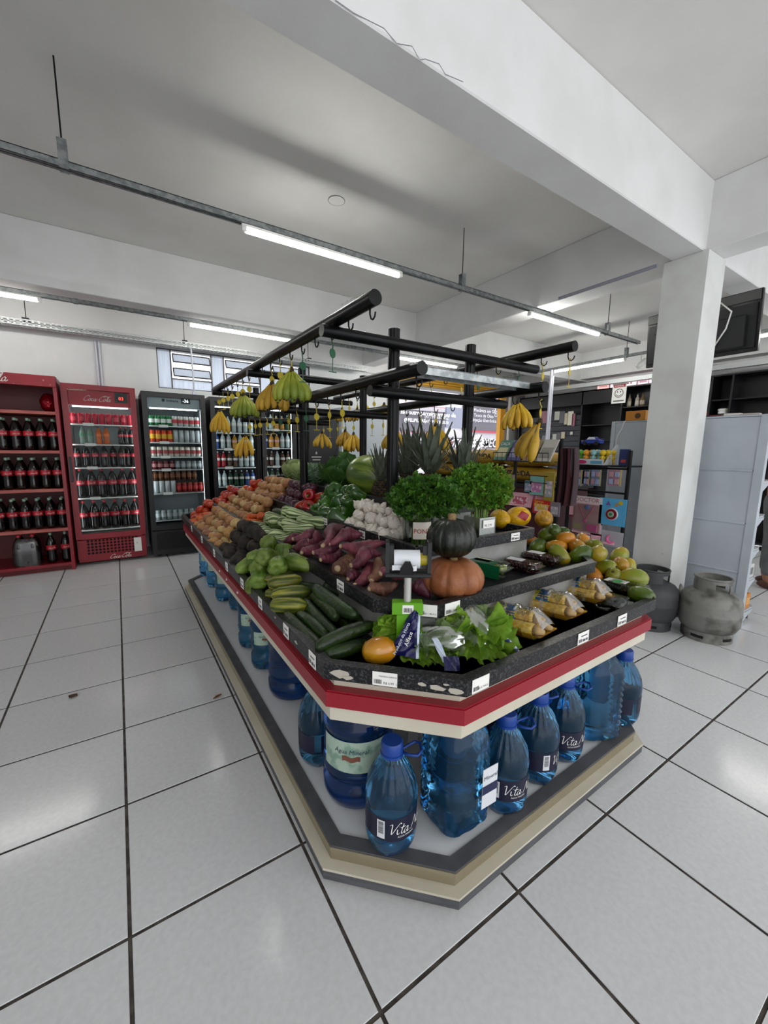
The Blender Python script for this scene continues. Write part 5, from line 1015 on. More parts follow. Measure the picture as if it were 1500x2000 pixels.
# ================================================================ drinks along the back wall
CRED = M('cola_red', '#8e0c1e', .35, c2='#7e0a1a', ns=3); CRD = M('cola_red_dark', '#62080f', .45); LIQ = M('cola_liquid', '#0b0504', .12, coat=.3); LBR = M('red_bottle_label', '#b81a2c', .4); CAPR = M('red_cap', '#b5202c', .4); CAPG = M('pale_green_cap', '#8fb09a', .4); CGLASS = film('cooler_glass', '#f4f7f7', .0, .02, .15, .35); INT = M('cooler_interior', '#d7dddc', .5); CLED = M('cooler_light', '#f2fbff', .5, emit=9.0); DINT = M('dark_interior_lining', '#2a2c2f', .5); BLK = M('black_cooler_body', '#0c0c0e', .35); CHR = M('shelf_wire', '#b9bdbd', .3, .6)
def cola_bottle(nm, H, R, cap, lab=LBR, liq=LIQ, txt=True):
    t = thing(nm, 'x', 'bottle'); s = H/.33
    prof = [(.01, .004), (R*.7, .0), (R*.95, .02*s), (R, .05*s), (R*.93, .09*s), (R*.93, .12*s), (R, .145*s), (R, .2*s), (R*.97, .215*s), (R*.75, .255*s), (R*.38, .29*s), (R*.27, .3*s), (R*.27, .318*s), (.003, .319*s)]
    obj('bottle', B().lathe(prof, 18), liq, t, 1); obj('cap', B().lathe([(R*.32, .305*s), (R*.32, .33*s), (.001, .331*s)], 12), cap, t, 40)
    if lab:
        lb = obj('label', wrapcyl(R*1.01, .148*s, .198*s, -pi, pi, 18), lab, t, 1)
        if txt:
            key = ('colab', nm)
            b = ribbon(COLA, .075, MX.Scale(R*1.5/5.4, 4)); b.v = [(R*1.03*cos(-pi/2+(x-R*.75)/R), R*1.03*sin(-pi/2+(x-R*.75)/R), .163*s+y) for x, y, z in b.v]; obj('script_lettering', b, WHITE, lb)
    return Kind(t, 'bottle')
def can(nm, c, top='#b9bcbe', band=None, H=.12, R=.031):
    t = thing(nm, 'x', 'can'); obj('can_body', B().lathe([(R*.8, 0), (R, .008), (R, H-.012), (R*.82, H-.001)], 14), M(nm+'_paint', c, .25, .3), t, 50); obj('lid', B().lathe([(R*.82, H-.002), (R*.8, H), (R*.7, H-.002), (.001, H-.002)], 14), M('can_lid_'+top[1:], top, .3, .7), t)
    if band: obj('band', wrapcyl(R*1.01, H*.3, H*.68, -pi/2-1.2, -pi/2+1.2, 8), M(nm+'_band', band, .35), t, 1)
    return Kind(t, 'can')
def zat(u, v, y): return aty(u, v, y).z
# ---- red open shelf unit
x0, x1, yf, yb, H = -1.42, -.405, 4.29, 4.86, 2.035
t = thing('bottle_shelf', 'tall open red shelf unit stocked with cola bottles, at the left edge', 'shelf unit', (0, 0, 0)); RS = t
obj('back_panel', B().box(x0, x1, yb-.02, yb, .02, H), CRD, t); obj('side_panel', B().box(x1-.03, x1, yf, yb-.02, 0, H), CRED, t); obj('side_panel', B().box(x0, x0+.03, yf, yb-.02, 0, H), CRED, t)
hd = obj('header', B().box(x0, x1, yf-.012, yf+.05, H-.11, H, bev=.004), CRED, t); cola(.42, WHITE, hd, frame((-1.18, yf-.0135, H-.085), (1, 0, 0), (0, 0, 1)))
obj('top_panel', B().box(x0+.03, x1-.03, yf+.05, yb-.02, H-.03, H), CRED, t)
SHP = M('worn_pink_edge', '#a8504c', .5, c2='#b5665a', ns=6, st=(1, 1, 8)); zs = [zat(100, v, yf+.01) for v in (804, 880, 955, 1033)]+[.085]
for k, z in enumerate(zs): obj('shelf', B().box(x0+.03, x1-.03, yf+.004, yb-.02, z-.03, z), SHP if k < 4 else CRED, t)
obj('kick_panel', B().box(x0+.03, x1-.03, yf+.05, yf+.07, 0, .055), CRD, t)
b = B(); rg = random.Random(8)
for k in range(14): xx = rg.uniform(-1.4, -.45); zz = rg.uniform(H-.11, H); s = rg.uniform(.003, .01); b.add([(xx-s, yf-.013, zz), (xx, yf-.013, zz-s*.6), (xx+s, yf-.013, zz), (xx, yf-.013, zz+s*.6)], [(0, 1, 2, 3)])
o = obj('paint_chips', b, M('paint_chip', '#c98f88', .8), hd); o['kind'] = 'stuff'
KB2, KB2g = cola_bottle('cola_bottle', .33, .044, CAPG), cola_bottle('cola_bottle', .33, .052, CAPR)
names = ['top stocked shelf', 'second stocked shelf', 'third stocked shelf', 'bottom shelf']
for r, (z, n) in enumerate([(zs[1], 9), (zs[2], 9), (zs[3], 9)]):
    for k in range(n):
        KB2.put((-.475-.1*k, yf+.075, z), (0, 0, .25), 'cola bottle, front row of the red unit\'s %s, %s from right' % (names[r], ordn(k+1)), 'cola bottles on the red shelf unit', (1, 1, .98))
        KB2.put((-.475-.1*k, yf+.2, z), (0, 0, .25), 'cola bottle, back row of the red unit\'s %s, %s from right' % (names[r], ordn(k+1)), 'cola bottles on the red shelf unit', (1, 1, .98))
KB2.put((-.475, yf+.09, zs[4]), (0, 0, .2), 'green-capped cola bottle on the bottom shelf, rightmost'); KB2.put((-.6, yf+.09, zs[4]), (0, 0, .2), 'green-capped cola bottle on the bottom shelf, next to the shrink-wrapped pack')
t = thing('bottle_pack', 'shrink-wrapped pack of cola bottles on the bottom red shelf', 'bottle pack', (-.8, yf+.13, zs[4]))
for i in (-.055, .055):
    for j in (-.055, .055):
        c = obj('bottle', KB2g.root.children[0].data, None, t, loc=(i, j, 0)); obj('label', wrapcyl(.0445, .148, .198, -pi, pi, 14), LBR, c, 1); obj('cap', B().lathe([(.017, .305), (.017, .33), (.001, .331)], 10), CAPR, c)
obj('shrink_wrap', B().grid(lambda u, v: ((.115-.03*v**4)*max(-1, min(1, 1.35*cos(2*pi*u)))*(1+.015*sin(30*v)), (.112-.03*v**4)*max(-1, min(1, 1.35*sin(2*pi*u))), .29*v), 25, 14), film('shrink_film', '#f4f4f4', .04, .15, .4, .5), t, 1)
t = thing('red_gift_bag', 'shiny red wrapped bundle at the right end of the top red shelf', 'bundle', (-.5, yf+.2, zs[0]-.0)); obj('wrapping', B().ball(.075, .07, .1, 18, 12, fn=lambda p: V((p.x*(1+.06*sin(p.z*80)), p.y*(1+.06*sin(p.z*70+1)), max(p.z, -.099)))*1, mx=MX.Translation((0, 0, .1))), M('red_foil', '#8e0a1c', .18, .5, bump=.5, bs=30), t, 1)
# ---- a glass door cooler
def cooler(label, x0, x1, yf, H, body, lining, gz0, gz1, hz, zsh, name='drinks_cooler', light=True, hmat=None, fr=.055, depth=.64, grille='slots'):
    t = thing(name, label, 'cooler', (0, 0, 0)); y0 = yf+.05; y1 = y0+depth
    obj('cabinet', B().box(x0, x0+.035, y0, y1, .06, H).box(x1-.035, x1, y0, y1, .06, H).box(x0+.035, x1-.035, y1-.03, y1, .06, H).box(x0+.035, x1-.035, y0, y1-.03, H-.04, H).box(x0+.035, x1-.035, y0, y1-.03, .06, gz0-.03), body, t)
    obj('lining', B().box(x0+.035, x0+.04, y0, y1-.03, gz0, H-.045).box(x1-.04, x1-.035, y0, y1-.03, gz0, H-.045).box(x0+.035, x1-.035, y1-.035, y1-.03, gz0, H-.045).box(x0+.035, x1-.035, y0+.01, y1-.035, gz0-.03, gz0-.01), lining, t)
    for x in (x0+.08, x1-.08): obj('foot', B().lathe([(.03, 0), (.03, .06)], 10), BLACK, t, loc=(x, y0+.1, 0))
    d = obj('door', B().box(x0, x0+fr, yf, y0-.004, gz0-.06, H-.005, bev=.006).box(x1-fr, x1, yf, y0-.004, gz0-.06, H-.005, bev=.006).box(x0+fr, x1-fr, yf, y0-.004, H-.005-fr, H-.005).box(x0+fr, x1-fr, yf, y0-.004, gz0-.06, gz0), body, t)
    obj('glass', B().box(x0+fr, x1-fr, yf+.012, yf+.018, gz0, H-.005-fr), CGLASS, d); obj('handle', B().box(x0+.012, x0+.035, yf-.014, yf, .95, 1.22, bev=.006), BLACK, d)
    if hz: obj('header', B().box(x0+.04, x1-.04, yf+.052, yf+.12, hz, H-.045, bev=.003), hmat, t)
    if light:
        for x in (x0+.046, x1-.052): obj('light_strip', B().box(x, x+.006, yf+.06, yf+.075, gz0+.05, (hz or H-.06)-.02), CLED, t)
        obj('light_strip', B().box(x0+.08, x1-.08, yf+.1, yf+.13, (hz or H-.06)-.012, (hz or H-.06)-.004), CLED, t)
    for z in zsh: obj('shelf', B().box(x0+.042, x1-.042, yf+.075, y1-.05, z-.012, z), CHR if lining != INT else WHITE, t); 
    for z in zsh[:-1]: obj('price_strip', B().box(x0+.16, x0+.26, yf+.07, yf+.0745, z-.02, z+.012), PAPER, t)
    g = obj('base_grille', B().box(x0+.01, x1-.01, yf+.006, y0, .035, gz0-.065, bev=.004), body, t)
    return t, g
KCAN = can('red_soda_can', '#a3182c', band='#c23a4a')
# coke cooler
yf = 4.405; X0, X1 = -.385, .29; gz0 = zat(216, 1040, yf)
zsh = [zat(195, v, yf+.08) for v in (829, 868, 913, 972)]+[zat(215, 1033, yf+.05)]
t, g = cooler('red drinks cooler with a lit glass door, between red shelf and black cooler', X0, X1, yf, 2.0, CRED, INT, gz0, 0, zat(200, 794, yf+.06), zsh, hmat=M('header_red', '#b3182b', .4))
hd = [c for c in t.children if c.name.startswith('header')][0]; cola(.26, WHITE, hd, frame((-.2, yf+.0505, zat(180, 783, yf+.05)), (1, 0, 0), (0, 0, 1)))
b = obj('temperature_display', B().box(.09, .21, yf+.045, yf+.052, zat(235, 787, yf+.05), zat(235, 768, yf+.05)), BLACK, hd); text('03', .05, M('red_digits', '#ff4438', .5, emit=3), hd, frame((.125, yf+.044, zat(235, 782, yf+.05)), (1, 0, 0), (0, 0, 1)))
b = B(); zz0 = zat(190, 1080, yf); zz1 = zat(190, 1056, yf)
for r in range(5):
    for k in range(14): b.lathe([(.0008, 0), (.0135, 0), (.0135, .002), (.0008, .002)], 8, mx=MX.Translation((-.28+k*.036, yf+.0055, zz1-r*(zz1-zz0)/4)) @ MX.Rotation(pi/2, 4, 'X'))
o = obj('grille_holes', b, M('grille_shadow', '#1c0507', .9), g); o['kind'] = 'stuff'
cola(.22, WHITE, g, frame((-.09, yf+.004, .052), (1, 0, 0), (0, 0, 1)), w=.07); b = obj('rating_sticker', B().box(.16, .235, yf+.003, yf+.006, zat(263, 1077, yf), zat(263, 1050, yf)), PAPER, g); text('A', .03, M('sticker_green', '#3f7f4a', .5), b, frame((.18, yf+.002, zat(263, 1062, yf)), (1, 0, 0), (0, 0, 1))); obj('maker_badge', B().box(.13, .24, yf+.002, yf+.006, zat(263, 1046, yf)-.0, zat(263, 1041, yf)), M('badge_grey', '#aeb2b4', .3, .5), g)
C = 'red-doored cooler'
for k in range(9): KCAN.put((X0+.075+k*.066, yf+.13, zsh[0]), (0, 0, k), 'red soda can on the top shelf of the %s, %s from the left' % (C, ordn(k+1)), 'soda cans')
KSM = {'c': cola_bottle('small_cola_bottle', .2, .03, CAPR), 'g': cola_bottle('small_clear_bottle', .2, .03, M('grey_cap', '#5a6266', .4), M('green_label', '#3f7a5a', .4), M('clear_drink', '#a9c2b4', .1, trans=.6), False), 'o': cola_bottle('small_orange_bottle', .2, .03, M('blue_small_cap', '#24418f', .4), M('orange_label', '#e0702a', .4), M('orange_drink', '#b8560f', .15), False)}
for k, (c, x) in enumerate((('g', -.24), ('g', -.17), ('o', -.09), ('o', -.02), ('c', .12), ('c', .17), ('c', .225))): KSM[c].put((x, yf+.13, zsh[1]), (0, 0, 0), {'g': 'small clear bottle', 'o': 'small orange soda bottle', 'c': 'small cola bottle'}[c]+' on the second shelf of the %s, %s from left' % (C, ordn(k+1)))
K6 = cola_bottle('medium_cola_bottle', .27, .037, CAPR)
for k, x in enumerate((-.31, -.225, -.14, -.055, .03, .115, .175, .24)): K6.put((x, yf+.13+(.05 if k in (4, 6) else 0), zsh[2]), (0, 0, 0), 'medium cola bottle on the third shelf of the %s, %s from the left' % (C, ordn(k+1)), 'cola bottles in the red cooler', (1, 1, .97))
for r in (3, 4):
    for k in range(6): KB2g.put((X0+.085+k*.1, yf+.14, zsh[r]), (0, 0, .1*k), 'large cola bottle on the %s shelf of the %s, %s from left' % (('fourth', 'bottom')[r-3], C, ordn(k+1)), 'cola bottles in the red cooler', (.95, .95, 1 if r == 3 else 1.0))
# black cooler one
yf = 4.36; X0, X1 = .345, 1.02; gz0 = zat(345, 1024, yf); zsh = [zat(330, v, yf+.08) for v in (832, 864, 892, 917, 963)]+[zat(345, 1015, yf+.05)]
t, g = cooler('black drinks cooler full of cans, right of the red one', X0, X1, yf, 1.975, BLK, M('grey_lining', '#9aa0a2', .5), gz0, 0, zat(330, 797, yf+.06), zsh, hmat=M('header_silver', '#9aa6aa', .4))
hd = [c for c in t.children if c.name.startswith('header')][0]; zt = zat(330, 785, yf+.05); text('Imbera', .045, M('header_ink', '#26343c', .5), hd, frame((.6, yf+.05, zt), (1, 0, 0), (0, 0, 1)), bold=.001, shear=.1); obj('emblem', B().lathe([(.001, 0), (.018, 0), (.018, .003), (.001, .003)], 14, mx=MX.Translation((.57, yf+.05, zt+.016)) @ MX.Rotation(pi/2, 4, 'X')), M('header_ink', '#26343c'), hd); b = obj('temperature_display', B().box(.76, .86, yf+.044, yf+.052, zt-.012, zt+.055), BLACK, hd); text('-36', .05, M('white_digits', '#f2f6ff', .5, emit=3), hd, frame((.775, yf+.043, zt+.004), (1, 0, 0), (0, 0, 1)))
b = B()
for r in range(22):
    z = .1+r*(gz0-.19)/22; b.box(X0+.05, X1-.05, yf+.003, yf+.0062, z, z+.004)
o = obj('vent_slots', b, M('vent_black', '#050506', .8), g); o['kind'] = 'stuff'
CANS = {'green': can('green_beer_can', '#1f6b3a', band='#d8dcd6'), 'white': can('white_beer_can', '#c9c8c4', band='#b8323a'), 'redyellow': can('red_yellow_can', '#c23a1c', band='#d6a41c', H=.145), 'silver': can('silver_can', '#a9adb0', H=.15), 'gold': can('gold_label_can', '#d0ccc0', '#b08c3a', '#9a3038'), 'maroon': can('maroon_can', '#5c1620', band='#a06a6a'), 'grey': can('grey_can', '#7d8486', band='#9aa0a2'), 'amber': can('amber_can', '#4a2c16', band='#6a3a1e'), 'redgold': can('red_gold_can', '#7a1c1c', '#b09a2c', '#a82a2a')}
seq = [(0, ['green']*4+['white']*5), (1, ['redyellow']*4+['silver']*5), (2, ['gold']*9), (3, ['maroon']*4+['grey']*5), (4, ['silver']*4+['redgold']*5), (5, ['grey']*8)]
for r, ks in seq:
    for k, c in enumerate(ks): CANS[c].put((X0+.09+k*.0625, yf+.13, zsh[r]), (0, 0, 0), '%s can, %s shelf of the can cooler, %s from left' % ({'redyellow': 'red and yellow', 'gold': 'gold-topped', 'redgold': 'red and gold'}.get(c, c), ordn(r+1), ordn(k+1)), 'cans in the black cooler', (1, 1, .85 if r == 3 else 1))
for k in range(8): CANS['amber'].put((X0+.09+k*.0625, yf+.15, zsh[4]+.152), (0, 0, 0), 'amber can stacked above the fifth shelf of the can cooler, %s from left' % ordn(k+1), 'cans in the black cooler')
# black coolers two and three, mostly bottles
BOT = {'red': cola_bottle('red_glass_bottle', .24, .03, M('silver_cap', '#b0b2b4', .3, .6), M('white_label', '#d8d4d0', .4), M('red_drink', '#9a1a26', .12), False), 'brown': cola_bottle('brown_beer_bottle', .24, .03, M('silver_cap', '#b0b2b4'), M('white_label', '#d8d4d0'), M('brown_glass', '#4a2a10', .1), False), 'green': cola_bottle('green_beer_bottle', .24, .03, M('silver_cap', '#b0b2b4'), M('white_label', '#d8d4d0'), M('green_glass', '#123a22', .1), False), 'clear': cola_bottle('clear_beer_bottle', .24, .03, M('silver_cap', '#b0b2b4'), M('white_label', '#d8d4d0'), M('pale_glass', '#a8b4b4', .1), False), 'amber': cola_bottle('amber_drink_bottle', .22, .034, M('silver_cap', '#b0b2b4'), M('pink_label', '#d0a09a', .4), M('amber_drink', '#b8801c', .12), False), 'blue': cola_bottle('blue_drink_bottle', .24, .03, M('silver_cap', '#b0b2b4'), M('white_label', '#d8d4d0'), M('blue_glass', '#22407a', .1), False)}
for ci, (X0, X1, lab, vs, us, rows) in enumerate([(1.08, 1.69, 'black cooler of bottles behind the hanging bananas', (845, 877, 913, 950, 1000), 450, [['clear']*7, ['blue', 'clear', 'clear', 'amber', 'clear', 'brown', 'clear'], ['red', 'red', 'brown', 'brown', 'clear', 'clear', 'clear'], ['clear', 'clear', 'green', 'green', 'green', 'blue', 'blue'], ['brown']*7]), (1.715, 2.2, 'black cooler of bottles nearest the black panel cooler', (839, 875, 911, 945, 1000), 530, [['clear', 'clear', 'amber', 'amber', 'green'], ['blue', 'amber', 'amber', 'clear', 'clear'], ['brown', 'brown', 'clear', 'brown', 'brown'], ['clear', 'green', 'green', 'brown', 'brown'], ['brown']*5])]):
    yf = 4.38; zsh = [zat(us, v, yf+.08) for v in vs[:4]]+[.42]; t, g = cooler(lab, X0, X1, yf, 1.97, BLK, DINT, .38, 0, 1.86, zsh, hmat=BLK)
    for r, ks in enumerate(rows):
        for k, c in enumerate(ks): BOT[c].put((X0+.085+k*(X1-X0-.17)/(len(ks)-1), yf+.13, zsh[r]), (0, 0, 0), '%s bottle on the %s shelf of the %s, %s from the left' % (c, ordn(r+1), ('left bottle cooler', 'right bottle cooler')[ci], ordn(k+1)), 'bottles in the black coolers', (1, 1, .86))
t = thing('panel_cooler', 'closed black upright freezer with a small pale emblem, left of the white freezer', 'freezer', (0, 0, 0)); yf = 4.38; X0, X1 = 2.225, 2.83
obj('cabinet', B().box(X0, X1, yf+.06, yf+.66, .03, 1.9, bev=.006), BLK, t); d = obj('door', B().box(X0, X1, yf, yf+.055, .12, 1.89, bev=.01), M('black_satin_door', '#17181b', .3), t); obj('handle', B().box(X1-.05, X1-.03, yf-.03, yf, .9, 1.25, bev=.006), BLACK, d)
ex = aty(618, 893, yf); EMB = M('pale_emblem', '#a9aaa0', .5); b = B().box(ex.x-.075, ex.x+.075, yf-.004, yf, ex.z-.005, ex.z+.012).box(ex.x-.06, ex.x+.06, yf-.004, yf, ex.z-.045, ex.z-.03).ball(.014, .003, .02, 10, 6, mx=MX.Translation((ex.x, yf-.002, ex.z+.06))); obj('emblem', b, EMB, d)
t = thing('ice_freezer', 'white upright ice freezer with dark lettering, beside the street doorway', 'freezer', (0, 0, 0)); X0, X1, yf = 2.87, 3.62, 4.3; WF = M('white_freezer_enamel', '#c3ccd2', .35)
obj('cabinet', B().box(X0, X1, yf+.05, yf+.75, .05, 1.95, bev=.01), WF, t); d = obj('door', B().box(X0, X1, yf, yf+.045, .1, 1.94, bev=.012), WF, t); p = aty(672, 913, yf); text('GELO', .17, M('navy_letters', '#232c4a', .5), d, frame((p.x, yf-.002, p.z-.02), (1, 0, 0), (0, 0, 1)), bold=.002); b = B().lathe([(.1, 0), (.115, 0), (.115, .003), (.1, .003), (.1, 0)], 20, mx=MX.Translation((p.x+.44, yf-.002, p.z+.06)) @ MX.Rotation(pi/2, 4, 'X'), cap=False); obj('ring_emblem', b, M('navy_letters', '#232c4a'), d); obj('handle', B().box(X0+.03, X0+.055, yf-.03, yf, .95, 1.3, bev=.008), GREYP, d)
# ================================================================ right side of the shop
GREYB = M('blue_grey_steel', '#b2b9c1', .5, .0, c2='#aab1b9', ns=3)
gx = 4.03; y0, y1 = -.17, .965; top = 1.612
t = thing('gondola_shelf', 'blue grey steel shelving seen from its back, behind the pillar', 'shelving', (0, 0, 0))
zj = [atx(1458, 919, gx).z, atx(1447, 1022, gx).z, atx(1433, 1117, gx).z]; zz = [top]+zj+[.09]
for k in range(4): obj('back_panel', B().box(gx, gx+.012, y0+.05, y1-.03, zz[k+1]+.004, zz[k]-.004), GREYB, t)
for z in zj: obj('panel_rail', B().box(gx-.007, gx+.01, y0+.06, y1-.04, z-.007, z+.007, bev=.002), GREYB, t)
obj('upright', B().box(gx-.006, gx+.05, y0, y0+.055, 0, top, bev=.003), GREYB, t); obj('upright', B().box(gx-.006, gx+.05, y1-.035, y1, 0, top, bev=.003), GREYB, t); obj('top_cap', B().box(gx-.004, gx+.06, y0, y1, top, top+.012), GREYB, t)
zsh = [atx(1490, v, gx+.2).z for v in (858, 930, 1003, 1068, 1135)]+[.1]
zsh = [1.38, 1.13, .86, .6, .36, .1]
for k, z in enumerate(zsh):
    d = .26 if k < 5 else .32; sh_ = obj('shelf', B().box(gx+.05, gx+d, y0+.02, y1-.02, z-.012, z).box(gx+d-.012, gx+d, y0+.02, y1-.02, z-.035, z+.01), M('shelf_white', '#b4b8bc', .4), t); obj('bracket', B().prism([(gx+.05, z-.1), (gx+d-.02, z-.02), (gx+d-.02, z-.012), (gx+.05, z-.012)], 0, .004, mx=MX(((1, 0, 0, 0), (0, 0, 1, y0+.014), (0, 1, 0, 0), (0, 0, 0, 1)))), GREYB, sh_)
obj('foot', B().lathe([(.02, 0), (.02, .06)], 10), BLACK, t, loc=(gx+.28, y0+.05, 0)); obj('base', B().box(gx+.04, gx+.3, y0+.02, y1-.02, .05, .075), GREYB, t)
def goods(nm, label, loc, size, c, cat='box', c2=None):
    o = obj(nm, B().box(-size[0]/2, size[0]/2, -size[1]/2, size[1]/2, 0, size[2], bev=.003), M('goods_'+c[1:], c, .5), None, loc=loc); tag(o, label, cat)
    if c2: obj('printed_panel', B().box(-size[0]/2*.8, size[0]/2*.8, -size[1]/2-.001, -size[1]/2, size[2]*.25, size[2]*.75), M('goods_'+c2[1:], c2, .5), o)
    return o
goods('carton', 'brown carton on the highest shelf of the grey shelving, at the right edge', (gx+.16, y0+.12, zsh[0]), (.16, .14, .2), '#6b4a3a', 'carton', '#b39a80')
goods('carton', 'maroon carton standing on the second shelf of the grey shelving', (gx+.12, y0+.1, zsh[1]), (.08, .1, .2), '#7a1f38', 'carton', '#c9a0a8'); goods('carton', 'pink striped carton beside the maroon carton', (gx+.2, y0+.1, zsh[1]), (.05, .1, .17), '#b98a94', 'carton', '#8a2a40')
for k in range(2):
    for j in range(2):
        tt = thing('jar', '%s black and white labelled jar on the third grey shelf, %s one' % (('lower', 'upper')[k], ('left', 'right')[j]), 'jar', (gx+.13+.08*j, y0+.09, zsh[2]+.085*k)); obj('glass_body', B().lathe([(.034, 0), (.037, .01), (.037, .055), (.03, .062)], 14), M('jar_white', '#c9c9c6', .35), tt, 40); obj('lid', B().lathe([(.034, .062), (.034, .082), (.001, .083)], 14), BLACK, tt, 40); obj('label', wrapcyl(.0375, .015, .04, -pi, pi, 14), INK, tt, 1)
goods('white_pack', 'thin white pack on the fourth shelf of the grey shelving', (gx+.12, y0+.08, zsh[3]), (.03, .1, .12), '#d0d2d0', 'pack'); goods('white_crate', 'white plastic basket on the fifth shelf of the grey shelving', (gx+.16, y0+.11, zsh[4]), (.18, .16, .11), '#c2c2be', 'basket', '#6a6c6e'); goods('orange_carton', 'tall orange carton on the base of the grey shelving', (gx+.12, y0+.1, zsh[5]), (.08, .12, .2), '#b5722a', 'carton', '#c98a3c'); goods('orange_carton', 'short orange carton at the front of the shelving base', (gx+.22, y0+.08, zsh[5]), (.1, .1, .12), '#c07a2c', 'carton', '#d09a50')
# things on top of the grey shelving
zt = top+.012; p = atx(1247, 828, gx+.06); o = goods('orange_carton', 'flat orange carton on the grey shelving, left of the pillar', (gx+.0+.03, p.y, zt), (.08, .17, .085), '#bd7a1c', 'carton'); obj('round_print', B().lathe([(.001, 0), (.025, 0), (.025, .001), (.001, .001)], 14, mx=MX.Translation((-.041, -.02, .04)) @ MX.Rotation(-pi/2, 4, 'Y')), M('print_brown', '#4a2a12', .5), o)
p = atx(1226, 828, gx+.03); tt = thing('small_bottle', 'small bottle with a green label on the grey shelving beside the orange carton', 'bottle', (gx+.03, p.y, zt)); obj('bottle', B().lathe([(.018, 0), (.02, .04), (.009, .06), (.008, .075), (.001, .076)], 12), M('clear_bottle_glass', '#b9c2bd', .1, trans=.5), tt, 1); obj('label', wrapcyl(.0205, .012, .035, -pi, pi, 12), M('label_yellow_green', '#a8a83a', .4), tt, 1); obj('cap', B().lathe([(.009, .07), (.009, .085), (.001, .086)], 10), WHITE, tt)
for u, nm, lb in ((1222, 'white_cable', 'white cable trailing over the left end of the grey shelving'),): o = obj(nm, B().tube([atx(1226, 818, gx-.002), atx(1219, 825, gx-.004), atx(1214, 838, gx-.004), atx(1206, 852, gx-.004), atx(1203, 870, gx-.004)], .004, 6), WHITE, None, 1); tag(o, lb, 'cable')
for k, (u, wd) in enumerate(((1400, .16), (1432, .2), (1468, .2))):
    p = atx(u, 812, gx+.03); o = goods('flat_box', 'flat %s pack lying on top of the grey shelving, %s from the pillar' % (('maroon', 'white', 'pale')[k], ordn(k+1)), (gx+.03, p.y, zt), (.06, wd*.5, .012+.006*(k == 1)), ('#5c2a30', '#c9c4c0', '#b3a6a0')[k], 'pack')
# gas cylinders
RUST = M('worn_silver_paint', '#7d7d78', .55, .2, c2='#4a4742', ns=9, lo=.5, hi=.7, bump=.3, bs=18); DKG = M('dark_grey_paint', '#3f4042', .6, c2='#353638', ns=4)
def cylinder(label, foot, mat, s, rz):
    d = (foot-V((CAM.x, CAM.y, 0))); d.z = 0; d.normalize(); c = foot+d*.145*s; t = thing('gas_cylinder', label, 'gas cylinder', (c.x, c.y, 0), rz); t.scale = (s, s, s*.93)
    b = B().lathe([(.06, .055), (.12, .06), (.16, .085), (.18, .13), (.182, .2), (.1845, .208), (.1845, .216), (.182, .224), (.182, .275), (.174, .32), (.15, .352), (.11, .375), (.05, .387), (.001, .388)], 36); obj('vessel', b, mat, t, 1)
    fr = obj('foot_ring', B().lathe([(.13, .0), (.15, 0), (.15, .055), (.143, .075), (.138, .075), (.13, .055), (.13, 0)], 36, cap=False), mat, t, 40)
    for k in range(5): a = k*2*pi/5+.5; obj('slot', B().grid(lambda u, v: (.1508*cos(a+(u-.5)*.5), .1508*sin(a+(u-.5)*.5), .028+.022*v), 5, 2), M('slot_shadow', '#0f0f0f', .9), fr, 1)
    def arc(a0, a1, z0, z1, r=.108): 
        n = 14; bb = B(); vs = []
        for k in range(n): a = a0+(a1-a0)*k/(n-1); vs += [((r-.005)*cos(a), (r-.005)*sin(a), z0), (r*cos(a), r*sin(a), z0), (r*cos(a), r*sin(a), z1), ((r-.005)*cos(a), (r-.005)*sin(a), z1)]
        fs = [(4*k+i, 4*k+4+i, 4*k+4+(i+1) % 4, 4*k+(i+1) % 4) for k in range(n-1) for i in range(4)]+[(3, 2, 1, 0), (4*n-4, 4*n-3, 4*n-2, 4*n-1)]; bb.add(vs, fs); return bb
    col = obj('collar', arc(0, 2*pi, .44, .472), mat, t, 40); obj('collar_rim', B().tube([(.106*cos(a), .106*sin(a), .472) for a in [k*2*pi/30 for k in range(31)]], .007, 8, cap=False), mat, col, 1)
    for a0, a1 in ((-.8, 1.0), (1.9, 2.25), (3.2, 4.6)): obj('collar_wall', arc(a0, a1, .36, .44), mat, col, 40)
    obj('valve', B().lathe([(.02, .38), (.02, .41), (.012, .415), (.012, .435), (.001, .436)], 12), M('brass_valve', '#8a7a4a', .4, .7), t, 40); return t
cylinder('scuffed silver gas cylinder on the floor in front of the grey shelving', at(1376, 1256, 0), RUST, 1.03, 2.6); t = cylinder('dark grey gas cylinder beside the pillar foot, behind the stand corner', at(1262, 1232, 0), DKG, 1.03, 3.2)
obj('paper_sticker', B().grid(lambda u, v: (.1835*cos(-2.2+.16*u), .1835*sin(-2.2+.16*u), .3+.035*v), 4, 3), PAPER, t, 1); b = obj('crumpled_bag', B().ball(.05, .04, .13, 14, 12, fn=noisy(.18, 60, 4)), M('dirty_plastic', '#5f5c56', .4, c2='#8c8880', ns=18, bump=.6, bs=25), None, 1, loc=(at(1324, 1190, .06).x, at(1324, 1190, .06).y, .13)); tag(b, 'dirty crumpled plastic wedged between the two gas cylinders', 'plastic bag')
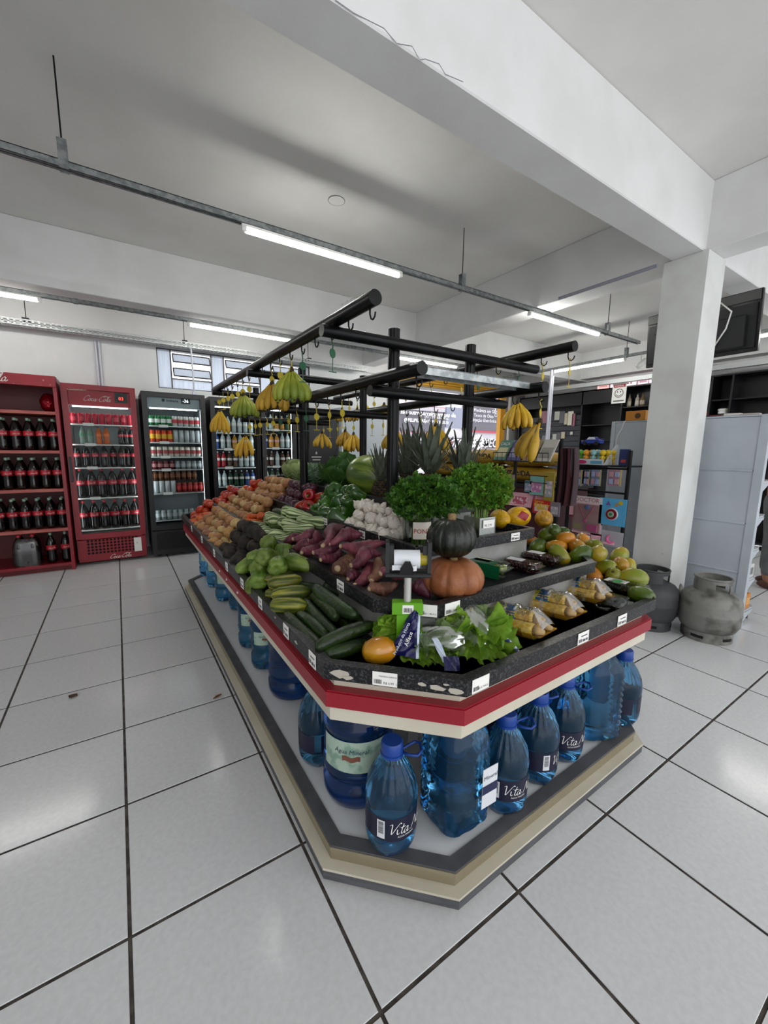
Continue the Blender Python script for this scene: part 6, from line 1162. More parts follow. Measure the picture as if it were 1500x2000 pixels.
# ---- black wall shelving
BW = M('black_laminate', '#0d0e11', .4); SLATM = M('dark_slatwall', '#2a2b31', .5); SX = 7.5
t = thing('wall_shelving', 'long black wall shelving along the right wall', 'shelving', (0, 0, 0)); Y0, Y1 = .3, 4.85; zT_ = 2.47
obj('back_panel', B().box(XR-.05, XR-.03, Y0, Y1, .05, zT_), BW, t); yS = atx(1136, 800, SX).y; yU = atx(1215, 780, SX).y; yU2 = atx(1388, 770, SX).y; yU3 = atx(1428, 770, SX).y
z1h = atx(1200, 785, SX).z; obj('header_board', B().box(SX, SX+.02, yU, Y1, z1h, zT_), BW, t); obj('top_board', B().box(SX, XR-.05, Y0, Y1, zT_-.02, zT_), BW, t)
obj('side_panel', B().box(SX, XR-.05, Y1-.02, Y1, 0, zT_), BW, t); obj('side_panel', B().box(SX, XR-.05, Y0, Y0+.02, 0, zT_), BW, t)
for y in (yS, yU, yU2, yU3): obj('upright', B().box(SX, XR-.05, y-.012, y+.012, 0, zT_-.02), BW, t)
sw = [c for c in range(16)]
for k in range(17): obj('slat', B().box(SX+.06, SX+.075, yS+.02, Y1-.03, .35+k*.1, .445+k*.1, bev=.003), SLATM, t)
shz = [.1, .55, 1.0, 1.28, 1.56, 1.84, 2.12]
for (ya, yb_) in ((yU, yS), (yU3, yU), (Y0, yU3)):
    for z in shz[:6] if ya == yU else shz: obj('shelf', B().box(SX+.02, XR-.05, ya+.014, yb_-.014, z-.015, z), BW, t)
# goods on it
def bottle_at(u, v, label, c, H=.22, R=.035, capc='#1a1a1a'):
    p = atx(u, v, SX+.12); z = min(shz, key=lambda q: abs(q-p.z)); tt = thing('liquor_bottle', label, 'bottle', (SX+.12, p.y, z)); obj('bottle', B().lathe([(R*.9, 0), (R, .01), (R, H*.6), (R*.4, H*.75), (R*.35, H*.95), (.001, H*.96)], 14), M('liquor_'+c[1:], c, .1, trans=.3), tt, 1); obj('cap', B().lathe([(R*.42, H*.9), (R*.42, H), (.001, H+.001)], 10), M('cap_'+capc[1:], capc, .4), tt); obj('label', wrapcyl(R*1.01, H*.15, H*.45, -pi, pi, 12), M('cream_label', '#d8d0c4'), tt, 1)
bottle_at(1230, 775, 'pale liquor bottle on the high black shelf, left of three', '#a89a84'); bottle_at(1246, 772, 'white liquor bottle on the high black shelf, middle of three', '#b9b4aa'); bottle_at(1256, 770, 'amber liquor bottle on the high black shelf, nearest the pillar', '#7a6040')
p0 = atx(1209, 768, SX-.01); o = obj('notice_sign', B().box(-.003, .003, -.12, .12, -.17, .17), PAPER, None, loc=(SX-.006, p0.y, p0.z)); tag(o, 'white notice with a smiling face on the black header board', 'sign'); mxs = MX(((0, 0, -1, -.004), (-1, 0, 0, 0), (0, 1, 0, 0), (0, 0, 0, 1)))
obj('red_heading', B().box(-.0045, -.003, -.1, .1, .1, .15), M('sign_red_overexposed2', '#a8323c', .5), o); text('SORRIA', .045, WHITE, o, mxs @ MX.Translation((-.085, .112, .002))); obj('small_print', B().box(-.0045, -.003, -.09, .09, -.14, -.12), M('faded_ink', '#55555c', .6), o)
b = B().lathe([(.066, 0), (.075, 0), (.075, .002), (.066, .002), (.066, 0)], 24, mx=MX.Translation((-.0045, 0, .0)) @ MX.Rotation(-pi/2, 4, 'Y'), cap=False); obj('smile_ring', b, INK, o); b = B()
for s in (-1, 1): b.ball(.002, .008, .013, 8, 6, mx=MX.Translation((-.005, s*.026, .022)))
b.tube([(-.005, .045*cos(a), -.005+.042*sin(a)) for a in [pi+.35+k*(pi-.7)/10 for k in range(11)]], .0045, 6); obj('smile_face', b, INK, o)
PKC = ['#8a4a5a', '#5a5a60', '#a8a89a', '#3f3f46', '#b5a98c', '#c9c4b0']
for k, (u, v, w_, h_) in enumerate([(1062, 815, .13, .25), (1071, 812, .07, .2), (1088, 812, .11, .17), (1098, 815, .11, .24), (1105, 818, .06, .22), (1114, 817, .11, .27), (1120, 820, .06, .24), (1062, 856, .08, .12), (1083, 853, .09, .12), (1092, 851, .09, .13), (1099, 850, .09, .13), (1116, 846, .05, .06)]):
    p = atx(u, v, SX+.04); o = obj('blister_pack', B().box(-.008, .008, -w_/2, w_/2, -h_/2, h_/2, bev=.003), M('pack_'+PKC[k % 6][1:], PKC[k % 6], .25), None, loc=(SX+.045, p.y, p.z)); tag(o, 'small hanging pack on the dark slat wall, %s from the doorway side' % ordn(k+1), 'pack', 'packs on the slat wall'); obj('peg', B().tube([(-.02, 0, h_/2-.005), (.03, 0, h_/2+.01)], .003, 5), CHR, o)
for k, u in enumerate((1145, 1165, 1185)):
    p = atx(u, 852-(k-1)*2, 7.3); o = goods('magazine', 'magazine lying in the black shelving left of the grey shelving, %s from left' % ordn(k+1), (SX+.14, p.y, shz[3]+.012), (.2, .3, .012), ('#6a5a58', '#8a5560', '#5d4046')[k], 'magazine', '#a08a88'); o.rotation_euler = (0, -.35, 0)
t2 = thing('steel_tumbler', 'tall ribbed steel tumbler on a black shelf right of the pillar', 'tumbler', (SX+.12, atx(1418, 808, SX+.12).y, shz[4])); obj('cup', B().lathe([(.05, 0), (.055, .2), (.05, .24), (.001, .241)], 24, lobes=lambda a, z, r: 1+.03*cos(12*a)), GALV, t2, 1); obj('rim', B().lathe([(.056, .22), (.058, .235), (.052, .24)], 24), GALV, t2, 1)
t2 = thing('white_jar', 'white jar with a dark band on a black shelf above the tumbler', 'jar', (SX+.12, atx(1418, 770, SX+.12).y, shz[5])); obj('body', B().lathe([(.06, 0), (.07, .02), (.07, .1), (.06, .12), (.001, .121)], 20), WHITE, t2, 40); obj('band', wrapcyl(.071, .05, .08, -pi, pi, 20), BLACK, t2, 1); obj('lid', B().lathe([(.072, .12), (.072, .15), (.001, .151)], 20), WHITE, t2, 40)
for k, u in enumerate((1450, 1480)): t2 = thing('glass_dish', 'clear oval dish on the upper black shelf, %s from the right edge' % ('second', 'first')[k], 'dish', (SX+.12, atx(u, 770, SX+.12).y, shz[5])); obj('dish', B().lathe([(.05, 0), (.08, .03), (.11, .06), (.112, .062), (.105, .058), (.05, .006)], 20, cap=False), CLEARP, t2, 1); obj('base', B().lathe([(.001, 0), (.05, 0), (.05, .004), (.001, .004)], 16), CLEARP, t2)
t2 = thing('glass_bowl', 'cut glass bowl on a black shelf just right of the pillar', 'bowl', (SX+.12, atx(1393, 808, SX+.12).y, shz[4])); obj('bowl', B().lathe([(.03, 0), (.07, .03), (.09, .08), (.07, .1), (.03, .12)], 24, lobes=lambda a, z, r: 1+.05*cos(10*a)), M('cut_glass', '#b4b8b8', .1, trans=.6), t2, 1); obj('knob', B().ball(.016, mx=MX.Translation((0, 0, .13))), M('cut_glass', '#b4b8b8'), t2, 1)
goods('red_tin', 'small red tin on the upper black shelf just right of the pillar', (SX+.12, atx(1388, 772, SX+.12).y, shz[5]), (.08, .1, .12), '#9a2a3c', 'tin')
t = thing('lit_sign_strip', 'row of pale backlit panels above the black wall shelving, left of the pillar', 'lit sign', (0, 0, 0)); LS = M('backlit_panel', '#f2dce2', .5, emit=1.1)
for u0, u1, c in ((1168, 1190, '#e8b0ac'), (1193, 1243, '#f2dce2'), (1246, 1266, '#f0c8d2'), (1268, 1300, '#f2dce2')):
    a, c_ = atx(u0, 750, SX+.02).y, atx(u1, 745, SX+.02).y; q = obj('panel', B().box(SX+.01, SX+.03, c_, a, zT_+.005, zT_+.085), M('backlit_'+c[1:], c, .5, emit=1.0), t); b = B(); n = 6; 
    for k in range(n): y = c_+(a-c_)*(.15+.7*k/n); b.box(SX+.008, SX+.01, y, y+(a-c_)*.06, zT_+.03, zT_+.055)
    obj('faded_print', b, M('faded_red_print', '#d89a9c', .6), q)
# ---- toy rack, facing the stand
RX = 3.52; ry = lambda u, v: atx(u, v, RX)
ya, yb_ = ry(1112, 900).y, ry(1226, 900).y
t = thing('toy_rack', 'black display rack of toys between the produce stand and the grey shelving', 'display rack', (0, 0, 0)); zl = ry(1165, 908).z
obj('upright', B().box(RX+.02, RX+.05, yb_-.01, yb_+.01, 0, ry(1226, 880).z), BLACK, t); obj('upright', B().box(RX+.02, RX+.05, ya-.01, ya+.01, 0, zl), BLACK, t); obj('tray', B().box(RX-.02, RX+.26, yb_, ya, zl-.012, zl), BLACK, t)
for v in (960, 906+8, 1048): z = ry(1165, v).z; obj('bar', B().box(RX+.02, RX+.035, yb_, ya, z-.008, z+.008), BLACK, t)
obj('base', B().box(RX-.02, RX+.3, yb_, ya, .02, .06), BLACK, t); bt = thing('toy_display_box', 'open white carton tray holding the figure toys on the toy rack', 'carton', (0, 0, 0)); CB = M('white_card', '#b9bcc0', .6)
yx = ry(1180, 900).y; b = B().box(RX-.015, RX-.011, yx, ya-.01, zl, ry(1140, 896).z).box(RX-.011, RX+.2, yx, ya-.01, zl, zl+.003); obj('tray', b, CB, bt); obj('side_flap', B().prism([(RX-.013, zl), (RX+.2, zl), (RX+.2, ry(1200, 868).z), (RX+.16, ry(1200, 868).z)], 0, .003, mx=MX(((1, 0, 0, 0), (0, 0, 1, yx-.003), (0, 1, 0, 0), (0, 0, 0, 1)))), CB, bt); pz = ry(1140, 902).z
obj('printed_oval', B().ball(.001, .055, .018, 16, 8, mx=MX.Translation((RX-.0155, (ya+yx)/2+.04, pz))), M('magenta_print', '#a8245c', .5), bt, 1); obj('blue_print', B().box(RX-.0158, RX-.015, yx+.01, yx+.11, pz-.014, pz+.012), M('blue_print', '#4f8aa8', .5), bt)
FIG = [('green', '#5fb03a'), ('orange', '#d08a1c'), ('pale blue', '#7fb0b4'), ('yellow', '#c9a91c')]
for k, (nm, c) in enumerate(FIG):
    m = M('figure_'+c[1:], c, .35)
    for r in range(3):
        p = ry((1122, 1143, 1157, 1175)[k]+2*r, 885); tt = thing('figure_toy', '%s big-headed plastic figure in the toy carton, %s row' % (nm, ('front', 'middle', 'back')[r]), 'toy', (RX+.02+.055*r, p.y-.006*r, zl+.004)); h = .10
        obj('head', B().ball(.024, .026, .026, 14, 10, mx=MX.Translation((0, 0, h))), m, tt, 1); obj('torso', B().lathe([(.012, .035), (.018, .04), (.014, .07), (.008, .078)], 12), m, tt, 1); obj('arm', B().tube([(0, .012, .068), (-.008, .024, .05)], [.006, .005], 7), m, tt, 1); obj('arm', B().tube([(0, -.012, .068), (-.008, -.024, .05)], [.006, .005], 7), m, tt, 1)
        obj('leg', B().tube([(0, .008, .04), (0, .01, 0)], [.007, .009], 7), m, tt, 1); obj('leg', B().tube([(0, -.008, .04), (0, -.01, 0)], [.007, .009], 7), m, tt, 1)
o = goods('blue_carton', 'dark blue carton with a red mark at the end of the toy rack', (RX+.06, ry(1213, 890).y, zl), (.03, .075, .135), '#1f2a5c', 'carton'); obj('red_mark', B().box(-.0162, -.015, -.02, .02, .025, .05), M('mark_red', '#a83a2c', .5), o)
# toy car standing on the carton
p = ry(1148, 868); t = thing('toy_car', 'blue and white toy racing car on top of the figure toys', 'toy car', (RX+.07, p.y, ry(1148, 868.5).z+.0), pi/2+.0)
cp_ = [(-.085, .012), (-.085, .04), (-.05, .046), (-.03, .066), (.02, .066), (.045, .044), (.085, .03), (.088, .012)]; obj('body', B().prism(cp_, -.03, .03, mx=MX.Rotation(pi/2, 4, 'X')), M('toy_blue', '#2c3f8c', .25), t); obj('cabin', B().prism([(-.045, .046), (-.027, .0675), (.018, .0675), (.04, .046)], -.031, .031, mx=MX.Rotation(pi/2, 4, 'X')), M('toy_white', '#c9ccd6', .25), t); obj('bonnet', B().box(.045, .086, -.028, .028, .03, .0385), M('toy_pale_red', '#b58a90', .3), t); obj('wing', B().box(-.09, -.07, -.03, .03, .05, .054), M('toy_blue', '#2c3f8c'), t)
for x in (-.052, .052):
    for y in (-.028, .028): obj('wheel', B().lathe([(.003, -.006), (.017, -.006), (.017, .006), (.003, .006)], 14, mx=MX.Translation((x, y, .014)) @ MX.Rotation(pi/2, 4, 'X')), BLACK, t, 40)
obj('stand', B().box(-.06, .06, -.02, .02, -.0, .002), CLEARP, t)
# cards of tiny toys
for k, (u0, u1, c) in enumerate(((1118, 1139, '#6f7894'), (1143, 1154, '#4f5668'), (1156, 1176, '#727a96'), (1190, 1216, '#96707c'))):
    a, c_ = ry(u0, 918), ry(u1, 918); zt2, zb2 = ry(u0, 917).z, ry(u0, 948).z; o = obj('sticker_card', B().box(-.004, .004, c_.y, a.y, zb2, zt2), M('card_'+c[1:], c, .4), None, loc=(RX-.005, 0, 0)); tag(o, 'small card of tiny toys hanging under the toy tray, %s from the left' % ordn(k+1), 'toy card')
    for i in range(2):
        for j in range(2):
            yy = c_.y+(a.y-c_.y)*(.15+.42*i); q = zb2+(zt2-zb2)*(.1+.45*j); obj('bubble', B().box(-.014, -.004, yy, yy+(a.y-c_.y)*.3, q, q+(zt2-zb2)*.33, bev=.003), M('tiny_toy_%d' % ((i+j+k) % 2), ('#8f98b8', '#a8858c')[(i+j+k) % 2], .3), o)
    obj('yellow_edge', B().box(-.005, -.004, c_.y, c_.y+(a.y-c_.y)*.12, zb2, zt2), M('card_yellow', '#a8a05c', .5), o)
def card(nm, label, c, corners, cat='toy pack'):
    (u0, v0), (u1, v1) = corners; a, c_ = ry(u0, v0), ry(u1, v1); z0, z1 = c_.z, a.z; o = obj(nm, B().box(-.003, .003, c_.y, a.y, z0, z1), M('card_'+c[1:], c, .4), None, loc=(RX-.01, 0, 0)); tag(o, label, cat); o['_'] = 0; del o['_']; return o, c_.y, a.y, z0, z1
def fr_(y, z, x=-.0035): return MX(((0, 0, -1, x), (-1, 0, 0, y), (0, 1, 0, z), (0, 0, 0, 1)))
PK1, PK2, PK3 = M('toy_pink', '#d07a92', .35), M('toy_pale_pink', '#e0a8b4', .35), M('toy_hot_pink', '#d8609a', .3)
o, ya_, yb2, z0, z1 = card('doctor_kit', 'pink carded toy doctor kit with red lettering, low on the toy rack', '#d9a6b0', ((1124, 967), (1172, 1048))); w_ = yb2-ya_
obj('header_strip', B().box(-.0042, -.003, ya_, yb2, z1-(z1-z0)*.17, z1), M('card_white', '#c4c0c2', .5), o); text('DOCTOR', w_*.2, M('doctor_red', '#a8243c', .5), o, fr_(yb2-.01, z1-(z1-z0)*.14, -.005)); obj('stethoscope', B().tube([(-.008, ya_+w_*.8, z0+(z1-z0)*.75), (-.008, ya_+w_*.62, z0+(z1-z0)*.5), (-.01, ya_+w_*.55, z0+(z1-z0)*.38), (-.008, ya_+w_*.4, z0+(z1-z0)*.55), (-.008, ya_+w_*.25, z0+(z1-z0)*.76)], .005, 7), PK1, o, 1); obj('chest_piece', B().ball(.006, .018, .018, 12, 8, mx=MX.Translation((-.01, ya_+w_*.55, z0+(z1-z0)*.36))), PK3, o, 1); obj('blue_toy', B().ball(.012, .026, .022, 12, 8, mx=MX.Translation((-.008, ya_+w_*.5, z0+(z1-z0)*.72))), M('toy_lilac', '#6f7fb8', .3), o, 1); obj('case', B().box(-.016, -.003, ya_+w_*.1, ya_+w_*.45, z0+(z1-z0)*.1, z0+(z1-z0)*.28, bev=.005), PK3, o); obj('tag_box', B().box(-.01, -.003, ya_+w_*.68, ya_+w_*.93, z0+(z1-z0)*.12, z0+(z1-z0)*.27, bev=.003), M('toy_yellow_tag', '#b5a878', .4), o); obj('clear_blister', B().box(-.022, -.004, ya_+.01, yb2-.01, z0+.02, z0+(z1-z0)*.8, bev=.006), CLEARG, o)
o, ya_, yb2, z0, z1 = card('spinning_toy', 'blue card with a round dark red toy, right of the doctor kit', '#4f9cc6', ((1174, 971), (1221, 1030))); w_ = yb2-ya_; cy, cz = ya_+w_*.5, z0+(z1-z0)*.42
for nm, r_, d_, c in (('white_rim', .052, .010, '#c9c4c8'), ('red_disc', .046, .016, '#6e1a24'), ('grey_ring', .026, .020, '#9aa39a'), ('green_hub', .014, .024, '#2f7a3c')): obj(nm, B().lathe([(.001, 0), (r_, 0), (r_*.96, d_), (.001, d_)], 24, mx=MX.Translation((-.003, cy, cz)) @ MX.Rotation(-pi/2, 4, 'Y')), M('disc_'+c[1:], c, .25), o, 40)
obj('yellow_flower', B().lathe([(.001, 0), (.018, 0), (.016, .004), (.001, .004)], 16, mx=MX.Translation((-.003, ya_+w_*.22, z0+(z1-z0)*.86)) @ MX.Rotation(-pi/2, 4, 'Y'), lobes=lambda a, z, r: 1+.15*cos(8*a)), M('flower_yellow', '#b59a1c', .5), o); obj('purple_star', B().prism([(-.02, 0), (.02, 0), (0, .035)], 0, .004, mx=fr_(ya_+w_*.66, z0+(z1-z0)*.74)), M('star_purple', '#6a4a8c', .5), o); obj('orange_star', B().prism([(-.015, 0), (.015, 0), (0, .025)], 0, .004, mx=fr_(ya_+w_*.36, z0+(z1-z0)*.74)), M('star_orange', '#c07a2a', .5), o)
o, ya_, yb2, z0, z1 = card('crescent_toy', 'grey card with a pink crescent toy, lowest on the toy rack', '#a3a1a8', ((1176, 1034), (1216, 1071))); w_ = yb2-ya_; obj('crescent', B().tube([(-.012, ya_+w_*.5+.032*cos(a), z0+(z1-z0)*.5+.032*sin(a)) for a in [-2.6+k*.36 for k in range(12)]], [.004, .007, .01, .012, .013, .013, .012, .011, .009, .007, .005, .003], 8), PK3, o, 1); obj('cradle', B().box(-.02, -.003, ya_+w_*.35, ya_+w_*.85, z0+.012, z0+.032, bev=.004), PK2, o)
o, ya_, yb2, z0, z1 = card('pink_toy_pack', 'narrow magenta pack behind the doctor kit', '#7a3050', ((1116, 960), (1123, 1010))); obj('window', B().box(-.004, -.003, ya_+.004, yb2-.004, z0+.02, z1-.05), PK2, o); o, ya_, yb2, z0, z1 = card('red_toy_pack', 'small red pack below the doctor kit', '#8c2436', ((1155, 1040), (1175, 1062))); obj('window', B().box(-.004, -.003, ya_+.006, yb2-.006, z0+.01, z1-.015), PK2, o)
# ---- wire magazine rack and packs left of it
MXX = 3.15; my = lambda u, v: atx(u, v, MXX)
t = thing('magazine_rack', 'black wire rack holding puzzle magazines behind the melons', 'magazine rack', (0, 0, 0)); WIRE = STEELD
ya, yb_ = my(972, 880).y, my(1080, 880).y; zb, zt2 = my(1000, 900).z, my(1000, 884).z
for y in (my(992, 900).y, my(1078, 900).y): obj('upright', B().box(MXX+.1, MXX+.125, y-.012, y+.012, 0, zt2+.12), BLACK, t)
bsk = obj('wire_basket', B().tube([(MXX-.06, yb_, zb), (MXX-.06, ya, zb)], .004, 6).tube([(MXX-.06, yb_, zt2), (MXX-.06, ya, zt2)], .004, 6).tube([(MXX+.1, yb_, zb), (MXX+.1, ya, zb)], .004, 6), WIRE, t)
for k in range(12): y = yb_+(ya-yb_)*k/11; obj('wire', B().tube([(MXX+.1, y, zb), (MXX-.06, y, zb), (MXX-.06, y, zt2)], .0025, 5), WIRE, bsk)
zb2 = my(1000, 938).z; obj('lower_basket', B().tube([(MXX-.05, yb_, zb2), (MXX-.05, ya, zb2)], .004, 6).tube([(MXX-.05, yb_, zb2+.06), (MXX-.05, ya, zb2+.06)], .004, 6), WIRE, t)
MC = [('#4f7a6c', '#b9b48c', 'teal word search'), ('#b0a89a', '#9a5a4a', 'cream'), ('#4a4a7c', '#8a8aa8', 'violet'), ('#b9bcc0', '#7aa0b4', 'white and blue'), ('#8c7a62', '#b5604a', 'brown word search'), ('#a8a694', '#5c5a50', 'grey green'), ('#b4b0a8', '#8a8880', 'pale')]
for k, (c, c2, nm) in enumerate(MC):
    y = ya-.06-k*(ya-yb_-.12)/6; o = obj('magazine', B().box(-.004, .004, -.075, .075, 0, .21), M('mag_'+c[1:], c, .35), None, loc=(MXX-.045+.02*(k % 2), y, zb+.006), rot=(0, .5, -.1)); tag(o, '%s magazine in the wire rack, %s from the left' % (nm, ordn(k+1)), 'magazine', 'magazines in the wire rack'); obj('cover_picture', B().box(-.0052, -.004, -.06, .06, .03, .13), M('mag_'+c2[1:], c2, .35), o)
    if k in (0, 4): text(('CAÇA', 'CAÇA')[k > 0], .045, WHITE, o, MX(((0, 0, -1, -.0055), (-1, 0, 0, .065), (0, 1, 0, .155), (0, 0, 0, 1))))
def card2(nm, label, c, corners, c2, cat='toy pack', tilt=0, X=MXX):
    (u0, v0), (u1, v1) = corners; a, c_ = atx(u0, v0, X), atx(u1, v1, X); z0, z1 = c_.z, a.z; yc = (a.y+c_.y)/2; w_ = a.y-c_.y; o = obj(nm, B().box(-.006, .006, -w_/2, w_/2, 0, z1-z0, bev=.002), M('card_'+c[1:], c, .4), None, loc=(X, yc, z0), rot=(0, tilt, 0)); tag(o, label, cat); obj('picture', B().box(-.0075, -.006, -w_*.38, w_*.38, (z1-z0)*.15, (z1-z0)*.7), M('card_'+c2[1:], c2, .4, c2='#c9b0b4', ns=30, lo=.5, hi=.55), o); return o, w_, z1-z0
card2('pen_pack', 'pack with blue and yellow toys hanging beside the celery', '#8c7a70', ((975, 925), (1003, 958)), '#2c5a9c'); card2('teal_pack', 'clear teal pack of small toys in the middle of the rack', '#5c8088', ((1026, 938), (1040, 962)), '#8a90a8'); card2('pink_figure_pack', 'pink and teal toy pack hanging below the magazines', '#6fa09a', ((1037, 930), (1060, 968)), '#a86a98')
card2('sticker_book', 'pink and red sticker sheet behind the yellow melon', '#c8929e', ((981, 958), (1036, 992)), '#a8405c', tilt=.3); o, w_, h_ = card2('colouring_book', 'red colouring book with yellow title behind the small melon', '#b02020', ((1042, 974), (1074, 1006)), '#c9a03a'); mz = MX(((0, 0, -1, -.008), (-1, 0, 0, w_*.42), (0, 1, 0, h_*.78), (0, 0, 0, 1))); YT = M('title_yellow', '#d0b03a', .5); text('Vamos', w_*.2, YT, o, mz); mz2 = mz.copy(); mz2.translation.z = h_*.5; text('Colorir', w_*.3, YT, o, mz2)
card2('pink_book', 'pink booklet standing behind the red colouring book', '#b0607c', ((1044, 962), (1072, 984)), '#c890a0', X=MXX+.03); card2('ruler_pack', 'long yellow and silver pack leaning under the magazines', '#8a7a2c', ((1066, 922), (1080, 980)), '#8c9098'); card2('clear_pack', 'clear pack at the right end under the magazines', '#6c666c', ((1076, 980), (1092, 1010)), '#9a9aa0')
# dark aprons hung at the end of the rack
for k, (u, c) in enumerate(((1086, '#2a0c12'), (1095, '#37131a'), (1103, '#4a3c40'))):
    p = my(u, 920); z1_ = my(u, 875).z; z0_ = my(u, 990).z; o = obj('hanging_apron', B().grid(lambda a, v: (.03*sin(a*9+k)+.02*sin(3*v), (a-.5)*.065*(1-.4*v), (z0_-p.z)+(z1_-z0_)*v), 9, 9), M('cloth_'+c[1:], c, .9), None, 1, loc=(MXX+.06+.03*k, p.y, p.z)); tag(o, 'dark hanging cloth at the right end of the magazine rack, %s from left' % ordn(k+1), 'cloth', 'hanging aprons')
# counter with yellow sacks behind
t = thing('checkout_counter', 'dark red checkout counter behind the racks', 'counter', (0, 0, 0)); CM = M('maroon_laminate', '#3f0d16', .5); obj('front', B().box(3.75, 3.8, 1.35, 3.6, .05, .95), CM, t); obj('top', B().box(3.72, 4.4, 1.3, 3.65, .95, .985), BLACK, t); obj('side', B().box(3.8, 4.38, 1.35, 1.4, .05, .95), CM, t); obj('plinth', B().box(3.8, 4.35, 1.4, 3.58, 0, .05), BLACK, t)
SK = M('yellow_paper_sack', '#9a7a1c', .5, c2='#86661a', ns=5, bump=.35, bs=12); SKI = M('sack_print', '#2a1f0c', .6)
for k, (y, z, r) in enumerate(((3.15, .985, 0), (2.5, .985, .1), (3.1, 1.165, -.05), (2.45, 1.165, .08), (1.85, .985, 0), (1.85, 1.165, .05))):
    o = obj('charcoal_sack', B().ball(.26, .31, .095, 22, 12, fn=lambda p: V((.26*math.copysign(abs(p.x/.26)**.55, p.x), .31*math.copysign(abs(p.y/.31)**.55, p.y), p.z*(1+.1*sin(14*p.y))))), SK, None, 1, loc=(4.06, y, z+.09), rot=(0, 0, r)); tag(o, 'yellow paper sack on the counter, %s layer, %s from the doorway' % (('lower', 'upper')[z > 1.1], ('first', 'second', 'third')[{3: 0, 2: 1, 1: 2}[int(y+.01) if y > 2.9 else (2 if y > 2.2 else 1)]]), 'sack', 'yellow sacks on the counter')
    text('KITANDA', .085, SKI, o, MX(((0, 0, -1, -.256), (-1, 0, 0, .2), (0, 1, 0, -.01), (0, 0, 0, 1))), bold=.003)
t = thing('marker_bottle', 'black-capped bottle on the counter before the grey pillar', 'bottle', (4.2, 3.5, .985)); obj('bottle', B().lathe([(.03, 0), (.035, .01), (.035, .2), (.015, .25), (.015, .3), (.001, .301)], 14), GREYP, t, 1); obj('cap', B().lathe([(.022, .28), (.022, .33), (.001, .331)], 12), BLACK, t)
# ================================================================ the shopper at the right edge
p = at(1492, 1150, 0); px, py = p.x+.12, p.y+.02
t = thing('person', 'person in a dark maroon shirt and grey trousers standing behind the grey shelving', 'person', (px, py, 0), .3+pi)
def skin(nm, verts, edges, mat, par, root=0, sub=2):
    me = bpy.data.meshes.new(nm); me.from_pydata([v[:3] for v in verts], edges, []); o = bpy.data.objects.new(nm, me); COL.objects.link(o)
    s = o.modifiers.new('s', 'SKIN'); s.use_smooth_shade = True; me.skin_vertices[0].data
    for i, v in enumerate(verts): r = v[3]; me.skin_vertices[0].data[i].radius = r if isinstance(r, tuple) else (r, r); me.skin_vertices[0].data[i].use_root = (i == root)
    if sub: m = o.modifiers.new('u', 'SUBSURF'); m.levels = m.render_levels = sub
    dg = bpy.context.evaluated_depsgraph_get(); dg.update(); m2 = bpy.data.meshes.new_from_object(o.evaluated_get(dg)); bpy.data.objects.remove(o); m2.materials.clear(); m2.materials.append(mat); m2.polygons.foreach_set('use_smooth', [True]*len(m2.polygons))
    q = bpy.data.objects.new(nm, m2); COL.objects.link(q); q.parent = par; return q
SKN = M('skin_tone', '#8a5f48', .55, sss=.1); SHIRT = M('maroon_shirt', '#2c0e14', .85, bump=.2, bs=30); TRS = M('grey_trousers', '#5f6062', .85, c2='#525355', ns=8, bump=.2, bs=25); SHOE = M('brown_shoe', '#4a2a20', .5); HAIR = M('dark_hair', '#17110d', .7)
vs = [(0, 0, .95, (.13, .1)), (0, 0, 1.1, (.13, .1)), (0, .0, 1.28, (.16, .11)), (0, 0, 1.4, (.15, .09)), (0, .01, 1.48, (.055, .055)), (0, .02, 1.56, (.055, .06)), (0, .02, 1.64, (.078, .095)), (0, .02, 1.71, (.06, .075)),
      (.17, 0, 1.4, .055), (.22, .0, 1.2, .045), (.235, .04, 1.1, .04), (.24, .09, .94, .03), (.24, .1, .87, .03), (-.17, 0, 1.4, .055), (-.22, 0, 1.2, .045), (-.235, .04, 1.1, .04), (-.22, .14, .98, .03), (-.21, .19, .94, .03),
      (.09, 0, .85, .09), (.1, .01, .5, .06), (.1, -.01, .1, .042), (.1, .03, .05, .04), (.1, .13, .035, .035), (-.09, 0, .85, .09), (-.1, .01, .5, .06), (-.1, -.01, .1, .042), (-.1, .03, .05, .04), (-.1, .13, .035, .035)]
es = [(0, 1), (1, 2), (2, 3), (3, 4), (4, 5), (5, 6), (6, 7), (3, 8), (8, 9), (9, 10), (10, 11), (11, 12), (3, 13), (13, 14), (14, 15), (15, 16), (16, 17), (0, 18), (18, 19), (19, 20), (20, 21), (21, 22), (0, 23), (23, 24), (24, 25), (25, 26), (26, 27)]
body = skin('body', vs, es, SKN, t)
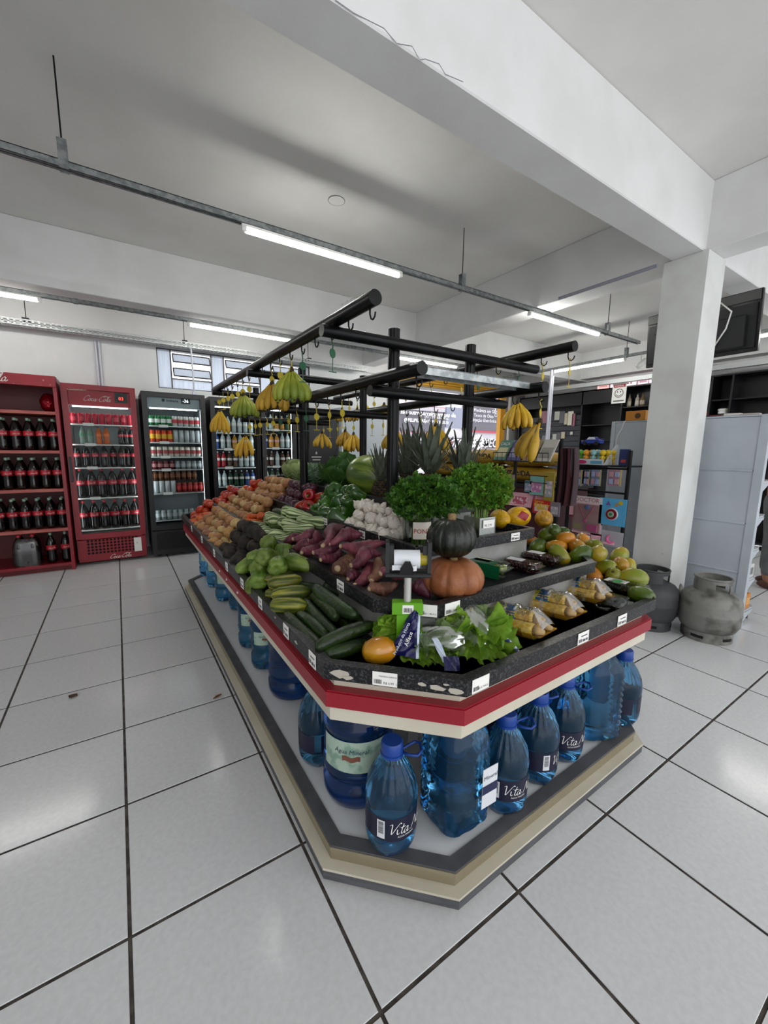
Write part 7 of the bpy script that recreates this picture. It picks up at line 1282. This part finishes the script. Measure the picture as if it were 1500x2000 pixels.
skin('shirt', [(0, 0, .93, (.15, .12)), (0, 0, 1.1, (.15, .12)), (0, 0, 1.28, (.178, .128)), (0, 0, 1.41, (.165, .105)), (.18, 0, 1.41, .07), (.225, 0, 1.22, .062), (-.18, 0, 1.41, .07), (-.225, 0, 1.22, .062), (.235, .04, 1.1, .068), (.24, .088, .95, .06), (-.235, .04, 1.1, .068), (-.221, .135, .985, .06)], [(0, 1), (1, 2), (2, 3), (3, 4), (4, 5), (3, 6), (6, 7), (5, 8), (8, 9), (7, 10), (10, 11)], SHIRT, t)
skin('trousers', [(0, 0, .98, (.145, .115)), (0, 0, .9, (.15, .12)), (.095, 0, .8, .108), (.1, .01, .5, .082), (.1, 0, .12, .068), (-.095, 0, .8, .108), (-.1, .01, .5, .082), (-.1, 0, .12, .068)], [(0, 1), (1, 2), (2, 3), (3, 4), (1, 5), (5, 6), (6, 7)], TRS, t)
for s in (-1, 1):
    obj('shoe', B().ball(.045, .13, .05, 16, 10, fn=lambda p: V((p.x, p.y, max(p.z, -.045)*(1 if p.y < .03 else .75))), mx=MX.Translation((s*.1, .05, .046))), SHOE, t, 1)
    hx, hy, hz = (.24, .1, .87) if s > 0 else (-.21, .19, .94)
    for k in range(4): skin('finger', [(hx+(k-1.5)*.018, hy+.01, hz-.01, .012), (hx+(k-1.5)*.019, hy+.03, hz-.05-.006*(1.5-abs(k-1.5)), .0085), (hx+(k-1.5)*.018, hy+.028, hz-.085-.008*(1.5-abs(k-1.5)), .0075)], [(0, 1), (1, 2)], SKN, body, sub=1)
    skin('thumb', [(hx-s*.028, hy+.01, hz+.0, .012), (hx-s*.045, hy+.03, hz-.03, .0095), (hx-s*.043, hy+.045, hz-.055, .008)], [(0, 1), (1, 2)], SKN, body, sub=1)
obj('hair', B().ball(.086, .105, .1, 20, 14, fn=lambda p: V((p.x, min(p.y, .045+.4*max(0, p.z)), max(p.z, -.05)))*1, mx=MX.Translation((0, .005, 1.685))), HAIR, t, 1)
for s in (-1, 1):
    obj('eye', B().ball(.011, .008, .008, 10, 8, mx=MX.Translation((s*.03, .108, 1.655))), M('eye_white', '#d8d4cc', .3), body, 1); obj('ear', B().ball(.012, .02, .03, 10, 8, mx=MX.Translation((s*.083, .015, 1.645))), SKN, body, 1)
obj('nose', B().ball(.013, .02, .022, 10, 8, mx=MX.Translation((0, .118, 1.63))), SKN, body, 1); obj('mouth', B().ball(.024, .008, .007, 12, 6, mx=MX.Translation((0, .106, 1.592))), M('lip_tone', '#7a4038', .5), body, 1)
